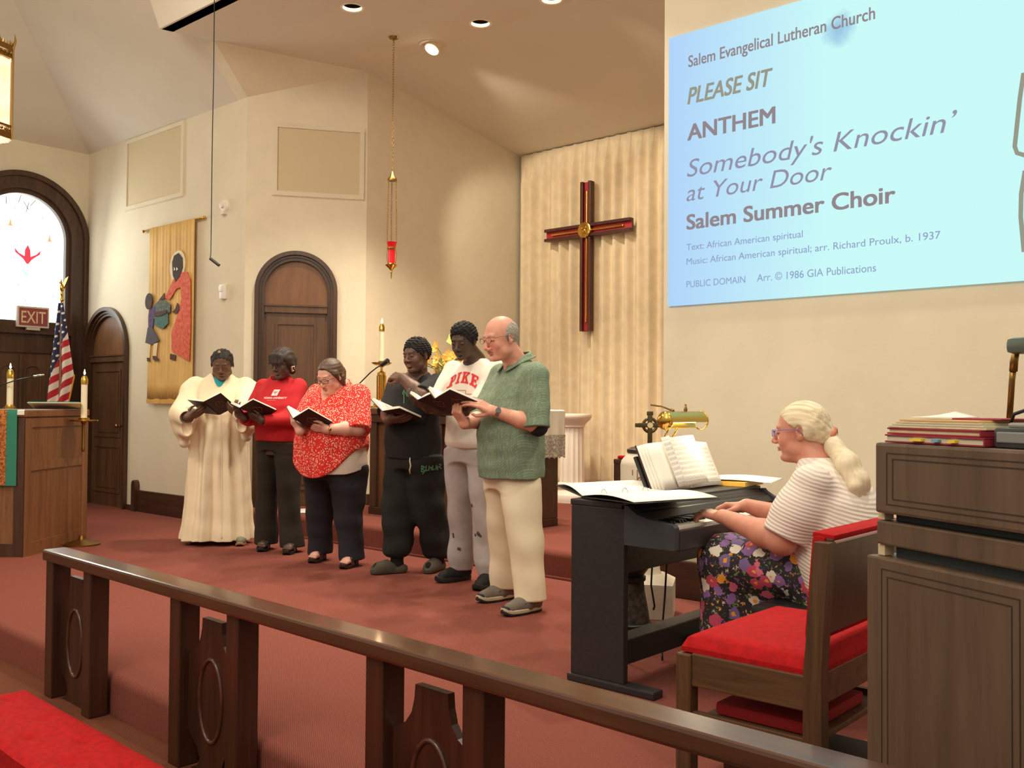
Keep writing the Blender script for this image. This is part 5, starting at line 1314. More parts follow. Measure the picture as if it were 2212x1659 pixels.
def mesh_sdf(sdf, lo, hi, h, B=8, disp=None):
    lo = np.array(lo, float); hi = np.array(hi, float)
    nb = np.ceil((hi - lo) / (h * B)).astype(int) + 1
    g = np.stack(np.meshgrid(*[np.arange(n) for n in nb], indexing='ij'), -1).reshape(-1, 3)
    cen = lo + (g + .5) * B * h; br = B * h * math.sqrt(3) / 2
    dc = np.concatenate([sdf.ev(cen[i:i + 40000]) for i in range(0, len(cen), 40000)])
    act = np.abs(dc) < br * 1.45 + .012
    g = g[act]; cen = cen[act]
    N = nb * B + 2
    loc = np.stack(np.meshgrid(*[np.arange(B + 1)] * 3, indexing='ij'), -1)
    ids = []; vp = []; qs = []
    co8 = [(a, b_, c) for a in (0, 1) for b_ in (0, 1) for c in (0, 1)]
    ed = [(i, j) for i in range(8) for j in range(i + 1, 8) if sum(abs(co8[i][q] - co8[j][q]) for q in range(3)) == 1]
    def gid(i): return (i[..., 0] * N[1] + i[..., 1]) * N[2] + i[..., 2]
    for s0 in range(0, len(g), 1500):
        gg = g[s0:s0 + 1500]; base = gg * B
        idx = base[:, None, None, None, :] + loc
        P = lo + idx * h
        D = sdf.ev(P, cen[s0:s0 + 1500][:, :], br)
        if disp is not None:
            nr = np.abs(D) < .05
            D[nr] += disp(P[nr])
        S = D < 0
        cnt = sum(S[:, a:a + B, b_:b_ + B, c:c + B].astype(np.int8) for a, b_, c in co8)
        m = (cnt > 0) & (cnt < 8)
        w = np.argwhere(m)
        if len(w) == 0: continue
        cv = np.stack([D[w[:, 0], w[:, 1] + a, w[:, 2] + b_, w[:, 3] + c] for a, b_, c in co8], -1)
        acc = np.zeros((len(w), 3)); n_ = np.zeros(len(w))
        for i, j in ed:
            x = (cv[:, i] < 0) != (cv[:, j] < 0)
            if not x.any(): continue
            t = cv[x, i] / (cv[x, i] - cv[x, j]); ci, cj = A_(*co8[i]), A_(*co8[j])
            acc[x] += ci + t[:, None] * (cj - ci); n_[x] += 1
        ci_ = base[w[:, 0]] + w[:, 1:]
        ids.append(gid(ci_)); vp.append(lo + (ci_ + acc / n_[:, None]) * h)
        for ax in range(3):
            e = [0, 0, 0]; e[ax] = 1
            sl0 = S[:, :B, :B, :B]; sl1 = S[:, e[0]:B + e[0], e[1]:B + e[1], e[2]:B + e[2]]
            w2 = np.argwhere(sl0 != sl1)
            if len(w2) == 0: continue
            ins = sl0[tuple(w2.T)]; p = base[w2[:, 0]] + w2[:, 1:]
            a1, a2 = [q for q in range(3) if q != ax]
            o1 = np.zeros(3, int); o1[a1] = 1; o2 = np.zeros(3, int); o2[a2] = 1
            q = np.stack([gid(p - o1 - o2), gid(p - o2), gid(p), gid(p - o1)], -1)
            flip = ins if ax != 1 else ~ins
            q[~flip] = q[~flip][:, ::-1]
            qs.append(q)
    ids = np.concatenate(ids); vp = np.concatenate(vp); qs = np.concatenate(qs)
    o = np.argsort(ids); ids = ids[o]; vp = vp[o]
    pos = np.clip(np.searchsorted(ids, qs), 0, len(ids) - 1); ok = (ids[pos] == qs).all(-1)
    return vp, pos[ok]
def np_mesh(name, V, Q, material, parent=None):
    me = bpy.data.meshes.new(name)
    me.vertices.add(len(V)); me.vertices.foreach_set('co', V.astype(np.float32).ravel())
    me.loops.add(len(Q) * 4); me.loops.foreach_set('vertex_index', Q.astype(np.int32).ravel())
    me.polygons.add(len(Q)); me.polygons.foreach_set('loop_start', np.arange(0, len(Q) * 4, 4, dtype=np.int32))
    me.polygons.foreach_set('use_smooth', np.ones(len(Q), bool)); me.update(calc_edges=True); me.validate()
    me.materials.append(material)
    o = bpy.data.objects.new(name, me); COL.objects.link(o); o.parent = parent
    return o
def sdf_obj(name, sdf, lo, hi, h, material, parent, disp=None):
    V, Q = mesh_sdf(sdf, lo, hi, h, disp=disp); return np_mesh(name, V, Q, material, parent)

def rotm(yaw=0, pitch=0, roll=0):
    """columns: left, back, up of a head turned by yaw (to its left), pitched down, rolled"""
    y, p, r = [math.radians(v) for v in (yaw, pitch, roll)]
    Rz = np.array([[math.cos(y), -math.sin(y), 0], [math.sin(y), math.cos(y), 0], [0, 0, 1]])
    Rx = np.array([[1, 0, 0], [0, math.cos(p), -math.sin(p)], [0, math.sin(p), math.cos(p)]])
    Ry = np.array([[math.cos(r), 0, math.sin(r)], [0, 1, 0], [-math.sin(r), 0, math.cos(r)]])
    return Rz @ Rx @ Ry
class Frame:
    def __init__(s, c, R, sc): s.c = A_(*c); s.R = np.array(R); s.s = sc
    def w(s, p): return s.c + s.R @ (A_(*p) * s.s)
    def l(s, P): return ((P - s.c) @ s.R) / s.s
def head_ops(S, F, p):
    """adds a head in frame F (chin -.5, crown +.5, face towards -y); p: dict of proportions"""
    s = F.s; w = p.get('w', 1.0); jw = p.get('jaw', 1.0); ck = p.get('cheek', 1.0); nw = p.get('nose', 1.0); nl = p.get('nlen', 1.0); lp = p.get('lip', 1.0); dbl = p.get('chin2', 0)
    def el(c, r, k=.05, mode=0, rot=None):
        Rm = F.R if rot is None else F.R @ rot
        S.el(F.w(c), A_(*r) * s, k * s, mode, Rm)
    def rc(a, b, r1, r2, k=.04, mode=0): S.rc(F.w(a), F.w(b), r1 * s, r2 * s, k * s, mode)
    el((0, .07, .13), (.325 * w, .405, .365), .02)
    el((0, -.12, -.10), (.262 * w, .245, .36), .10)
    el((0, -.09, -.28), (.225 * w * jw, .215, .185), .08)
    el((0, -.275, -.425), (.10 * jw, .075, .07), .07)
    for q in (-1, 1):
        el((q * .155 * w, -.225, -.14), (.095 * ck, .085 * ck, .10 * ck), .08)
        el((q * .17 * w * jw, -.06, -.30), (.07 * ck, .13, .09), .09)
    if dbl: el((0, -.13, -.44), (.17 * jw, .16, .09 * dbl), .09)
    rc((-.165, -.318, .085), (.165, -.318, .085), .038, .038, .06)
    for q in (-1, 1):
        el((q * .138, -.405, .018), (.085, .055, .045), .05, 1)
        el((q * .138, -.318, .002), (.064, .045, .043), .02)
        el((q * .138, -.366, -.026), (.058, .012, .006), .012, 1)       # lash crease of the lowered lid
    rc((0, -.330, .07), (0, -.425 - .02 * (nl - 1), -.125 * nl), .028, .045, .035)
    el((0, -.435 - .03 * (nl - 1), -.145 * nl), (.044 * nw, .045, .042), .03)
    for q in (-1, 1):
        el((q * .052 * nw, -.395, -.160 * nl), (.036 * nw, .045, .032), .025)
        el((q * .028 * nw, -.425, -.185 * nl), (.017 * nw, .02, .014), .012, 1)
    el((0, -.350, -.262), (.098, .042, .022 * lp), .02); el((0, -.345, -.305), (.082, .042, .025 * lp), .02)
    el((0, -.392, -.283), (.105, .022, .005), .010, 1)
    el((0, -.325, -.35), (.07, .03, .02), .03, 1)
    for q in (-1, 1):
        er = rotm(q * 18, 0, 0) 
        el((q * .328 * w, .075, -.02), (.030, .080, .115), .02, 0, er)
        el((q * .352 * w, .065, -.005), (.020, .040, .068), .018, 1, er)
        el((q * .332 * w, .04, -.115), (.022, .035, .035), .02)
def neck_ops(S, F, base, r1, r2):
    S.rc(F.w((0, .09, -.16)), base, r1, r2, .03)
def hand_ops(S, W, D, N, side, L=.18, curl=(35, 45, 30), spread=.10, thumb=(1, .4), fat=1.0, curls=None):
    """W wrist, D direction of the fingers, N outward normal of the back of the hand, side +1 when the thumb lies along N x D ... -1 otherwise"""
    D = unit(D); N = unit(A_(*N) - D * (A_(*N) @ D)); T = np.cross(N, D) * side
    W = A_(*W)
    def pt(x, y, z): return W + (D * x + T * y + N * z) * L
    ys = [.155, .052, -.052, -.150]; kx = [.50, .53, .51, .46]; fl = [.92, 1.0, .94, .76]
    for i in range(4):
        S.rc(pt(.02, ys[i] * .55, 0), pt(kx[i], ys[i], .012), .085 * L * fat, .062 * L * fat, .04 * L)
    S.rc(pt(.08, .10, -.03), pt(.33, .15, -.035), .085 * L * fat, .06 * L * fat, .05 * L)
    S.rc(pt(.10, -.09, -.03), pt(.36, -.12, -.03), .075 * L * fat, .055 * L * fat, .05 * L)
    for i in range(4):
        p = pt(kx[i], ys[i], .01); cu = curls[i] if curls is not None else curl
        a = 0; dirs = (ys[i] * spread * 4)
        seg = [.27 * fl[i], .165 * fl[i], .12 * fl[i]]; rs = [.058, .050, .046, .038]
        for q in range(3):
            a += math.radians(cu[q]); d = unit(D * math.cos(a) + T * dirs * math.cos(a) - N * math.sin(a)); e = p + d * seg[q] * L
            S.rc(p, e, rs[q] * L * fat, rs[q + 1] * L * fat, .008 * L if q else .03 * L); p = e
    up, inn = thumb
    b0 = pt(.10, .12, -.04); b1 = pt(.26, .12 + .17 * up, -.04 - .16 * inn); b2 = pt(.42, .13 + .22 * up, -.05 - .26 * inn); b3 = pt(.56, .11 + .22 * up, -.05 - .30 * inn)
    S.chain([b0, b1, b2, b3], [.085 * L * fat, .066 * L * fat, .056 * L * fat, .042 * L * fat], .012 * L, .05 * L)
def ik(S, W, l1, l2, hint):
    S, W = A_(*S), A_(*W); d = W - S; L = np.linalg.norm(d); L = min(L, (l1 + l2) * .995); u = unit(d)
    a = (l1 * l1 - l2 * l2 + L * L) / (2 * L); hgt = math.sqrt(max(l1 * l1 - a * a, 1e-6)); h = A_(*hint); h = unit(h - u * (h @ u))
    return S + u * a + h * hgt

# pixel and camera helpers used only to stand the figures on the carpet where they stand
rV, uV, fV = np.array(_r), np.array(_u), np.array(_f)
def ray_at(px, py, depth): return A_(0, 0, CAM_H) + (rV * (px - CX) + uV * (CY - py) + fV * F_PX) * (depth / F_PX)
def floor_pt(px, py, z=0.0): d = rV * (px - CX) + uV * (CY - py) + fV * F_PX; return A_(0, 0, CAM_H) + d * ((z - CAM_H) / d[2])
def depth_of(P): return float((np.asarray(P) - A_(0, 0, CAM_H)) @ fV)
class Body:
    """a standing figure's root, its turn and helpers between room and own coordinates"""
    def __init__(s, root, turn, name, label, th=None):
        s.root = A_(*root); v = A_(0, 0, 0) - s.root; ang = math.atan2(v[1], v[0]) - math.radians(turn); s.th = ang + PI / 2
        if th is not None: s.th = th
        c, n = math.cos(s.th), math.sin(s.th); s.R = np.array([[c, -n, 0], [n, c, 0], [0, 0, 1]])
        s.o = thing(name, label, 'person', tuple(s.root), s.th)
        s.dep = depth_of(s.root)
    def loc(s, P): return s.R.T @ (np.asarray(P, float) - s.root)
    def wld(s, p): return s.root + s.R @ A_(*p)
    def dirl(s, v): return s.R.T @ np.asarray(v, float)
    def px(s, x, y, depth): return s.loc(ray_at(x, y, depth))
    def cam(s, r, u, f): return s.dirl(rV * r + uV * u + fV * f)
def skin_mat(name, rgb, rough=.5):
    m = bpy.data.materials.new(name); m.use_nodes = True; nt = m.node_tree; b = nt.nodes['Principled BSDF']
    a = nt.nodes.new('ShaderNodeVertexColor'); a.layer_name = 'Col'
    n = nt.nodes.new('ShaderNodeTexNoise'); n.inputs['Scale'].default_value = 30; tc = nt.nodes.new('ShaderNodeTexCoord'); nt.links.new(tc.outputs['Object'], n.inputs['Vector'])
    mx = nt.nodes.new('ShaderNodeMix'); mx.data_type = 'RGBA'; mx.blend_type = 'MULTIPLY'; mx.inputs[0].default_value = .25
    nt.links.new(a.outputs['Color'], mx.inputs[6]); nt.links.new(n.outputs['Fac'], mx.inputs[7]); nt.links.new(mx.outputs[2], b.inputs['Base Color'])
    b.inputs['Roughness'].default_value = rough; b.inputs['Subsurface Weight'].default_value = .12; b.inputs['Subsurface Radius'].default_value = (.012, .005, .003); b.inputs['Subsurface Scale'].default_value = 1.0
    return m
def paint_head(o, F, skin, lip, brow=None, lash=(20, 14, 12), browz=.105, nail=None, blush=None, brow_w=.016):
    me = o.data; n = len(me.vertices); co = np.zeros(n * 3, np.float32); me.vertices.foreach_get('co', co); P = co.reshape(-1, 3).astype(float)
    q = F.l(P); x, y, z = q[:, 0], q[:, 1], q[:, 2]; col = np.tile(np.array(lin(skin)), (n, 1))
    def mixc(m, c): m = np.clip(m, 0, 1)[:, None]; col[:] = col * (1 - m) + np.array(lin(c)) * m
    front = (y < -.18) & (np.abs(z) < .6) & (np.abs(x) < .5)
    if blush is not None:
        for s in (-1, 1): mixc(front * .5 * np.exp(-(((x - s * .16) / .10) ** 2 + ((z + .13) / .09) ** 2)), blush)
        mixc(front * .45 * np.exp(-((x / .06) ** 2 + ((z + .14) / .06) ** 2)), blush)
    e = 1 - ((x / .10) ** 2 + ((z + .283) / .047) ** 2)
    mixc(front * (y < -.30) * np.clip(e * 4, 0, 1) * .9, lip)
    mixc(front * (np.abs(x) < .095) * np.exp(-((z + .283) / .006) ** 2) * (y < -.3) * .8, lash)
    for s in (-1, 1):
        t = (x * s - .138); arcz = -.026 + .25 * t * t * 3
        mixc(front * (np.abs(t) < .062) * np.exp(-((z - arcz) / .0085) ** 2) * .95, lash)
        if brow is not None:
            bz = browz + .03 * np.clip(t * 8, -1, .6) - 1.2 * np.clip(t, 0, 1) ** 2 * 1.5
            mixc(front * (t > -.085) * (t < .10) * np.exp(-((z - bz) / brow_w) ** 2) * .85, brow)
    at = me.color_attributes.new('Col', 'FLOAT_COLOR', 'POINT'); at.data.foreach_set('color', col.astype(np.float32).ravel())
def paint_plain(o, skin):
    me = o.data; n = len(me.vertices); at = me.color_attributes.new('Col', 'FLOAT_COLOR', 'POINT'); at.data.foreach_set('color', np.tile(np.array(lin(skin), np.float32), (n, 1)).ravel())
from mathutils.bvhtree import BVHTree
def bvh_of(o):
    me = o.data; n = len(me.vertices); co = np.zeros(n * 3, np.float32); me.vertices.foreach_get('co', co)
    return BVHTree.FromPolygons([tuple(v) for v in co.reshape(-1, 3).tolist()], [tuple(p.vertices) for p in me.polygons])
def project_text(me, bv, org, u, v, n, width, height, name, material, parent, off=.003, arcfn=None, cuts=2):
    """lay a flat mesh on a garment: points start on the plane org + a u + b v and travel along n until they meet it"""
    bm = bmesh.new(); bm.from_mesh(me); bmesh.ops.triangulate(bm, faces=bm.faces)
    if cuts: bmesh.ops.subdivide_edges(bm, edges=[e for e in bm.edges], cuts=cuts, use_grid_fill=True)
    xs = [w.co.x for w in bm.verts]; ys = [w.co.y for w in bm.verts]; x0, x1 = min(xs), max(xs); y0, y1 = min(ys), max(ys)
    org, u, v, n = Vector(org), Vector(u), Vector(v), Vector(n)
    for w in bm.verts:
        a = ((w.co.x - x0) / (x1 - x0) - .5) * width; b_ = ((w.co.y - y0) / max(y1 - y0, 1e-6) - .5) * height
        if arcfn: a, b_ = arcfn(a, b_)
        p = org + u * a + v * b_; hit = bv.ray_cast(p, n)
        w.co = (hit[0] - n * off) if hit[0] is not None else p + n * .3
    m2 = bpy.data.meshes.new(name); bm.to_mesh(m2); bm.free(); m2.materials.append(material)
    o = bpy.data.objects.new(name, m2); COL.objects.link(o); o.parent = parent; return o
def flat_poly(polys):
    b = MB()
    for p in polys: b.add([(x, y, 0) for x, y in p], [tuple(range(len(p)))])
    me = bpy.data.meshes.new('shape'); me.from_pydata(b.v, [], b.f); return me

# ------------------------------------------------------------------ hymnals
hym_cover = mat('dark_maroon_hymnal_cover', (50, 24, 24), .5); hym_page = mat('hymnal_pages', (244, 238, 222), .85); hym_gold = mat('gold_stamping', (120, 84, 50), .5)
def hymnal(label, depth, T, B, L, R, rot_dz=(-1, 1, -1)):
    """open hymnal: spine top and bottom, tips of the two halves at the top edge; sizes are those of a real book"""
    H_, W_ = .235, .160; sc = depth / F_PX
    P = ray_at(T[0], T[1], depth)
    def vec(a, b, ln, sg):
        x = (a[0] - b[0]) * sc; y = (b[1] - a[1]) * sc; m = math.hypot(x, y)
        if m > ln * .97: x *= ln * .97 / m; y *= ln * .97 / m; m = ln * .97
        return rV * x + uV * y + fV * sg * math.sqrt(ln * ln - m * m)
    s = unit(vec(T, B, H_, rot_dz[0])); l = vec(L, T, W_, rot_dz[1]); r = vec(R, T, W_, rot_dz[2])
    l = unit(l - s * (l @ s)); r = unit(r - s * (r @ s))
    org = P - s * H_            # spine bottom
    mid = unit(l + r); 
    if mid @ uV < 0: mid = -mid
    X_ = unit(r - mid * (r @ mid)); Y_ = s; Z_ = np.cross(X_, Y_)
    M4 = Matrix(((X_[0], Y_[0], Z_[0], org[0]), (X_[1], Y_[1], Z_[1], org[1]), (X_[2], Y_[2], Z_[2], org[2]), (0, 0, 0, 1)))
    t = bpy.data.objects.new('hymnal', None); COL.objects.link(t); t.empty_display_size = .05; t.matrix_world = M4
    tag(t, label, 'book', 'hymnals held by the choir')
    rl = lambda v: (float(v @ X_), float(v @ Z_))
    for nm, v in (('left', l), ('right', r)):
        a = rl(v); d = Vector((a[0], 0, a[1])).normalized(); sgn = 1 if nm == 'right' else -1
        up = Vector((-d.z, 0, d.x)); mm = rl(mid)
        if up.x * mm[0] + up.z * mm[1] < 0: up = -up
        b = MB(); off = d * .012
        def q(x, y, z): return d * x + Vector((0, y, 0)) + up * z
        def slab_(x0, x1, y0, y1, z0, z1): b.add([q(x, y, z) for z in (z0, z1) for y in (y0, y1) for x in (x0, x1)], [(0, 2, 3, 1), (4, 5, 7, 6), (0, 1, 5, 4), (2, 6, 7, 3), (0, 4, 6, 2), (1, 3, 7, 5)])
        slab_(.006, W_ + .004, -.004, H_ + .004, -.0035, 0); b.build('cover', hym_cover, t)
        # page block curving down into the gutter
        b = MB(); n = 12; th = .017
        top = []; 
        for i in range(n + 1):
            x = .002 + (W_ - .006) * i / n; z = th * (1 - math.exp(-i / n * 5)) + .004 * math.sin(PI * i / n)
            top.append((x, z))
        vs = [q(x, y, z) for y in (.002, H_ - .002) for x, z in top] + [q(x, y, .0002) for y in (.002, H_ - .002) for x, z in top]
        m_ = n + 1; fs = []
        for i in range(n): fs += [(i, i + 1, m_ + i + 1, m_ + i), (2 * m_ + i, 3 * m_ + i, 3 * m_ + i + 1, 2 * m_ + i + 1), (i, 2 * m_ + i, 2 * m_ + i + 1, i + 1), (m_ + i, m_ + i + 1, 3 * m_ + i + 1, 3 * m_ + i)]
        fs += [(n, 2 * m_ + n, 3 * m_ + n, m_ + n), (0, m_, 3 * m_, 2 * m_)]
        b.add(vs, fs); b.build('page_block', hym_page, t, smooth=.6)
        if nm == 'right':
            b = MB(); k2 = 10
            pts = [q(W_ * .5 + .030 * math.cos(a_) * (1 + .25 * math.cos(3 * a_)), H_ * .52 + .038 * math.sin(a_) * (1 + .2 * math.cos(4 * a_)), -.0042) for a_ in [2 * PI * i / 28 for i in range(28)]]
            b.tube(pts, .003, 4, closed=True); b.tube([q(W_ * .5, H_ * .45, -.0042), q(W_ * .5, H_ * .6, -.0042)], .003, 4); b.build('gilt_emblem', hym_gold, t)
    b = MB(); dl, dr = rl(l), rl(r); a, c = Vector((dl[0], 0, dl[1])).normalized() * .007, Vector((dr[0], 0, dr[1])).normalized() * .007
    dn = -(a + c) * .6 - Vector((0, 0, .003)); vs = []
    for y in (-.004, H_ + .004):
        for p in (a, dn * .6 + a * .5, dn, dn * .6 + c * .5, c): vs.append(p + Vector((0, y, 0)))
        vs.append(Vector((0, y, .002)))
    b.add(vs, [(i, (i + 1) % 6, 6 + (i + 1) % 6, 6 + i) for i in range(6)] + [tuple(range(6)), tuple(reversed(range(6, 12)))]); b.build('spine', hym_cover, t)
    return dict(o=t, s=s, l=l, r=r, top=P, bot=org, nl=np.cross(s, l) * 1.0, nr=np.cross(s, r), mid=mid)
# ------------------------------------------------------------------ people
def torso_loft(S, z, secs, **kw): S.loft([(zz, cx, cy, rx, ry) for zz, cx, cy, rx, ry in secs], **kw)
def leg(S, hip, ank, zs, k=.04, fold=None):
    """zs: rows (fraction down the leg 0 hip .. 1 hem, rx, ry, knee push forward)"""
    hip, ank = A_(*hip), A_(*ank)
    S.loft([(hip[2] + (ank[2] - hip[2]) * f, hip[0] + (ank[0] - hip[0]) * f, hip[1] + (ank[1] - hip[1]) * f - pf, rx, ry) for f, rx, ry, pf in zs], k=k, fold=fold)
def wrinkle(amp, fz, seed, zlo=None, zhi=None):
    def f(P):
        w = amp * wob(P * A_(1.0, 1.0, 2.2), fz, seed, 6)
        if zlo is not None: w = w * np.clip((P[..., 2] - zlo) / .1, 0, 1)
        return w
    return f
def foot_frame(B, toe, heel):
    t, h = B.loc(floor_pt(*toe)), B.loc(floor_pt(*heel)); t[2] = h[2] = 0
    d = unit(t - h); return h, d, A_(-d[1], d[0], 0)       # heel, forward, left
def root_from(feet):
    pts = []
    for toe, heel in feet:
        t, h = floor_pt(*toe), floor_pt(*heel); pts.append(h + unit(t - h) * .12)
    r = sum(pts) / len(pts); r[2] = 0; return r
def shoe_sdf(h, d, l, L=.29, w=.05, top=.10, low=False):
    """upper of a closed shoe"""
    S = SDF(); z = A_(0, 0, 1)
    q = lambda x, y, zz: h + d * x + l * y + z * zz
    S.rc(q(.045, 0, .055), q(L * .42, 0, .052), .040, .043, .02); S.rc(q(L * .42, 0, .05), q(L - .05, .004, .040), .046, .038, .03)
    S.rc(q(L * .30, 0, .07), q(L * .62, 0, .055), .036, .034, .03); S.rc(q(.05, 0, .06), q(.075, 0, top), .040, .040, .03)
    S.half((0, 0, -1), -.012)
    return S, q
def sole_obj(name, q, L, w, hgt, material, parent, z0=.0, wave=0.0):
    pts = []
    for i in range(40):
        a = 2 * PI * i / 40; x = L / 2 + L / 2 * math.copysign(abs(math.cos(a)) ** .8, math.cos(a)); y = w * math.copysign(abs(math.sin(a)) ** .75, math.sin(a)) * (1.0 if x > L * .45 else .86)
        pts.append((x, y))
    b = MB(); n = len(pts); rows = [(z0, .96), (z0 + hgt * .3, 1.0), (z0 + hgt, 1.0), (z0 + hgt * 1.15, .94)]; vs = []
    for zz, sc in rows:
        for i, (x, y) in enumerate(pts):
            vs.append(tuple(q(L / 2 + (x - L / 2) * sc, y * sc, zz + (.5 * wave * (1 + math.sin(i * 2.2)) if zz == rows[0][0] else 0) + (.018 * max(0, (x / L - .8) / .2) ** 2))))
    b.add(vs, [(r * n + i, r * n + (i + 1) % n, (r + 1) * n + (i + 1) % n, (r + 1) * n + i) for r in range(3) for i in range(n)] + [tuple(range(n)), tuple(range(3 * n, 4 * n))])
    return b.build(name, material, parent, smooth=.7)
def glasses(F, parent, material, w=.105, hgt=.062, temple_x=.33, thick=.007, round_=False, y0=-.425, zc=.0, lens=True):
    b = MB(); g = thing
    for s in (-1, 1):
        pts = []
        for i in range(24):
            a = 2 * PI * i / 24
            if round_: x, z = w * math.cos(a), hgt * math.sin(a)
            else: x, z = w * math.copysign(abs(math.cos(a)) ** .5, math.cos(a)), hgt * math.copysign(abs(math.sin(a)) ** .5, math.sin(a))
            pts.append(F.w((s * .135 + x, y0 + .35 * max(0, abs(s * .135 + x) - .1) ** 1.5, zc + z)))
        b.tube([tuple(p) for p in pts], thick * F.s, 6, closed=True)
        b.tube([tuple(F.w((s * (.135 + w), y0 + .03, zc + hgt * .5))), tuple(F.w((s * temple_x, -.2, zc + .045))), tuple(F.w((s * (temple_x + .012), .04, zc + .035))), tuple(F.w((s * temple_x, .12, zc - .06)))], thick * F.s * .9, 6)
    b.tube([tuple(F.w((-.135 + w, y0, zc + .01))), tuple(F.w((0, y0 - .015, zc + .025))), tuple(F.w((.135 - w, y0, zc + .01)))], thick * F.s, 6)
    return b.build('glasses', material, parent, smooth=True)
DARK_LASH = (22, 14, 10)
blk_shoe = mat('black_shoe_mesh', (20, 19, 19), .75, bump=(220, .2)); blk_sole = mat('black_rubber', (26, 25, 24), .7)
def dnoise(amp, f, seed): return lambda P: amp * wob(P, f, seed, 7)


def sleeve(T, sh, e, r0, r1, k=.035, over=.012, cut=True):
    """short sleeve ending flat just past the elbow"""
    T.rcf(sh, e, r0, r1, k, over)
def collar(name, m, parent, zf, zb, rn, drop, point, cy=.03, yf=-.075, ry=1.0):
    """turned down shirt collar: a sheet from the neck line falling outwards, longer at the two front points"""
    n, k = 44, 6
    def fn(u, v):
        a = -PI / 2 + .30 + (2 * PI - .60) * u            # starts at the front, runs round the back
        f = .5 - .5 * math.sin(a)                         # 1 front, 0 back
        f2 = max(0, f - .55) / .45
        r = rn + (.004 + .042 * v ** .8) * (1 + .25 * f2); z = zb + (zf - zb) * f ** 1.4 + .010 * math.sin(min(1, v * 2.5) * PI) - v * (drop + point * f2 ** 2)
        return (r * math.cos(a) * (1 + .05 * f2), cy + r * ry * math.sin(a) - .012 * f2 * v, z)
    b = MB(); b.grid(fn, n, k); o = b.build(name, m, parent, smooth=True); o.modifiers.new('thickness', 'SOLIDIFY').thickness = .004; return o
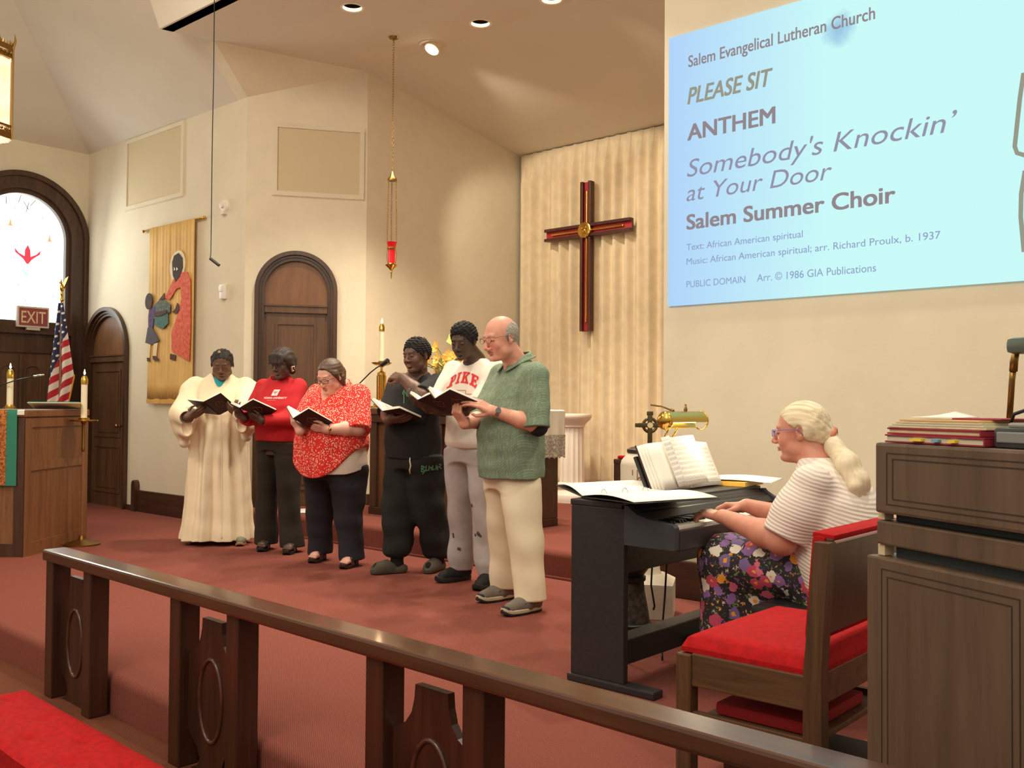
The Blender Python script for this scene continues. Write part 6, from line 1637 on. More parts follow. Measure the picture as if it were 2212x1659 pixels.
# ---- the elderly man in the green shirt
def man():
    feet = [((1022, 1305), (1112, 1291)), ((1078, 1334), (1168, 1318))]
    B = Body(root_from(feet), 58, 'person', 'balding grey haired person in a green patterned shirt singing from a hymnal')
    skin = skin_mat('light_ruddy_skin', (214, 150, 124)); sk = (226, 160, 136)
    book = hymnal('open hymnal held in both hands by the person in the green shirt', B.dep - .18, (940, 861), (1008, 892), (920, 839), (983, 846))
    F = Frame(B.px(1080, 730, B.dep - .06), rotm(4, 12, 0), .262)
    S = SDF()
    head_ops(S, F, dict(w=.98, jaw=1.05, cheek=1.05, nose=1.35, nlen=1.25, lip=.9, chin2=.7))
    neck_ops(S, F, (0, .03, 1.47), .064, .072)
    # hands
    WL = B.px(1066, 888, B.dep - .20); DL = B.cam(-.86, .42, -.05); NL = B.cam(.25, .75, -.62)
    hand_ops(S, WL, DL, NL, 1, .185, curl=(12, 18, 12), thumb=(.5, .9))
    WR = B.px(1004, 917, B.dep - .14); DR = B.cam(-.50, .80, -.30); NR = B.cam(-.62, -.42, -.66)
    hand_ops(S, WR, DR, NR, 1, .185, curl=(48, 62, 40), thumb=(.6, .6))
    shL, shR = A_(.195, .03, 1.415), A_(-.195, .03, 1.415)
    eL = ik(shL, WL, .31, .265, (.55, .75, -.8)); eR = ik(shR, WR, .31, .265, (-.6, .3, -1))
    for sh, e, W in ((shL, eL, WL), (shR, eR, WR)):
        S.chain([sh, e], [.058, .048], .03); S.chain([e, e + (W - e) * .35, W], [.047, .050, .030], .02)
    S.loft([(.78, 0, 0, .15, .12), (1.0, 0, -.02, .17, .15), (1.3, 0, 0, .17, .12), (1.47, 0, .02, .10, .07)], k=.04)
    for (h, d, l) in [foot_frame(B, *f) for f in feet]:
        a = h + d * .07; S.rc(a + A_(0, 0, .06), (a[0] * .75, a[1] * .5, .48), .04, .055, .03); S.rc((a[0] * .75, a[1] * .5, .48), (a[0] * .6, 0, .85), .055, .08, .04); S.rc(a + A_(0, 0, .045), h + d * .22 + A_(0, 0, .035), .035, .03, .03)
    o = sdf_obj('body', S, (-.55, -.75, .0), (.55, .4, 1.85), .0034, skin, B.o)
    paint_head(o, F, sk, (196, 112, 100), brow=(176, 150, 130), lash=(120, 72, 60), blush=(226, 120, 104), browz=.11)
    # grey hair at the sides and back
    H = SDF(); H.el(F.w((0, .09, .10)), A_(.348, .408, .358) * F.s, .01, 0, F.R)
    n = F.R @ unit(A_(0, -.80, .60)); H.half(n, n @ F.w((0, -.02, .32)), .05); n = F.R @ unit(A_(0, -1, -.12)); H.half(n, n @ F.w((0, -.10, .1)), .03)
    n = F.R @ A_(0, 0, -1); H.half(n, n @ F.w((0, 0, -.25)), .02)
    for s in (-1, 1): H.el(F.w((s * .36, .04, -.06)), A_(.06, .085, .13) * F.s, .01, 1, F.R)
    sdf_obj('hair', H, F.c - .22, F.c + .22, .003, mat('grey_hair', (172, 162, 148), .7, noise=(90, .2), bump=(160, .5)), B.o, dnoise(.0016, 260, 3))
    Ms = SDF(); Ms.rc(F.w((-.085, -.372, -.228)), F.w((0, -.402, -.205)), .022 * F.s, .03 * F.s, .01); Ms.rc(F.w((0, -.402, -.205)), F.w((.085, -.372, -.228)), .03 * F.s, .022 * F.s, .01)
    sdf_obj('moustache', Ms, F.w((0, -.38, -.21)) - .05, F.w((0, -.38, -.21)) + .05, .002, mat('white_moustache', (214, 192, 170), .8, bump=(300, .4)), B.o, dnoise(.0012, 400, 5))
    glasses(F, B.o, mat('bronze_wire', (110, 84, 70), .3, .8), .095, .066, .34, .006, True)
    # shirt
    T = SDF()
    def fd(th, z, P): return .006 * np.sin(5 * th + 3 * z) * np.clip((1.2 - z) * 3, 0, 1) + .003 * np.sin(9 * th - 8 * z)
    T.loft([(.785, 0, -.02, .222, .196), (.90, 0, -.025, .222, .202), (1.05, 0, -.03, .218, .205), (1.2, 0, -.01, .215, .180), (1.33, 0, .01, .21, .145), (1.41, 0, .025, .195, .115), (1.47, 0, .03, .14, .085), (1.505, 0, .03, .085, .075)], fold=fd, k=.02)
    for sh, e in ((shL, eL), (shR, eR)):
        sleeve(T, sh + A_(0, 0, -.005), e, .080, .084, .035, .018)
    # open collar: V at the throat
    T.rc((0, -.01, 1.52), (0, .02, 1.60), .068, .075, .006, 1); T.rc((0, -.12, 1.43), (0, -.05, 1.56), .012, .062, .004, 1)
    shirt_m = mat('green_patterned_shirt', (112, 136, 108), .85)
    nt = shirt_m.node_tree; b = nt.nodes['Principled BSDF']; tc = nt.nodes.new('ShaderNodeTexCoord')
    br = nt.nodes.new('ShaderNodeTexBrick'); mp = nt.nodes.new('ShaderNodeMapping'); mp.inputs['Rotation'].default_value = (PI / 2, 0, .9); mp.inputs['Scale'].default_value = (15, 15, 15)
    br.inputs['Color1'].default_value = lin((126, 142, 116)); br.inputs['Color2'].default_value = lin((112, 130, 110)); br.inputs['Mortar'].default_value = lin((102, 118, 98)); br.inputs['Mortar Size'].default_value = .03; br.inputs['Scale'].default_value = 1.6; br.offset = .37
    n1 = nt.nodes.new('ShaderNodeTexNoise'); n1.inputs['Scale'].default_value = 12; n1.inputs['Detail'].default_value = 5
    wv = nt.nodes.new('ShaderNodeTexNoise'); mp2 = nt.nodes.new('ShaderNodeMapping'); mp2.inputs['Scale'].default_value = (160, 160, 12); wv.inputs['Scale'].default_value = 1
    nt.links.new(tc.outputs['Object'], mp.inputs[0]); nt.links.new(tc.outputs['Object'], mp2.inputs[0]); nt.links.new(mp2.outputs[0], wv.inputs['Vector'])
    nt.links.new(tc.outputs['Object'], n1.inputs['Vector'])
    av = nt.nodes.new('ShaderNodeMix'); av.data_type = 'VECTOR'; av.inputs[0].default_value = .06; nt.links.new(mp.outputs[0], av.inputs[4]); nt.links.new(n1.outputs['Color'], av.inputs[5]); nt.links.new(av.outputs[1], br.inputs['Vector'])
    mx = nt.nodes.new('ShaderNodeMix'); mx.data_type = 'RGBA'; mx.blend_type = 'OVERLAY'; mx.inputs[0].default_value = .5; nt.links.new(br.outputs['Color'], mx.inputs[6]); nt.links.new(wv.outputs['Fac'], mx.inputs[7]); nt.links.new(mx.outputs[2], b.inputs['Base Color'])
    sh_o = sdf_obj('shirt', T, (-.5, -.5, .74), (.5, .5, 1.6), .0045, shirt_m, B.o, wrinkle(.0035, 22, 4))
    collar('collar', shirt_m, sh_o, 1.485, 1.560, .066, .030, .034, cy=.028)
    u = unit(eL - shL); C2 = SDF(); C2.rc(eL - u * .03 + A_(0, .012, 0), eL + u * .012 + A_(0, .016, 0), .066, .058, .01); sdf_obj('undershirt_sleeve', C2, eL - .14, eL + .14, .004, mat('black_undershirt', (20, 20, 22), .9), sh_o)
    # trousers
    Tr = SDF(); tm = mat('cream_trousers', (226, 212, 182), .9, bump=(260, .08))
    Tr.loft([(.72, 0, -.01, .17, .145), (.82, 0, -.015, .185, .155), (.98, 0, -.02, .18, .15)], k=.03)
    for i, (h, d, l) in enumerate([foot_frame(B, *f) for f in feet]):
        a = h + d * .075; s = -1 if i == 0 else 1
        leg(Tr, (s * .078, .0, .86), (a[0], a[1] - .0, .07), [(0, .110, .125, .01), (.15, .115, .13, .01), (.45, .105, .115, .015), (.75, .092, .102, .0), (1, .088, .098, 0)], fold=lambda th, z, P: .005 * np.sin(3 * th + 9 * z))
    sdf_obj('trousers', Tr, (-.4, -.45, .04), (.4, .45, 1.0), .0045, tm, B.o, wrinkle(.006, 13, 9))
    # trail shoes
    g1 = mat('grey_suede', (112, 102, 92), .85); g2 = mat('black_mesh_panel', (36, 36, 40), .8); g3 = mat('pale_rubber', (196, 182, 152), .7); g4 = mat('shoe_lace', (150, 144, 134), .8)
    for toe, heel in feet:
        h, d, l = foot_frame(B, toe, heel); U, q = shoe_sdf(h, d, l, .295, .05, .105)
        so = sdf_obj('shoe', U, np.minimum(h, h + d * .3) - .09, np.maximum(h, h + d * .3) + .16, .004, g1, B.o)
        sole_obj('sole', q, .30, .052, .020, g3, so, .012); sole_obj('tread', q, .302, .051, .014, blk_sole, so, .0, .004)
        tc_ = SDF(); tc_.rc(q(.24, .0, .035), q(.265, .0, .034), .042, .036, .02); tc_.half(-d, -(d @ q(.232, 0, 0))); tc_.half((0, 0, -1), -.015); tc_.half((0, 0, 1), .058); sdf_obj('toe_cap', tc_, q(.25, 0, .03) - .07, q(.25, 0, .03) + .07, .004, g2, so)
        for s in (-1, 1):
            b = MB(); b.prism([(.095, .045), (.15, .042), (.165, .066), (.105, .078)], tuple(h + l * s * .0455), tuple(d), (0, 0, 1), tuple(l * s), .003); b.build('side_panel', g2, so)
        b = MB()
        for k2 in range(4):
            x = .135 + .022 * k2; zz = .104 - .011 * k2; b.tube([tuple(q(x, -.026, zz - .012)), tuple(q(x + .006, 0, zz)), tuple(q(x, .026, zz - .012))], .003, 6)
        b.build('laces', g4, so, smooth=True)
        k3 = SDF(); k3.rc(q(.065, 0, .09), q(.072, 0, .13), .043, .046, .01); sdf_obj('sock', k3, q(.07, 0, .1) - .09, q(.07, 0, .1) + .09, .004, mat('white_sock', (220, 206, 190), .9), so)
    # wrist watch
    u = unit(WL - eL); c = WL - u * .025; e1 = unit(np.cross(u, A_(0, 0, 1))); e2 = np.cross(u, e1); b = MB()
    for k2 in range(-2, 3): b.tube([tuple(c + u * k2 * .0045 + (e1 * math.cos(a) + e2 * math.sin(a)) * .0345) for a in [2 * PI * i / 22 for i in range(22)]], .0026, 5, closed=True)
    w = b.build('wrist_watch', M['chrome'], B.o, smooth=True)
    dn = B.cam(.1, .35, -.9); dn = unit(dn - u * (dn @ u)); b = MB(); b.tube([tuple(c + dn * .031), tuple(c + dn * .041)], .016, 16); b.build('watch_face', mat('watch_dial', (60, 66, 70), .2), w)

# ---- woman in the white robe
def cap_hair(name, F, r, cuts, m, parent, disp=None, extra=None, h=.0032, c=(0, .085, .11)):
    H = SDF(); H.el(F.w(c), A_(*r) * F.s, .01, 0, F.R)
    if extra: extra(H)
    for n, p, k in cuts: n = F.R @ unit(A_(*n)); H.half(n, n @ F.w(p), k * F.s)
    return sdf_obj(name, H, F.c - .34, F.c + .30, h, m, parent, disp)
def robed():
    feet = [((402, 1189), (428, 1168)), ((508, 1194), (524, 1172))]
    B = Body(root_from(feet), 6, 'person', 'person in a long white choir robe with braided hair, holding an open hymnal')
    book = hymnal('open hymnal held by the person in the white robe', B.dep - .40, (440, 868), (458, 897), (398, 861), (491, 855), (-1, 1, 1))
    skin = skin_mat('deep_brown_skin', (92, 62, 46)); sk = (104, 72, 54)
    F = Frame(B.px(480, 786, B.dep - .05), rotm(-2, 24, 0), .245)
    S = SDF(); head_ops(S, F, dict(w=1.12, jaw=1.2, cheek=1.3, nose=1.4, nlen=.95, lip=1.15, chin2=.9)); neck_ops(S, F, (0, .03, 1.44), .062, .075)
    WR = B.px(404, 903, B.dep - .37); DR = B.cam(.80, .42, .2); NR = B.cam(-.1, -.5, -.85)
    WL = B.px(521, 895, B.dep - .37); DL = B.cam(-.85, .36, .2); NL = B.cam(.1, -.5, -.85)
    hand_ops(S, WR, DR, NR, 1, .175, curl=(18, 22, 15), thumb=(.9, .5)); hand_ops(S, WL, DL, NL, -1, .175, curl=(14, 18, 12), thumb=(.9, .5))
    shL, shR = A_(.195, .02, 1.375), A_(-.195, .02, 1.375); eL = ik(shL, WL, .30, .25, (.55, .25, -.9)); eR = ik(shR, WR, .30, .25, (-.55, .25, -.9))
    for sh, e, W in ((shL, eL, WL), (shR, eR, WR)): S.chain([sh, e, W], [.06, .05, .032], .03)
    S.loft([(.3, 0, 0, .12, .1), (.9, 0, 0, .17, .14), (1.3, 0, 0, .17, .11), (1.42, 0, .02, .09, .07)], k=.04)
    for h, d, l in [foot_frame(B, *f) for f in feet]: a = h + d * .07; S.rc(a + A_(0, 0, .05), (a[0] * .7, a[1] * .5, .45), .04, .06, .03)
    o = sdf_obj('body', S, (-.5, -.75, 0), (.5, .35, 1.8), .0036, skin, B.o); paint_head(o, F, sk, (122, 76, 66), brow=(40, 28, 22))
    hm_ = mat('black_braids', (30, 26, 24), .7, bump=(120, .6))
    def ex(H):
        rs = np.random.RandomState(3)
        for i in range(22):
            a = PI * (i / 21.0); x = .345 * math.cos(a); z = .16 + .33 * math.sin(a); H.el(F.w((x * 1.02, .02 + .05 * math.sin(i), z)), A_(.042, .05, .042) * F.s, .006, 0, F.R)
        for i in range(5):
            for s in (-1, 1): H.el(F.w((s * (.335 + .01 * (i % 2)), .08, .20 - .055 * i)), A_(.040, .05, .035) * F.s, .006, 0, F.R)
    cap_hair('braided_hair', F, (.385, .445, .405), [((0, -1, -.55), (0, -.275, .30), .02), ((0, -.3, -1), (0, .1, -.16), .03)], hm_, B.o, lambda P: .0026 * np.sin(F.l(P)[..., 0] * 52), ex)
    b = MB(); p0 = F.w((-.06, -.12, .46)); p1 = F.w((-.055, -.18, .53)); b.tube([tuple(p0), tuple(p1)], .012, 8); b.build('hair_clip', mat('tan_clip', (150, 120, 84), .4), B.o, smooth=.5)
    T = SDF()
    def fd(th, z, P):
        a = np.clip((1.22 - z) / .5, 0, 1); return a * (.019 * np.sin(9 * th + .6) + .014 * np.sin(17 * th + 2 + 1.2 * z) + .009 * np.sin(5 * th - 3 * z))
    T.loft([(.040, -.01, 0, .300, .215), (.25, 0, 0, .275, .205), (.6, 0, 0, .255, .195), (.95, 0, 0, .235, .185), (1.17, 0, 0, .225, .165), (1.31, 0, .01, .215, .14), (1.385, 0, .015, .195, .115), (1.45, 0, .02, .135, .09), (1.485, 0, .02, .09, .075)], k=.02, fold=fd, rnd_=.006)
    for s, sh, e, W in ((1, shL, eL, WL), (-1, shR, eR, WR)):
        w = e + (W - e) * .78; T.rc(sh + A_(s * .015, 0, .0), sh + A_(s * .05, 0, -.05), .085, .10, .04); T.chain([sh + A_(s * .03, 0, -.04), e, w], [.10, .115, .085], .03)
        T.rc(e + A_(s * .01, .02, -.12), w + A_(0, .02, -.12), .08, .055, .05); T.rc(e + A_(s * .005, .02, -.06), e + A_(-s * .01, -.02, -.235), .085, .045, .05)
        u = unit(W - e); T.rc(w + u * .03, w + u * .12, .05, .07, .006, 1); T.el(w + u * .055 + A_(0, .01, -.09), (.045, .05, .07), .006, 1)
    T.rc((0, -.02, 1.45), (0, .0, 1.55), .064, .09, .008, 1); T.rc((0, -.15, 1.325), (0, -.05, 1.49), .006, .066, .006, 1)
    rm = mat('white_robe_cloth', (238, 222, 190), .85, bump=(500, .05))
    ro = sdf_obj('robe', T, (-.55, -.62, .02), (.55, .40, 1.56), .0048, rm, B.o, wrinkle(.004, 18, 6))
    V = SDF(); V.loft([(1.25, 0, -.0, .15, .105), (1.41, 0, .0, .12, .09), (1.46, 0, .02, .085, .08)]); sdf_obj('teal_blouse', V, (-.2, -.2, 1.2), (.2, .2, 1.5), .004, mat('teal_cotton', (40, 150, 160), .8), B.o)
    for nm, x in (('robe_front_pleat', .03),):
        bv = bvh_of(ro); b = MB(); pts = []
        for i in range(50):
            z = 1.27 - 1.2 * i / 49; h = bv.ray_cast(Vector((x + .02 * (i / 49), -1, z)), Vector((0, 1, 0)))
            if h[0]: pts.append(h[0] + Vector((0, -.0005, 0)))
        b.tube(pts, .0035, 5); b.build(nm, rm, ro, smooth=True)
    for toe, heel in feet:
        h, d, l = foot_frame(B, toe, heel); U, q = shoe_sdf(h, d, l, .25, .042, .07); so = sdf_obj('shoe', U, np.minimum(h, h + d * .3) - .09, np.maximum(h, h + d * .3) + .14, .005, mat('grey_green_shoe', (116, 116, 96), .7), B.o); sole_obj('sole', q, .255, .045, .018, mat('tan_sole', (150, 120, 90), .7), so)
# ---- sandals and bare toes
def bare_foot(S, q, L=.235):
    S.rc(q(.03, 0, .045), q(.10, 0, .055), .034, .036, .03); S.rc(q(.08, 0, .05), q(L * .72, .004, .036), .036, .027, .03); S.rc(q(L * .55, -.012, .035), q(L * .74, -.016, .03), .026, .022, .02); S.rc(q(L * .55, .016, .035), q(L * .76, .018, .032), .024, .020, .02)
    for i in range(5):
        y = .030 - .0155 * i; r = (.0125, .0095, .009, .0085, .008)[i]; x = (L, L * 1.0, L * .975, L * .945, L * .90)[i]; S.rc(q(L * .72, y * .95, .030), q(x - .01, y, .026), r * 1.05, r, .008)
def sandal(B, q, m, sm, L=.25, straps=((.15, .19), (.10, .125))):
    so = sole_obj('sandal', q, L + .01, .047, .022, sm, B.o)
    for a, c in straps:
        T = SDF(); 
        for x in np.linspace(a, c, 4): T.chain([q(x, .046, .025), q(x, .036, .062 + (.19 - x) * .25), q(x, .0, .076 + (.19 - x) * .28), q(x, -.036, .058 + (.19 - x) * .25), q(x, -.046, .025)], [.0075] * 5, .008)
        sdf_obj('strap', T, q(a, 0, .05) - .11, q(c, 0, .05) + .11, .0038, m, so)
    return so
def left_of(B, d): return A_(-d[1], d[0], 0)
# ---- person in the red sweatshirt
def red_sweater():
    feet = [((548, 1202), (578, 1184)), ((594, 1212), (636, 1190))]
    B = Body(root_from(feet), 36, 'person', 'person with dark bobbed hair and glasses in a red long sleeved top with white print')
    book = hymnal('open hymnal held by the person in the red long sleeved top', B.dep - .36, (518, 881), (557, 905), (487, 871), (562, 868), (-1, 1, -1))
    skin = skin_mat('dark_brown_skin', (74, 50, 38)); sk = (86, 60, 46)
    F = Frame(B.px(609, 785, B.dep - .04), rotm(-4, 14, 0), .238)
    S = SDF(); head_ops(S, F, dict(w=1.05, jaw=1.15, cheek=1.2, nose=1.4, nlen=.95, lip=1.35, chin2=.5)); neck_ops(S, F, (0, .03, 1.43), .055, .065)
    WL = B.px(566, 909, B.dep - .28); DL = B.cam(-.88, .42, .1); NL = B.cam(-.1, -.6, -.8)
    WR = B.px(528, 905, B.dep - .20); DR = B.cam(-.5, .75, -.3); NR = B.cam(-.3, -.6, -.7)
    hand_ops(S, WL, DL, NL, -1, .172, curl=(20, 30, 20), thumb=(1.0, -.1)); hand_ops(S, WR, DR, NR, 1, .172, curl=(25, 30, 20))
    shL, shR = A_(.175, .03, 1.365), A_(-.175, .03, 1.365); eL = ik(shL, WL, .29, .245, (.7, .5, -.9)); eR = ik(shR, WR, .29, .245, (-.7, .4, -.9))
    for sh, e, W in ((shL, eL, WL), (shR, eR, WR)): S.chain([sh, e, W], [.05, .042, .028], .03)
    S.loft([(.8, 0, 0, .14, .11), (1.0, 0, -.01, .14, .12), (1.3, 0, .01, .15, .10), (1.40, 0, .02, .08, .065)], k=.04)
    fr = [foot_frame(B, *f) for f in feet]; qs = [(lambda h, d, l: (lambda x, y, z: h + d * x + l * y + A_(0, 0, z)))(*f) for f in fr]
    for (h, d, l), q in zip(fr, qs):
        a = h + d * .055; S.rc(a + A_(0, 0, .06), (a[0] * .8, a[1] * .5, .45), .036, .05, .03); S.rc((a[0] * .8, a[1] * .5, .45), (a[0] * .7, 0, .82), .05, .075, .04)
        bare_foot(S, (lambda q_: (lambda x, y, z: q_(x, y, z + .022)))(q))
    o = sdf_obj('body', S, (-.5, -.7, 0), (.45, .35, 1.75), .0036, skin, B.o); paint_head(o, F, sk, (128, 78, 70), brow=(30, 22, 18))
    def ex(H):
        for s in (-1, 1):
            H.rc(F.w((s * .30, .02, .12)), F.w((s * .335, .10, -.26)), .105 * F.s, .10 * F.s, .03)
        H.rc(F.w((-.16, .34, .05)), F.w((-.12, .34, -.34)), .16 * F.s, .12 * F.s, .04); H.rc(F.w((.16, .34, .05)), F.w((.12, .34, -.34)), .16 * F.s, .12 * F.s, .04)
        for i in range(9):
            x = -.28 + .07 * i; H.rc(F.w((x * .8, -.28, .34 - .3 * x * x)), F.w((x * 1.0, -.385 + .75 * x * x, .085 - .1 * x * x)), .055 * F.s, .040 * F.s, .02)
    cap_hair('bobbed_hair', F, (.375, .45, .415), [((0, -1, -1.1), (0, -.30, .19), .02)][0:0], mat('dark_brown_hair', (44, 32, 27), .5, bump=(90, .3)), B.o, lambda P: .0035 * np.sin(F.l(P)[..., 0] * 30 + 3 * np.sin(F.l(P)[..., 2] * 6)) + .001 * wob(P, 300, 2), ex, c=(0, .10, .13)) if False else None
    H = SDF(); H.el(F.w((0, .10, .14)), A_(.40, .465, .43) * F.s, .01, 0, F.R); n = F.R @ unit(A_(0, -1, -.9)); H.half(n, n @ F.w((0, -.30, .22)), .02 * F.s); ex(H)
    for s in (-1, 1): H.el(F.w((s * .16, -.40, -.10)), A_(.20, .20, .17) * F.s, .03 * F.s, 1, F.R)
    sdf_obj('bobbed_hair', H, F.c - .24, F.c + .24, .0032, mat('dark_brown_hair', (46, 33, 27), .62, bump=(110, .3)), B.o, lambda P: .0014 * np.sin(F.l(P)[..., 0] * 44 + 3 * np.sin(F.l(P)[..., 2] * 6)) + .0012 * wob(P, 120, 2))
    glasses(F, B.o, mat('dark_frame', (60, 44, 36), .35), .10, .068, .335, .008, False)
    b = MB(); c0 = F.w((.385, .06, -.20)); pts = [F.w((.385 + .02, .06 + .085 * math.cos(a), -.20 + .10 * math.sin(a))) for a in [PI / 4 + PI / 2 * i for i in range(4)]]
    b.tube([tuple(p) for p in pts], .0075, 6, closed=True); b.build('square_earring', mat('pale_gold', (214, 190, 160), .3, .6), B.o)
    T = SDF(); fd = lambda th, z, P: .006 * np.sin(4 * th + 14 * z) * np.clip((1.2 - z) * 4, 0, 1)
    T.loft([(.915, 0, -.005, .188, .158), (.95, 0, -.005, .196, .168), (1.06, 0, -.01, .20, .175), (1.21, 0, -.02, .198, .165), (1.325, 0, .0, .19, .13), (1.39, 0, .015, .16, .10), (1.44, 0, .02, .10, .078), (1.46, 0, .02, .078, .072)], k=.02, fold=fd, rnd_=.01)
    for s, sh, e, W in ((1, shL, eL, WL), (-1, shR, eR, WR)):
        w = e + (W - e) * .90; T.rc(sh, e, .072, .064, .03); T.rcf(e, w, .064, .046, .03, .012)
    T.rc((0, -.02, 1.46), (0, .0, 1.54), .060, .085, .006, 1)
    tm = mat('red_cotton_jersey', (188, 26, 36), .85, bump=(300, .08)); to = sdf_obj('sweatshirt', T, (-.5, -.6, .86), (.5, .35, 1.52), .0045, tm, B.o, wrinkle(.0045, 20, 11))
    bv = bvh_of(to); wh = mat('white_print', (236, 226, 220), .8); up, lf, fw_ = (0, 0, 1), (1, 0, 0), (0, 1, 0)
    bx = flat_poly([[(-1, -1), (.6, -1), (1, 1), (-.6, 1)]]); project_text(bx, bv, (.06, -.6, 1.315), lf, up, fw_, .062, .050, 'print_box', wh, to, .0025, None, 6)
    tri = flat_poly([[(-.12, -1), (.12, -1), (.12, 1), (-.12, 1)], [(-1, .1), (-.75, .1), (-.75, .9), (-1, .9)], [(.75, .1), (1, .1), (1, .9), (.75, .9)], [(-1, .0), (1, .0), (1, .22), (-1, .22)]]); project_text(tri, bv, (.06, -.6, 1.315), lf, up, fw_, .028, .034, 'print_mark', tm, to, .0045, None, 4)
    project_text(text_mesh('INDIANA UNIVERSITY', offset=.015), bv, (.06, -.6, 1.272), lf, up, fw_, .185, .016, 'lettering', wh, to, .0025, None, 1)
    sm2 = flat_poly([[(-1 + .26 * i, -1), (-1 + .26 * i + .17, -1), (-1 + .26 * i + .17, 1), (-1 + .26 * i, 1)] for i in range(8)]); project_text(sm2, bv, (.04, -.6, 1.252), lf, up, fw_, .075, .006, 'print_line', mat('pink_print', (214, 120, 120), .8), to, .0025, None, 2)
    Tr = SDF(); Tr.loft([(.84, 0, 0, .165, .145), (.94, 0, 0, .172, .15), (1.02, 0, 0, .165, .14)], k=.03)
    for s, (h, d, l) in ((-1, fr[0]), (1, fr[1])):
        a = h + d * .06; leg(Tr, (s * .085, 0, .9), (a[0], a[1], .045), [(0, .105, .13, 0), (.2, .10, .125, .0), (.5, .085, .10, .01), (.8, .085, .10, 0), (1, .098, .11, 0)], fold=lambda th, z, P: .005 * np.sin(3 * th + 8 * z))
    sdf_obj('trousers', Tr, (-.4, -.4, .03), (.4, .4, 1.04), .005, mat('black_brown_trousers', (40, 32, 24), .9), B.o, wrinkle(.005, 14, 8))
    lm = mat('lime_sock', (150, 168, 66), .8)
    for (h, d, l), q in zip(fr, qs):
        so = sandal(B, q, mat('dark_strap', (46, 40, 36), .6), mat('dark_sandal_sole', (38, 34, 32), .7), .235, ((.125, .165),)); K = SDF(); K.rc(q(.10, .0, .085), q(.055, 0, .10), .034, .046, .02); K.rc(q(.055, 0, .06), q(.055, 0, .11), .044, .05, .02); sdf_obj('sock_edge', K, q(.06, 0, .08) - .1, q(.06, 0, .08) + .1, .005, lm, so)
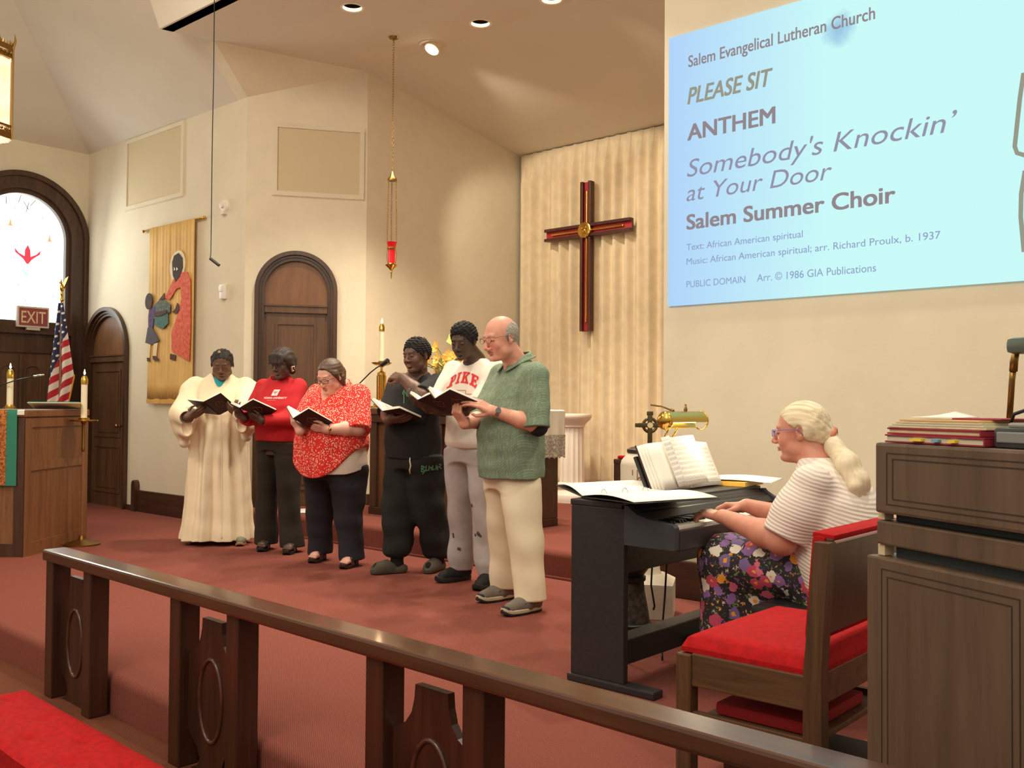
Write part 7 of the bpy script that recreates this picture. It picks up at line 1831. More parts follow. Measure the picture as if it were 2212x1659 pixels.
# ---- person in the red dotted blouse
def dotted_blouse():
    feet = [((645, 1228), (700, 1207)), ((713, 1240), (770, 1219))]
    B = Body(root_from(feet), 38, 'person', 'person in a loose red white-dotted blouse and glasses, reading a hymnal')
    book = hymnal('open hymnal held by the person in the red dotted blouse', B.dep - .40, (633, 904), (674, 934), (610, 879), (679, 887), (-1, 1, -1))
    skin = skin_mat('fair_skin', (222, 166, 142)); sk = (232, 176, 154)
    F = Frame(B.px(712, 812, B.dep - .08), rotm(-2, 24, 2), .25)
    S = SDF(); head_ops(S, F, dict(w=1.02, jaw=1.18, cheek=1.25, nose=1.1, nlen=1.0, lip=.85, chin2=1.0)); neck_ops(S, F, (0, .02, 1.36), .065, .088)
    WL = B.px(706, 928, B.dep - .30); DL = B.cam(-.96, .20, .0); NL = B.cam(.0, -.60, -.8)
    WR = B.px(648, 932, B.dep - .28); DR = B.cam(-.55, .8, .05); NR = B.cam(-.6, -.5, -.6)
    hand_ops(S, WL, DL, NL, -1, .172, curl=(16, 24, 16), thumb=(1.15, -.35)); hand_ops(S, WR, DR, NR, 1, .172, curl=(25, 30, 20))
    shL, shR = A_(.20, .03, 1.295), A_(-.20, .03, 1.295); eL = ik(shL, WL, .29, .24, (.9, .5, -.8)); eR = ik(shR, WR, .29, .24, (-.8, .3, -.9))
    for sh, e, W in ((shL, eL, WL), (shR, eR, WR)): S.chain([sh, e], [.062, .056], .03); S.chain([e, e + (W - e) * .4, W], [.056, .053, .032], .02)
    S.loft([(.75, 0, 0, .19, .17), (1.0, 0, -.02, .2, .18), (1.2, 0, 0, .20, .155), (1.29, 0, .01, .175, .125), (1.36, 0, .02, .13, .095), (1.40, 0, .02, .09, .08)], k=.04)
    fr = [foot_frame(B, *f) for f in feet]; qs = [(lambda h, d, l: (lambda x, y, z: h + d * x + l * y + A_(0, 0, z)))(*f) for f in fr]
    for (h, d, l), q in zip(fr, qs):
        a = h + d * .055; S.rc(a + A_(0, 0, .06), (a[0] * .8, a[1] * .5, .42), .04, .06, .03); S.rc((a[0] * .8, a[1] * .5, .42), (a[0] * .7, 0, .76), .06, .09, .04); bare_foot(S, (lambda q_: (lambda x, y, z: q_(x, y, z + .022)))(q), .24)
    o = sdf_obj('body', S, (-.5, -.75, 0), (.5, .4, 1.65), .0035, skin, B.o); paint_head(o, F, sk, (196, 116, 104), brow=(120, 88, 66), lash=(70, 44, 34), blush=(228, 140, 122), brow_w=.012)
    hm_ = mat('light_brown_hair', (92, 68, 50), .5, noise=(60, .25), bump=(110, .25))
    H = SDF(); H.el(F.w((0, .10, .12)), A_(.362, .432, .398) * F.s, .01, 0, F.R); n = F.R @ unit(A_(0, -1, -.62)); H.half(n, n @ F.w((0, -.25, .285)), .04 * F.s)
    for s in (-1, 1):
        H.rc(F.w((s * .03, -.235, .33)), F.w((s * .30, -.10, .12)), .045 * F.s, .06 * F.s, .02); H.rc(F.w((s * .30, -.06, .10)), F.w((s * .31, .12, -.20)), .055 * F.s, .07 * F.s, .03); H.el(F.w((s * .36, .05, -.05)), A_(.05, .07, .10) * F.s, .01, 1, F.R)
    H.rc(F.w((.12, .42, -.05)), F.w((.10, .40, -.38)), .14 * F.s, .10 * F.s, .04); H.rc(F.w((-.12, .42, -.05)), F.w((-.10, .40, -.38)), .14 * F.s, .10 * F.s, .04); H.rc(F.w((.30, .18, -.1)), F.w((.29, .2, -.42)), .09 * F.s, .06 * F.s, .03)
    H.rc(F.w((0, -.36, .40)), F.w((0, .1, .56)), .010 * F.s, .013 * F.s, .01, 1)
    sdf_obj('parted_hair', H, F.c - .24, F.c + .24, .0032, hm_, B.o, lambda P: .0006 * np.sin(F.l(P)[..., 2] * 60 + 14 * F.l(P)[..., 1]))
    glasses(F, B.o, mat('black_frame', (40, 30, 28), .3), .112, .066, .34, .009, False, zc=-.015)
    T = SDF(); fd = lambda th, z, P: (.009 * np.sin(5 * th + 2 * z) + .005 * np.sin(11 * th - 5 * z)) * np.clip((1.15 - z) * 3, 0, 1)
    T.loft([(.66, 0, -.02, .285, .262), (.80, 0, -.03, .290, .275), (.95, 0, -.035, .285, .280), (1.08, 0, -.025, .265, .245), (1.19, 0, .0, .235, .19), (1.285, 0, .015, .21, .145), (1.345, 0, .025, .165, .115), (1.39, 0, .03, .115, .095), (1.42, 0, .03, .09, .085)], k=.02, fold=fd, rnd_=.008)
    for s, sh, e in ((1, shL, eL), (-1, shR, eR)):
        T.rcf(sh, e, .088, .098, .04, .02)
    # neckline and the curved hem with its side slits
    T.rc((0, -.02, 1.405), (0, .0, 1.5), .105, .125, .006, 1); T.rc((-.01, -.20, 1.225), (0, -.06, 1.44), .018, .125, .006, 1)
    T.put(lambda P: (.73 + .18 * np.clip(np.abs(P[..., 0]) / .27, 0, 1) ** 2.2 + .06 * np.clip(P[..., 1] / .25, -1, 1)) - P[..., 2], (0, 0, 0), 1e9, .004, 2)
    dm = mat('red_dotted_cotton', (226, 44, 34), .85); nt = dm.node_tree; bb = nt.nodes['Principled BSDF']; tc = nt.nodes.new('ShaderNodeTexCoord'); vo = nt.nodes.new('ShaderNodeTexVoronoi'); vo.inputs['Scale'].default_value = 88; mp = nt.nodes.new('ShaderNodeMapping'); mp.inputs['Scale'].default_value = (1.15, 1.15, .8); nt.links.new(tc.outputs['Object'], mp.inputs[0]); nt.links.new(mp.outputs[0], vo.inputs['Vector'])
    lt = nt.nodes.new('ShaderNodeMath'); lt.operation = 'LESS_THAN'; lt.inputs[1].default_value = .335; nt.links.new(vo.outputs['Distance'], lt.inputs[0]); mx = nt.nodes.new('ShaderNodeMix'); mx.data_type = 'RGBA'; mx.inputs[6].default_value = lin((222, 42, 34)); mx.inputs[7].default_value = lin((240, 214, 190)); nt.links.new(lt.outputs[0], mx.inputs[0]); nt.links.new(mx.outputs[2], bb.inputs['Base Color'])
    bo = sdf_obj('blouse', T, (-.5, -.5, .6), (.5, .45, 1.5), .005, dm, B.o, wrinkle(.005, 17, 21))
    bv = bvh_of(bo); b = MB(); pts = []
    for i in range(34):
        h = bv.ray_cast(Vector((-.06 - .02 * i / 33, -1, 1.20 - .44 * i / 33)), Vector((0, 1, 0)))
        if h[0]: pts.append(h[0])
    b.tube(pts, .004, 5); b.build('button_placket', dm, bo, smooth=True)
    U = SDF(); U.loft([(.70, 0, -.015, .262, .243), (.78, 0, -.02, .268, .252), (.92, 0, -.03, .26, .255), (1.0, 0, -.03, .24, .23)], rnd_=.006); U.put(lambda P: .735 + .06 * np.clip(P[..., 1] / .25, -1, 1) - P[..., 2], (0, 0, 0), 1e9, .003, 2); sdf_obj('undershirt', U, (-.35, -.4, .62), (.35, .35, 1.02), .006, mat('white_undershirt', (226, 212, 196), .9), B.o)
    Tr = SDF(); Tr.loft([(.66, 0, 0, .225, .215), (.78, 0, -.01, .24, .23), (.9, 0, -.01, .23, .22)], k=.03)
    for s, (h, d, l) in ((-1, fr[0]), (1, fr[1])):
        a = h + d * .065; leg(Tr, (s * .115, 0, .76), (a[0], a[1], .05), [(0, .145, .18, 0), (.2, .135, .165, .0), (.5, .105, .125, .01), (.8, .09, .10, 0), (1, .092, .105, .01)], fold=lambda th, z, P: .006 * np.sin(3 * th + 9 * z))
    sdf_obj('trousers', Tr, (-.45, -.45, .03), (.45, .45, .95), .0055, mat('navy_black_trousers', (30, 28, 34), .9), B.o, wrinkle(.007, 15, 14))
    for q in qs: sandal(B, q, mat('brown_leather_strap', (74, 46, 38), .5), mat('brown_sandal_sole', (58, 40, 34), .6), .245, ((.145, .175), (.075, .105)))
    u = unit(WL - eL); c = WL - u * .012; e1 = unit(np.cross(u, A_(0, 0, 1))); e2 = np.cross(u, e1); b = MB(); b.tube([tuple(c + (e1 * math.cos(a) + e2 * math.sin(a)) * .0345) for a in [2 * PI * i / 22 for i in range(22)]], .003, 6, closed=True); dn = unit(B.cam(-.1, .1, -1)); dn = unit(dn - u * (dn @ u)); b.tube([tuple(c + dn * .031), tuple(c + dn * .039)], .011, 12); b.build('wrist_watch', M['brass'], B.o, smooth=True)
    b = MB(); pts = [F.w((0, .09, -.3)) * 0 + A_(.092 * math.cos(a), .01 + .092 * math.sin(a) - .036 * max(0, -math.sin(a)), 1.405 - .095 * max(0, -math.sin(a)) ** 1.3) for a in [2 * PI * i / 60 for i in range(60)]]
    for p in pts: b.ball(tuple(p), .0042, 6, 4)
    b.build('pearl_necklace', mat('pearl', (232, 220, 204), .3), B.o, smooth=True)
# ---- youth in black, one arm across the chest
def afro(F, parent, r, hl, m, seed, c=(0, .09, .14), top=None):
    H = SDF(); H.el(F.w(c), A_(*r) * F.s, .01, 0, F.R)
    if top: H.el(F.w(top[0]), A_(*top[1]) * F.s, .04 * F.s, 0, F.R)
    n = F.R @ unit(A_(0, -1, -.75)); H.half(n, n @ F.w((0, -.315, hl)), .03 * F.s)
    n = F.R @ unit(A_(0, -.55, -1)); H.half(n, n @ F.w((0, .1, -.16)), .05 * F.s)
    for s in (-1, 1): H.el(F.w((s * .36, .03, -.04)), A_(.07, .08, .13) * F.s, .01, 1, F.R)
    return sdf_obj('curly_hair', H, F.c - .22, F.c + .24, .0028, m, parent, lambda P: .0058 * wob(P, 300, seed, 7))
def slide(B, h, d, l, L=.28):
    q = lambda x, y, z: h + d * x + l * y + A_(0, 0, z); m = mat('olive_foam', (74, 68, 56), .85)
    S = SDF(); S.rc(q(.05, 0, .03), q(L - .05, 0, .03), .047, .046, .02); S.rc(q(.03, 0, .03), q(.06, 0, .03), .036, .045, .02); S.rc(q(.13, 0, .06), q(.205, .0, .045), .047, .046, .02)
    S.rc(q(L - .035, 0, .062), q(L + .05, .0, .056), .022, .026, .006, 1); S.rc(q(.05, 0, .09), q(.10, 0, .10), .036, .042, .01, 1); S.rc(q(.0, 0, .085), q(.07, 0, .09), .03, .036, .01, 1); S.half((0, 0, -1), -.002)
    return sdf_obj('slide_shoe', S, np.minimum(h, h + d * .3) - .09, np.maximum(h, h + d * .3) + .16, .0042, m, B.o), q
def black_tee():
    feet = [((796, 1242), (878, 1236)), ((892, 1252), (955, 1228))]
    B = Body(root_from(feet), 46, 'person', 'young person all in black with short curly hair, one arm folded across the chest')
    book = hymnal('open hymnal held low in one hand by the young person all in black', B.dep - .34, (826, 888), (868, 911), (800, 865), (872, 885), (-1, 1, -1))
    skin = skin_mat('brown_skin', (94, 62, 48)); sk = (104, 70, 54)
    F = Frame(B.px(899, 768, B.dep - .05), rotm(2, 6, -3), .245)
    S = SDF(); head_ops(S, F, dict(w=1.02, jaw=1.12, cheek=1.2, nose=1.4, nlen=.95, lip=1.45, chin2=.5)); neck_ops(S, F, (0, .03, 1.45), .06, .07)
    shL, shR = A_(.205, .03, 1.37), A_(-.205, .03, 1.37)
    WL = B.px(870, 816, B.dep - .22); DL = B.cam(-.80, .14, .55); NL = B.cam(-.25, .70, -.66)
    WR = B.px(838, 908, B.dep - .26); DR = B.cam(.90, .10, -.25); NR = B.cam(.1, -.75, -.6)
    hand_ops(S, WL, DL, NL, 1, .18, curl=(38, 46, 25), thumb=(.9, .2), fat=1.08); hand_ops(S, WR, DR, NR, 1, .18, curl=(8, 18, 14), spread=.22, thumb=(.7, .5), fat=1.05)
    eL = B.px(912, 857, B.dep - .33); eR = ik(shR, WR, .29, .25, (-.8, .2, -.8))
    for sh, e, W in ((shL, eL, WL), (shR, eR, WR)): S.chain([sh, e], [.062, .056], .03); S.chain([e, e + (W - e) * .4, W], [.054, .052, .034], .02)
    S.loft([(.85, 0, 0, .16, .13), (1.1, 0, -.02, .17, .14), (1.35, 0, .01, .17, .11), (1.45, 0, .02, .10, .075)], k=.04)
    fr = [foot_frame(B, *f) for f in feet]
    for h, d, l in fr: a = h + d * .07; S.rc(a + A_(0, 0, .08), (a[0] * .8, a[1] * .5, .46), .042, .055, .03); S.rc((a[0] * .8, a[1] * .5, .46), (a[0] * .7, 0, .86), .055, .085, .04); S.rc(a + A_(0, 0, .05), h + d * .2 + A_(0, 0, .045), .034, .03, .03)
    o = sdf_obj('body', S, (-.5, -.75, 0), (.5, .4, 1.8), .0035, skin, B.o); paint_head(o, F, sk, (166, 100, 92), brow=(34, 24, 20), blush=(128, 76, 72))
    afro(F, B.o, (.378, .455, .40), .25, mat('black_curly_hair', (24, 20, 19), .9), 5, top=((0, .06, .30), (.32, .36, .26)))
    T = SDF(); fd = lambda th, z, P: .007 * np.sin(4 * th + 12 * z) * np.clip((1.25 - z) * 3, 0, 1)
    T.loft([(.83, 0, -.01, .205, .185), (.98, 0, -.02, .208, .195), (1.12, 0, -.02, .208, .190), (1.25, 0, .0, .208, .155), (1.35, 0, .015, .19, .12), (1.42, 0, .025, .14, .09), (1.465, 0, .03, .085, .078)], k=.02, fold=fd)
    for s, sh, e in ((1, shL, eL), (-1, shR, eR)):
        T.rcf(sh, e, .085, .085, .035, .0)
    T.rc((0, -.015, 1.465), (0, .0, 1.55), .062, .09, .006, 1)
    tm = mat('black_cotton', (20, 19, 20), .92, bump=(300, .06)); to = sdf_obj('t_shirt', T, (-.5, -.5, .8), (.5, .4, 1.5), .0048, tm, B.o, wrinkle(.005, 17, 31))
    bv = bvh_of(to); gm_ = mat('green_graffiti_print', (92, 150, 112), .8)
    u46 = A_(math.cos(.80), math.sin(.80), 0); n46 = A_(-math.sin(.80), math.cos(.80), 0)
    def strokes(name, lines, org, w, h, wd, par, bv_):
        polys = []
        for ln_ in lines:
            for i in range(len(ln_) - 1):
                a, c = Vector(ln_[i]), Vector(ln_[i + 1]); d = (c - a); 
                if d.length < 1e-6: continue
                n = Vector((-d.y, d.x)).normalized() * wd; e = d.normalized() * wd * .6; polys.append([tuple(a - n - e), tuple(c - n + e), tuple(c + n + e), tuple(a + n - e)])
        xs = [p[0] for q in polys for p in q]; ys = [p[1] for q in polys for p in q]
        project_text(flat_poly(polys), bv_, tuple(u46 * org[0] - n46 * .6 + A_(0, 0, org[2])), tuple(u46), (0, 0, 1), tuple(n46), w, h, name, gm_, par, .003, None, 1)
    strokes('graffiti_print', [[(0, 4), (-.6, 2.6), (0, 1.6), (.6, 2.6), (0, 4)], [(0, 1.6), (.1, 0), (0, -1.4)], [(.1, 3.2), (-.2, 2.4)], [(1, 3.6), (1.1, 1.4), (1.6, 2.8), (1.1, 2.2), (1.7, 1.2)], [(2.2, 3), (2.3, 1.6), (2.8, 3.2), (2.7, 1.2)], [(3.3, 3.2), (3.4, 1.4)]], (-.055, 0, 1.285), .075, .10, .14, to, bv)
    Tr = SDF(); pm_ = mat('black_jogger_fleece', (22, 21, 21), .92); Tr.loft([(.76, 0, 0, .185, .165), (.88, 0, -.005, .198, .182), (1.0, 0, -.01, .19, .175)], k=.03)
    for s, (h, d, l) in ((-1, fr[0]), (1, fr[1])):
        a = h + d * .07; leg(Tr, (s * .10, 0, .86), (a[0], a[1], .115 if s < 0 else .085), [(0, .13, .16, 0), (.25, .125, .145, .01), (.55, .115, .13, .03), (.85, .105, .12, 0), (.96, .10, .115, 0), (1, .068, .075, 0)], fold=lambda th, z, P: .007 * np.sin(3 * th + 16 * z))
    po = sdf_obj('joggers', Tr, (-.45, -.45, .05), (.45, .45, 1.02), .0052, pm_, B.o, wrinkle(.010, 18, 17))
    bvp = bvh_of(po); b = MB(); pts = []
    for i in range(14):
        hh = bvp.ray_cast(Vector(tuple(u46 * (-.028 + .003 * math.sin(i)) - n46 + A_(0, 0, .885 - .155 * i / 13))), Vector(tuple(n46)))
        if hh[0]: pts.append(hh[0] - Vector(tuple(n46 * .006)))
    if len(pts) > 3: b.tube(pts, .0055, 6); b.build('drawstring', mat('white_cord', (214, 200, 180), .8), po, smooth=True)
    strokes('graffiti_print', [[(0, 2), (0, 0), (.6, 0)], [(.2, 2), (1, 1.6), (.3, 1), (1.1, .2), (.4, -.8)], [(1.6, 2), (1.4, .3), (2.2, .5)], [(2.6, 2), (2.5, .4)], [(2.6, 1.2), (3.4, 1.5), (3.3, .5)], [(3.8, 2), (3.8, .5), (4.5, .7)], [(5, 2.2), (4.9, .6), (5.6, 1.8), (5.5, .4)], [(6, 2.4), (6.7, 2.2), (6.1, 1.4), (6.8, .8)]], (.124, 0, .765), .15, .075, .16, po, bvp)
    for h, d, l in fr:
        so, q = slide(B, h, d, l); K = SDF(); K.rc(q(.075, 0, .05), q(.072, 0, .16), .044, .05, .02); K.rc(q(.06, 0, .055), q(.22, 0, .045), .034, .032, .02); sdf_obj('sock', K, np.minimum(q(0, 0, .1), q(.25, 0, .1)) - .1, np.maximum(q(0, 0, .1), q(.25, 0, .1)) + .1, .005, mat('black_sock', (18, 17, 17), .95), so)
# ---- tall young person in the pale shirt
def pike():
    feet = [((930, 1262), (1016, 1250)), ((1016, 1283), (1068, 1262))]
    B = Body(root_from(feet), 40, 'person', 'tall young person in a pale shirt lettered in red and grey sweatpants')
    book = hymnal('open hymnal held by the tall young person in the pale lettered shirt', B.dep - .46, (903, 864), (965, 893), (887, 853), (924, 845), (-1, 1, -1))
    skin = skin_mat('very_dark_skin', (66, 46, 36)); sk = (78, 55, 42)
    F = Frame(B.px(1001, 737, B.dep - .06), rotm(12, 16, 0), .245)
    S = SDF(); head_ops(S, F, dict(w=.95, jaw=.95, cheek=.95, nose=1.3, nlen=1.0, lip=1.25)); neck_ops(S, F, (0, .03, 1.54), .058, .064)
    shL, shR = A_(.20, .03, 1.46), A_(-.20, .03, 1.46)
    WL = B.px(948, 888, B.dep - .34); DL = B.cam(-.85, .45, -.1); NL = B.cam(-.2, -.7, -.65)
    WR = B.px(925, 884, B.dep - .28); DR = B.cam(-.8, .5, .1); NR = B.cam(-.3, -.8, -.5)
    hand_ops(S, WL, DL, NL, -1, .19, curl=(12, 22, 16), thumb=(1.0, .2)); hand_ops(S, WR, DR, NR, 1, .19, curl=(15, 22, 16))
    eL = ik(shL, WL, .32, .28, (.5, .5, -.9)); eR = ik(shR, WR, .32, .28, (-.6, .3, -.9))
    for sh, e, W in ((shL, eL, WL), (shR, eR, WR)): S.chain([sh, e], [.054, .044], .03); S.chain([e, e + (W - e) * .35, W], [.043, .045, .029], .02)
    S.loft([(.9, 0, 0, .15, .12), (1.15, 0, -.01, .15, .11), (1.4, 0, .01, .17, .105), (1.53, 0, .02, .09, .07)], k=.04)
    fr = [foot_frame(B, *f) for f in feet]
    for h, d, l in fr: a = h + d * .07; S.rc(a + A_(0, 0, .07), (a[0] * .8, a[1] * .5, .5), .038, .052, .03); S.rc((a[0] * .8, a[1] * .5, .5), (a[0] * .7, 0, .92), .052, .08, .04); S.rc(a + A_(0, 0, .05), h + d * .2 + A_(0, 0, .04), .034, .03, .03)
    o = sdf_obj('body', S, (-.5, -.75, 0), (.5, .4, 1.88), .0036, skin, B.o); paint_head(o, F, sk, (98, 64, 56), brow=(24, 18, 15))
    afro(F, B.o, (.36, .44, .39), .25, mat('black_curls', (20, 17, 16), .9), 8, top=((0, .02, .30), (.30, .38, .25)))
    T = SDF(); fd = lambda th, z, P: .006 * np.sin(4 * th + 13 * z) * np.clip((1.3 - z) * 3, 0, 1)
    T.loft([(.935, 0, -.01, .185, .155), (.97, 0, -.01, .20, .17), (1.08, 0, -.015, .195, .155), (1.2, 0, -.01, .195, .15), (1.34, 0, .0, .198, .14), (1.44, 0, .015, .185, .115), (1.51, 0, .025, .13, .085), (1.55, 0, .03, .08, .074)], k=.02, fold=fd)
    for s, sh, e in ((1, shL, eL), (-1, shR, eR)):
        T.rcf(sh, e, .078, .080, .035, -.03)
    T.rc((0, -.02, 1.545), (0, .0, 1.62), .062, .085, .006, 1)
    tm = mat('pale_grey_jersey', (218, 206, 194), .88, bump=(300, .06)); to = sdf_obj('t_shirt', T, (-.5, -.5, .9), (.5, .4, 1.6), .0045, tm, B.o, wrinkle(.005, 18, 41))
    # red collegiate lettering on an arch, and outlined shapes below
    bv = bvh_of(to); rm = mat('red_print', (206, 40, 44), .8); up, lf, fw_ = (0, 0, 1), (1, 0, 0), (0, 1, 0)
    G = {'P': [[(0, 0), (.55, 0), (.55, .16), (.40, .16), (.40, .36), (.62, .36), (.80, .48), (.80, .86), (.62, 1), (0, 1), (0, .84), (.12, .84), (.12, .16), (0, .16)]],
         'I': [[(0, 0), (.52, 0), (.52, .16), (.39, .16), (.39, .84), (.52, .84), (.52, 1), (0, 1), (0, .84), (.13, .84), (.13, .16), (0, .16)]],
         'K': [[(0, 0), (.46, 0), (.46, .16), (.37, .16), (.37, .38), (.44, .44), (.58, .16), (.50, .16), (.50, 0), (.92, 0), (.92, .16), (.84, .16), (.60, .60), (.78, .84), (.88, .84), (.88, 1), (.52, 1), (.52, .84), (.58, .84), (.37, .58), (.37, .84), (.46, .84), (.46, 1), (0, 1), (0, .84), (.11, .84), (.11, .16), (0, .16)]],
         'E': [[(0, 0), (.82, 0), (.82, .34), (.66, .34), (.62, .16), (.39, .16), (.39, .42), (.50, .42), (.50, .34), (.62, .34), (.62, .66), (.50, .66), (.50, .58), (.39, .58), (.39, .84), (.60, .84), (.64, .68), (.80, .68), (.80, 1), (0, 1), (0, .84), (.12, .84), (.12, .16), (0, .16)]]}
    Ph = [(.40, .50), (.52, .50), (.58, .56), (.58, .80), (.52, .86), (.40, .86)]
    mb = MB(); x = 0
    for ch in 'PIKE':
        mb.prism([(p[0] + x, p[1]) for p in G[ch][0]], (0, 0, 0), X, Y, Z, .001, [[(p[0] + x, p[1]) for p in Ph]] if ch == 'P' else ()); x += {'P': .96, 'I': .70, 'K': 1.06, 'E': .85}[ch]
    me = bpy.data.meshes.new('pike'); me.from_pydata([(v[0], v[1], 0) for v in mb.v if True], [], [f for f in mb.f if all(mb.v[i][2] < 1e-6 for i in f)])
    def arc(a, b_): return a, (b_ - 0) * 1.0 + .020 - 2.6 * a * a
    project_text(me, bv, (.0, -.6, 1.395), lf, up, fw_, .245, .078, 'lettering', rm, to, .003, arc, 2)
    b = MB()
    def outline(pts, org, cl=True):
        o2 = []
        for i in range(len(pts) - (0 if cl else 1)):
            a, c = Vector(pts[i]), Vector(pts[(i + 1) % len(pts)])
            for k2 in range(6): o2.append(a.lerp(c, k2 / 6))
        res = []
        for p in o2:
            h = bv.ray_cast(Vector((org[0] + p.x, -.6, org[1] + p.y)), Vector((0, 1, 0)))
            if h[0]: res.append(h[0] + Vector((0, -.002, 0)))
        if len(res) > 3: b.tube(res, .0018, 4, closed=cl)
    outline([(-.09, 0), (.05, 0), (.05, -.085), (-.09, -.085)], (.0, 1.325)); outline([(.05, -.025), (.125, -.025), (.10, -.05), (.09, -.085), (.05, -.085)], (.0, 1.325)); outline([(-.09, -.02), (-.15, -.03), (-.12, -.085), (-.09, -.085)], (.0, 1.325)); outline([(-.06, -.07), (.03, -.07)], (0, 1.325), False)
    b.build('outline_print', mat('thin_red_print', (196, 84, 76), .8), to)
    Tr = SDF(); gm_ = mat('grey_fleece', (176, 168, 166), .9, noise=(14, .06)); Tr.loft([(.84, 0, 0, .165, .145), (.94, 0, -.005, .175, .155), (1.03, 0, -.01, .165, .14)], k=.03)
    for s, (h, d, l) in ((-1, fr[0]), (1, fr[1])):
        a = h + d * .07; leg(Tr, (s * .095, 0, .92), (a[0], a[1], .075), [(0, .105, .135, 0), (.25, .10, .125, .01), (.5, .085, .105, .02), (.75, .088, .10, 0), (.9, .092, .10, .01), (1, .072, .082, .01)], fold=lambda th, z, P: .005 * np.sin(3 * th + 10 * z))
    po = sdf_obj('sweatpants', Tr, (-.4, -.45, .04), (.4, .4, 1.06), .005, gm_, B.o, wrinkle(.007, 15, 27))
    bvp = bvh_of(po); b = MB(); gr = mat('dark_paint_spots', (70, 66, 66), .9); rs = np.random.RandomState(4)
    for cx_, cz_ in ((.085, .55), (.125, .38), (.14, .36), (.115, .35), (-.12, .32), (-.10, .22)):
        for k2 in range(2):
            h_ = bvp.ray_cast(Vector((cx_ + rs.uniform(-.015, .015), -1, cz_ + rs.uniform(-.015, .015))), Vector((0, 1, 0)))
            if h_[0]: b.ball(tuple(h_[0]), (.010, .003, .012), 7, 4)
    b.build('paint_stain', gr, po)
    for h, d, l in fr:
        U, q = shoe_sdf(h, d, l, .29, .05, .10); so = sdf_obj('shoe', U, np.minimum(h, h + d * .3) - .09, np.maximum(h, h + d * .3) + .16, .0045, blk_shoe, B.o); sole_obj('sole', q, .30, .053, .030, blk_sole, so)
        b = MB()
        for k2 in range(3): x = .14 + .024 * k2; b.tube([tuple(q(x, -.025, .092 - .01 * k2)), tuple(q(x, 0, .104 - .011 * k2)), tuple(q(x, .025, .092 - .01 * k2))], .0028, 5)
        b.build('laces', blk_sole, so)
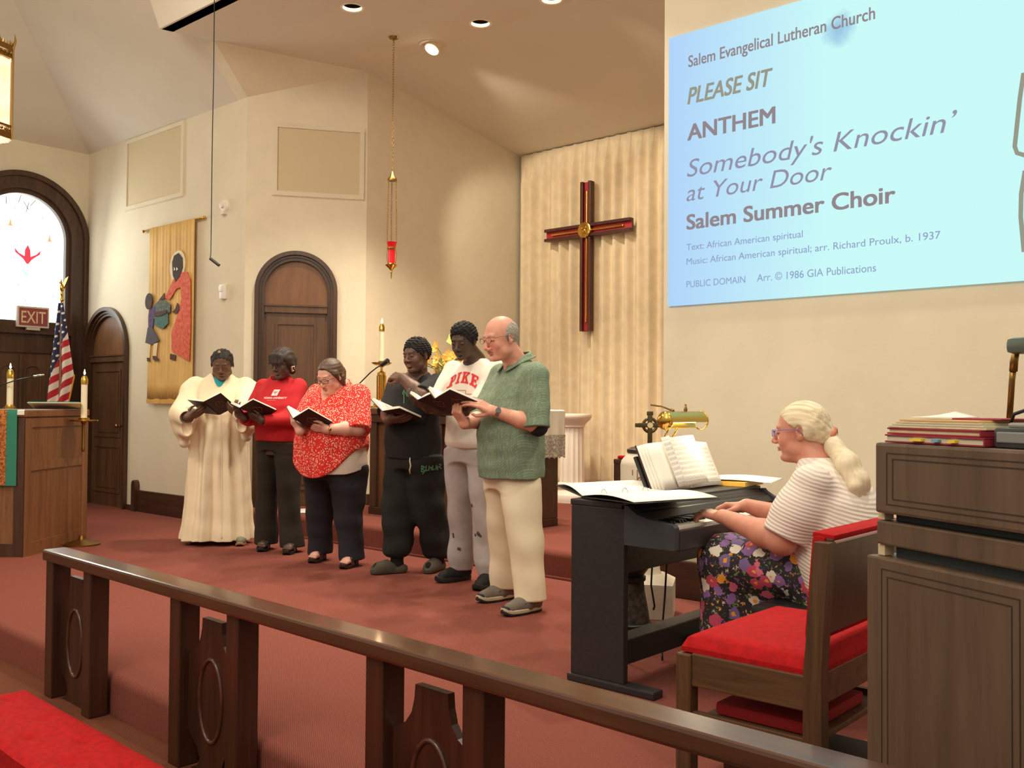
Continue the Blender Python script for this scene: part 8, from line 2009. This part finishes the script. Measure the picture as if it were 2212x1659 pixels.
# ---- the pianist
def pianist():
    B = Body((-1.60, 3.88, 0), 0, 'person', 'seated person with long pale ponytail, white knit top and floral skirt, playing piano', -PI / 2)
    D = lambda p: depth_of(p)
    skin = skin_mat('ruddy_skin', (206, 140, 116)); sk = (216, 148, 124)
    hc = B.px(1727, 931, D((-1.78, 3.88, 1.12))); F = Frame(hc, rotm(14, 4, 0), .25)
    S = SDF(); head_ops(S, F, dict(w=.98, jaw=1.05, cheek=1.1, nose=1.05, nlen=1.05, lip=.9, chin2=1.0)); neck_ops(S, F, (0, -.08, .96), .06, .075)
    WL = B.px(1562, 1116, D((-2.03, 3.68, .78))); TL_ = B.px(1489, 1108, D((-2.20, 3.73, .75))); WR = B.px(1614, 1092, D((-2.05, 3.98, .78))); TR = B.px(1545, 1099, D((-2.21, 3.98, .75)))
    hand_ops(S, WL, TL_ - WL + A_(0, 0, .015), A_(.15, -.1, 1), -1, .178, curls=[(8, 14, 10), (16, 22, 12), (24, 28, 14), (30, 30, 16)], spread=.16, thumb=(.7, .5)); hand_ops(S, WR, TR - WR + A_(0, 0, .015), A_(-.15, -.1, 1), 1, .178, curl=(22, 28, 16), spread=.14, thumb=(.7, .5))
    shL, shR = A_(.19, -.04, .915), A_(-.19, -.04, .915); eL = B.px(1690, 1168, D((-1.72, 3.64, .68))); eR = ik(shR, WR, .30, .26, (-.7, .5, -.8))
    for sh, e, W in ((shL, eL, WL), (shR, eR, WR)): S.chain([sh, e], [.062, .058], .03); S.chain([e, e + (W - e) * .3, W], [.056, .056, .031], .02)
    S.loft([(.46, 0, 0, .17, .15), (.7, 0, -.0, .18, .15), (.9, 0, -.04, .17, .11), (.99, 0, -.08, .09, .07)], k=.04)
    for s in (-1, 1): S.rc((s * .09, -.02, .54), (s * .11, -.47, .54), .09, .065, .04); S.rc((s * .11, -.47, .54), (s * .11, -.42, .09), .06, .04, .03); S.rc((s * .11, -.41, .06), (s * .12, -.56, .04), .036, .03, .02)
    o = sdf_obj('body', S, (-.5, -.8, 0), (.5, .3, 1.32), .0034, skin, B.o); paint_head(o, F, sk, (190, 110, 100), brow=(190, 160, 140), lash=(120, 72, 60), blush=(222, 120, 104))
    hm_ = bpy.data.materials.new('pale_blond_grey_hair'); hm_.use_nodes = True; nt = hm_.node_tree; bb = nt.nodes['Principled BSDF']; bb.inputs['Roughness'].default_value = .5
    tc = nt.nodes.new('ShaderNodeTexCoord'); mp = nt.nodes.new('ShaderNodeMapping'); mp.inputs['Rotation'].default_value = (.5, 0, 0); mp.inputs['Scale'].default_value = (55, 4, 60); nz = nt.nodes.new('ShaderNodeTexNoise'); nz.inputs['Scale'].default_value = 1.0; nz.inputs['Detail'].default_value = 3
    nt.links.new(tc.outputs['Object'], mp.inputs[0]); nt.links.new(mp.outputs[0], nz.inputs['Vector']); mx = nt.nodes.new('ShaderNodeMix'); mx.data_type = 'RGBA'; mx.inputs[6].default_value = lin((228, 212, 178)); mx.inputs[7].default_value = lin((188, 172, 140)); mr = nt.nodes.new('ShaderNodeMapRange'); mr.inputs[1].default_value = .4; mr.inputs[2].default_value = .7; nt.links.new(nz.outputs['Fac'], mr.inputs[0]); nt.links.new(mr.outputs[0], mx.inputs[0]); nt.links.new(mx.outputs[2], bb.inputs['Base Color'])
    bp = nt.nodes.new('ShaderNodeBump'); bp.inputs['Strength'].default_value = .2; bp.inputs['Distance'].default_value = .004; nt.links.new(nz.outputs['Fac'], bp.inputs['Height']); nt.links.new(bp.outputs['Normal'], bb.inputs['Normal'])
    H = SDF(); H.el(F.w((0, .09, .13)), A_(.352, .432, .385) * F.s, .01, 0, F.R); n = F.R @ unit(A_(0, -1, -.75)); H.half(n, n @ F.w((0, -.245, .26)), .03 * F.s); n = F.R @ unit(A_(0, -.62, -1)); H.half(n, n @ F.w((0, .30, -.14)), .03 * F.s)
    H.rc(F.w((.22, .22, .0)), F.w((0, .44, -.13)), .14 * F.s, .12 * F.s, .05); H.rc(F.w((-.22, .22, .0)), F.w((0, .44, -.13)), .14 * F.s, .12 * F.s, .05)
    for s in (-1, 1): H.el(F.w((s * .36, .05, -.03)), A_(.06, .075, .12) * F.s, .01, 1, F.R)
    sdf_obj('hair', H, F.c - .22, F.c + .24, .003, hm_, B.o, lambda P: .0010 * wob(P * A_(1, .3, 1), 260, 2))
    pt = [F.w((0, .53, -.13)), B.px(1802, 966, D((-1.62, 3.88, 1.05))), B.px(1832, 1000, D((-1.52, 3.87, 1.0))), B.px(1856, 1040, D((-1.46, 3.86, .92))), B.px(1862, 1085, D((-1.44, 3.86, .84)))]
    T = SDF(); T.chain(pt, [.022, .034, .040, .036, .014], .03)
    for s in (-1, 1): T.chain([pt[1], pt[2] + A_(s * .035, 0, -.01), pt[3] + A_(s * .045, .0, -.02), pt[4] + A_(s * .03, 0, .0)], [.026, .028, .024, .008], .02)
    pm2 = mat('pale_ponytail', (230, 214, 182), .55)
    n3 = pm2.node_tree; t3 = n3.nodes.new('ShaderNodeTexCoord'); p3 = n3.nodes.new('ShaderNodeMapping'); p3.inputs['Rotation'].default_value = (-.35, 0, 0); p3.inputs['Scale'].default_value = (90, 60, 3); z3 = n3.nodes.new('ShaderNodeTexNoise'); z3.inputs['Scale'].default_value = 1; x3 = n3.nodes.new('ShaderNodeMix'); x3.data_type = 'RGBA'; x3.inputs[6].default_value = lin((232, 216, 186)); x3.inputs[7].default_value = lin((196, 180, 148)); n3.links.new(t3.outputs['Object'], p3.inputs[0]); n3.links.new(p3.outputs[0], z3.inputs['Vector']); n3.links.new(z3.outputs['Fac'], x3.inputs[0]); n3.links.new(x3.outputs[2], n3.nodes['Principled BSDF'].inputs['Base Color'])
    sdf_obj('ponytail', T, np.min(pt, 0) - .12, np.max(pt, 0) + .12, .0035, pm2, B.o, lambda P: .0008 * wob(P * A_(1.6, .8, .08), 170, 6))
    b = MB(); c = F.w((0, .545, -.14)); e1, e2 = F.R @ A_(1, 0, 0), F.R @ A_(0, .25, .97); b.tube([tuple(c + (e1 * math.cos(a) + e2 * math.sin(a)) * (.032 + .003 * math.sin(5 * a))) for a in [2 * PI * i / 24 for i in range(24)]], .012, 8, closed=True); b.build('scrunchie', mat('coral_scrunchie', (200, 120, 92), .8, bump=(90, .5)), B.o, smooth=True)
    glasses(F, B.o, mat('blue_violet_frame', (96, 104, 190), .3), .098, .055, .34, .007, False, zc=-.01)
    # knit top
    T = SDF(); fd = lambda th, z, P: .008 * np.sin(4 * th + 16 * z) * np.clip((.8 - z) * 4, 0, 1)
    T.loft([(.42, 0, .035, .205, .165), (.50, 0, .03, .232, .198), (.62, 0, .02, .238, .205), (.74, 0, .01, .232, .195), (.85, 0, -.01, .222, .168), (.92, 0, -.04, .195, .135), (.97, 0, -.065, .15, .11), (1.005, 0, -.085, .10, .085), (1.02, 0, -.09, .085, .078)], k=.02, fold=fd, rnd_=.02)
    T.rc(shL, shL + (eL - shL) * .5, .085, .092, .04); T.rcf(shL + (eL - shL) * .4, eL, .092, .094, .03, -.015); T.rcf(shR, eR, .085, .09, .04, -.015); T.rc((0, -.11, 1.02), (0, -.10, 1.1), .066, .09, .006, 1)
    T.rc((0, -.2, .50), (0, -.18, .95), .02, .05, .02, 1)
    km = bpy.data.materials.new('white_ribbed_knit'); km.use_nodes = True; nt = km.node_tree; bb = nt.nodes['Principled BSDF']; bb.inputs['Roughness'].default_value = .9; bb.inputs['Base Color'].default_value = lin((226, 212, 198))
    tc = nt.nodes.new('ShaderNodeTexCoord'); mp = nt.nodes.new('ShaderNodeMapping'); mp.inputs['Rotation'].default_value = (.35, 0, 0); wv = nt.nodes.new('ShaderNodeTexWave'); wv.bands_direction = 'Z'; wv.inputs['Scale'].default_value = 22; wv.inputs['Distortion'].default_value = 1.0; wv.inputs['Detail'].default_value = 1; nt.links.new(tc.outputs['Object'], mp.inputs[0]); nt.links.new(mp.outputs[0], wv.inputs['Vector'])
    mx = nt.nodes.new('ShaderNodeMix'); mx.data_type = 'RGBA'; mx.inputs[6].default_value = lin((214, 202, 192)); mx.inputs[7].default_value = lin((230, 219, 207)); nt.links.new(wv.outputs['Fac'], mx.inputs[0]); nt.links.new(mx.outputs[2], bb.inputs['Base Color'])
    bp = nt.nodes.new('ShaderNodeBump'); bp.inputs['Strength'].default_value = .5; bp.inputs['Distance'].default_value = .004; nt.links.new(wv.outputs['Fac'], bp.inputs['Height']); nt.links.new(bp.outputs['Normal'], bb.inputs['Normal'])
    sdf_obj('knit_top', T, (-.5, -.5, .38), (.5, .4, 1.12), .0045, km, B.o, wrinkle(.005, 16, 51))
    # floral skirt
    K = SDF()
    for s in (-1, 1): K.rc((s * .09, 0, .55), (s * .115, -.47, .555), .125, .105, .07); K.rc((s * .115, -.47, .555), (s * .125, -.475, .25), .105, .10, .06)
    K.rc((0, 0, .53), (0, -.46, .55), .13, .10, .08); K.rc((0, -.46, .53), (0, -.46, .25), .10, .10, .08); K.rc((0, -.30, .48), (0, -.36, .27), .15, .13, .08); K.loft([(.42, 0, .02, .215, .20), (.6, 0, .02, .20, .18)], k=.06); K.half((0, 0, -1), -.235)
    fm = bpy.data.materials.new('floral_print'); fm.use_nodes = True; nt = fm.node_tree; bb = nt.nodes['Principled BSDF']; bb.inputs['Roughness'].default_value = .85; tc = nt.nodes.new('ShaderNodeTexCoord')
    prev = None
    def layer(scale, th, cols, seed, base):
        vo = nt.nodes.new('ShaderNodeTexVoronoi'); vo.inputs['Scale'].default_value = scale; mp = nt.nodes.new('ShaderNodeMapping'); mp.inputs['Location'].default_value = (seed, seed * 1.7, seed * .3)
        nz = nt.nodes.new('ShaderNodeTexNoise'); nz.inputs['Scale'].default_value = scale * 2.2; md = nt.nodes.new('ShaderNodeMix'); md.data_type = 'VECTOR'; md.inputs[0].default_value = .035
        nt.links.new(tc.outputs['Object'], md.inputs[4]); nt.links.new(tc.outputs['Object'], nz.inputs['Vector']); nt.links.new(nz.outputs['Color'], md.inputs[5]); nt.links.new(md.outputs[1], mp.inputs[0]); nt.links.new(mp.outputs[0], vo.inputs['Vector'])
        sp = nt.nodes.new('ShaderNodeSeparateColor'); nt.links.new(vo.outputs['Color'], sp.inputs[0])
        cr = nt.nodes.new('ShaderNodeValToRGB'); cr.color_ramp.interpolation = 'CONSTANT'; el = cr.color_ramp.elements
        while len(el) < len(cols): el.new(.5)
        for i, c in enumerate(cols): el[i].position = i / len(cols); el[i].color = lin(c)
        nt.links.new(sp.outputs[0], cr.inputs[0])
        c2 = nt.nodes.new('ShaderNodeMath'); c2.operation = 'LESS_THAN'; c2.inputs[1].default_value = th * .34; nt.links.new(vo.outputs['Distance'], c2.inputs[0])
        m1 = nt.nodes.new('ShaderNodeMix'); m1.data_type = 'RGBA'; nt.links.new(c2.outputs[0], m1.inputs[0]); nt.links.new(cr.outputs[0], m1.inputs[6]); m1.inputs[7].default_value = lin((240, 160, 50))
        lt = nt.nodes.new('ShaderNodeMath'); lt.operation = 'LESS_THAN'; lt.inputs[1].default_value = th; nt.links.new(vo.outputs['Distance'], lt.inputs[0])
        m2 = nt.nodes.new('ShaderNodeMix'); m2.data_type = 'RGBA'; nt.links.new(lt.outputs[0], m2.inputs[0]); nt.links.new(m1.outputs[2], m2.inputs[7])
        if isinstance(base, tuple): m2.inputs[6].default_value = lin(base)
        else: nt.links.new(base, m2.inputs[6])
        return m2.outputs[2]
    o1 = layer(52, .34, [(96, 140, 70), (200, 190, 170), (120, 90, 150), (70, 90, 60), (214, 150, 60)], 3.1, (44, 38, 44)); o2 = layer(17, .46, [(214, 110, 140), (236, 160, 60), (140, 100, 160), (226, 216, 200), (190, 70, 100), (120, 100, 150)], 7.7, o1)
    nt.links.new(o2, bb.inputs['Base Color']); sdf_obj('floral_skirt', K, (-.4, -.7, .2), (.4, .3, .75), .005, fm, B.o, lambda P: .008 * np.sin(P[..., 0] * 42) * np.clip((.5 - P[..., 2]) * 4, 0, 1) + .004 * wob(P, 22, 3))
    for s in (-1, 1):
        h = A_(s * .115, -.39, 0); d = unit(A_(s * .05, -1, 0)); l = A_(-d[1], d[0], 0); U, q = shoe_sdf(h, d, l, .245, .043, .08); so = sdf_obj('shoe', U, np.minimum(h, h + d * .3) - .09, np.maximum(h, h + d * .3) + .14, .005, mat('black_leather_shoe', (24, 22, 22), .5), B.o); sole_obj('sole', q, .25, .045, .016, blk_sole, so)
PEOPLE = [man, robed, red_sweater, dotted_blouse, black_tee, pike, pianist]
for f_ in PEOPLE: f_()
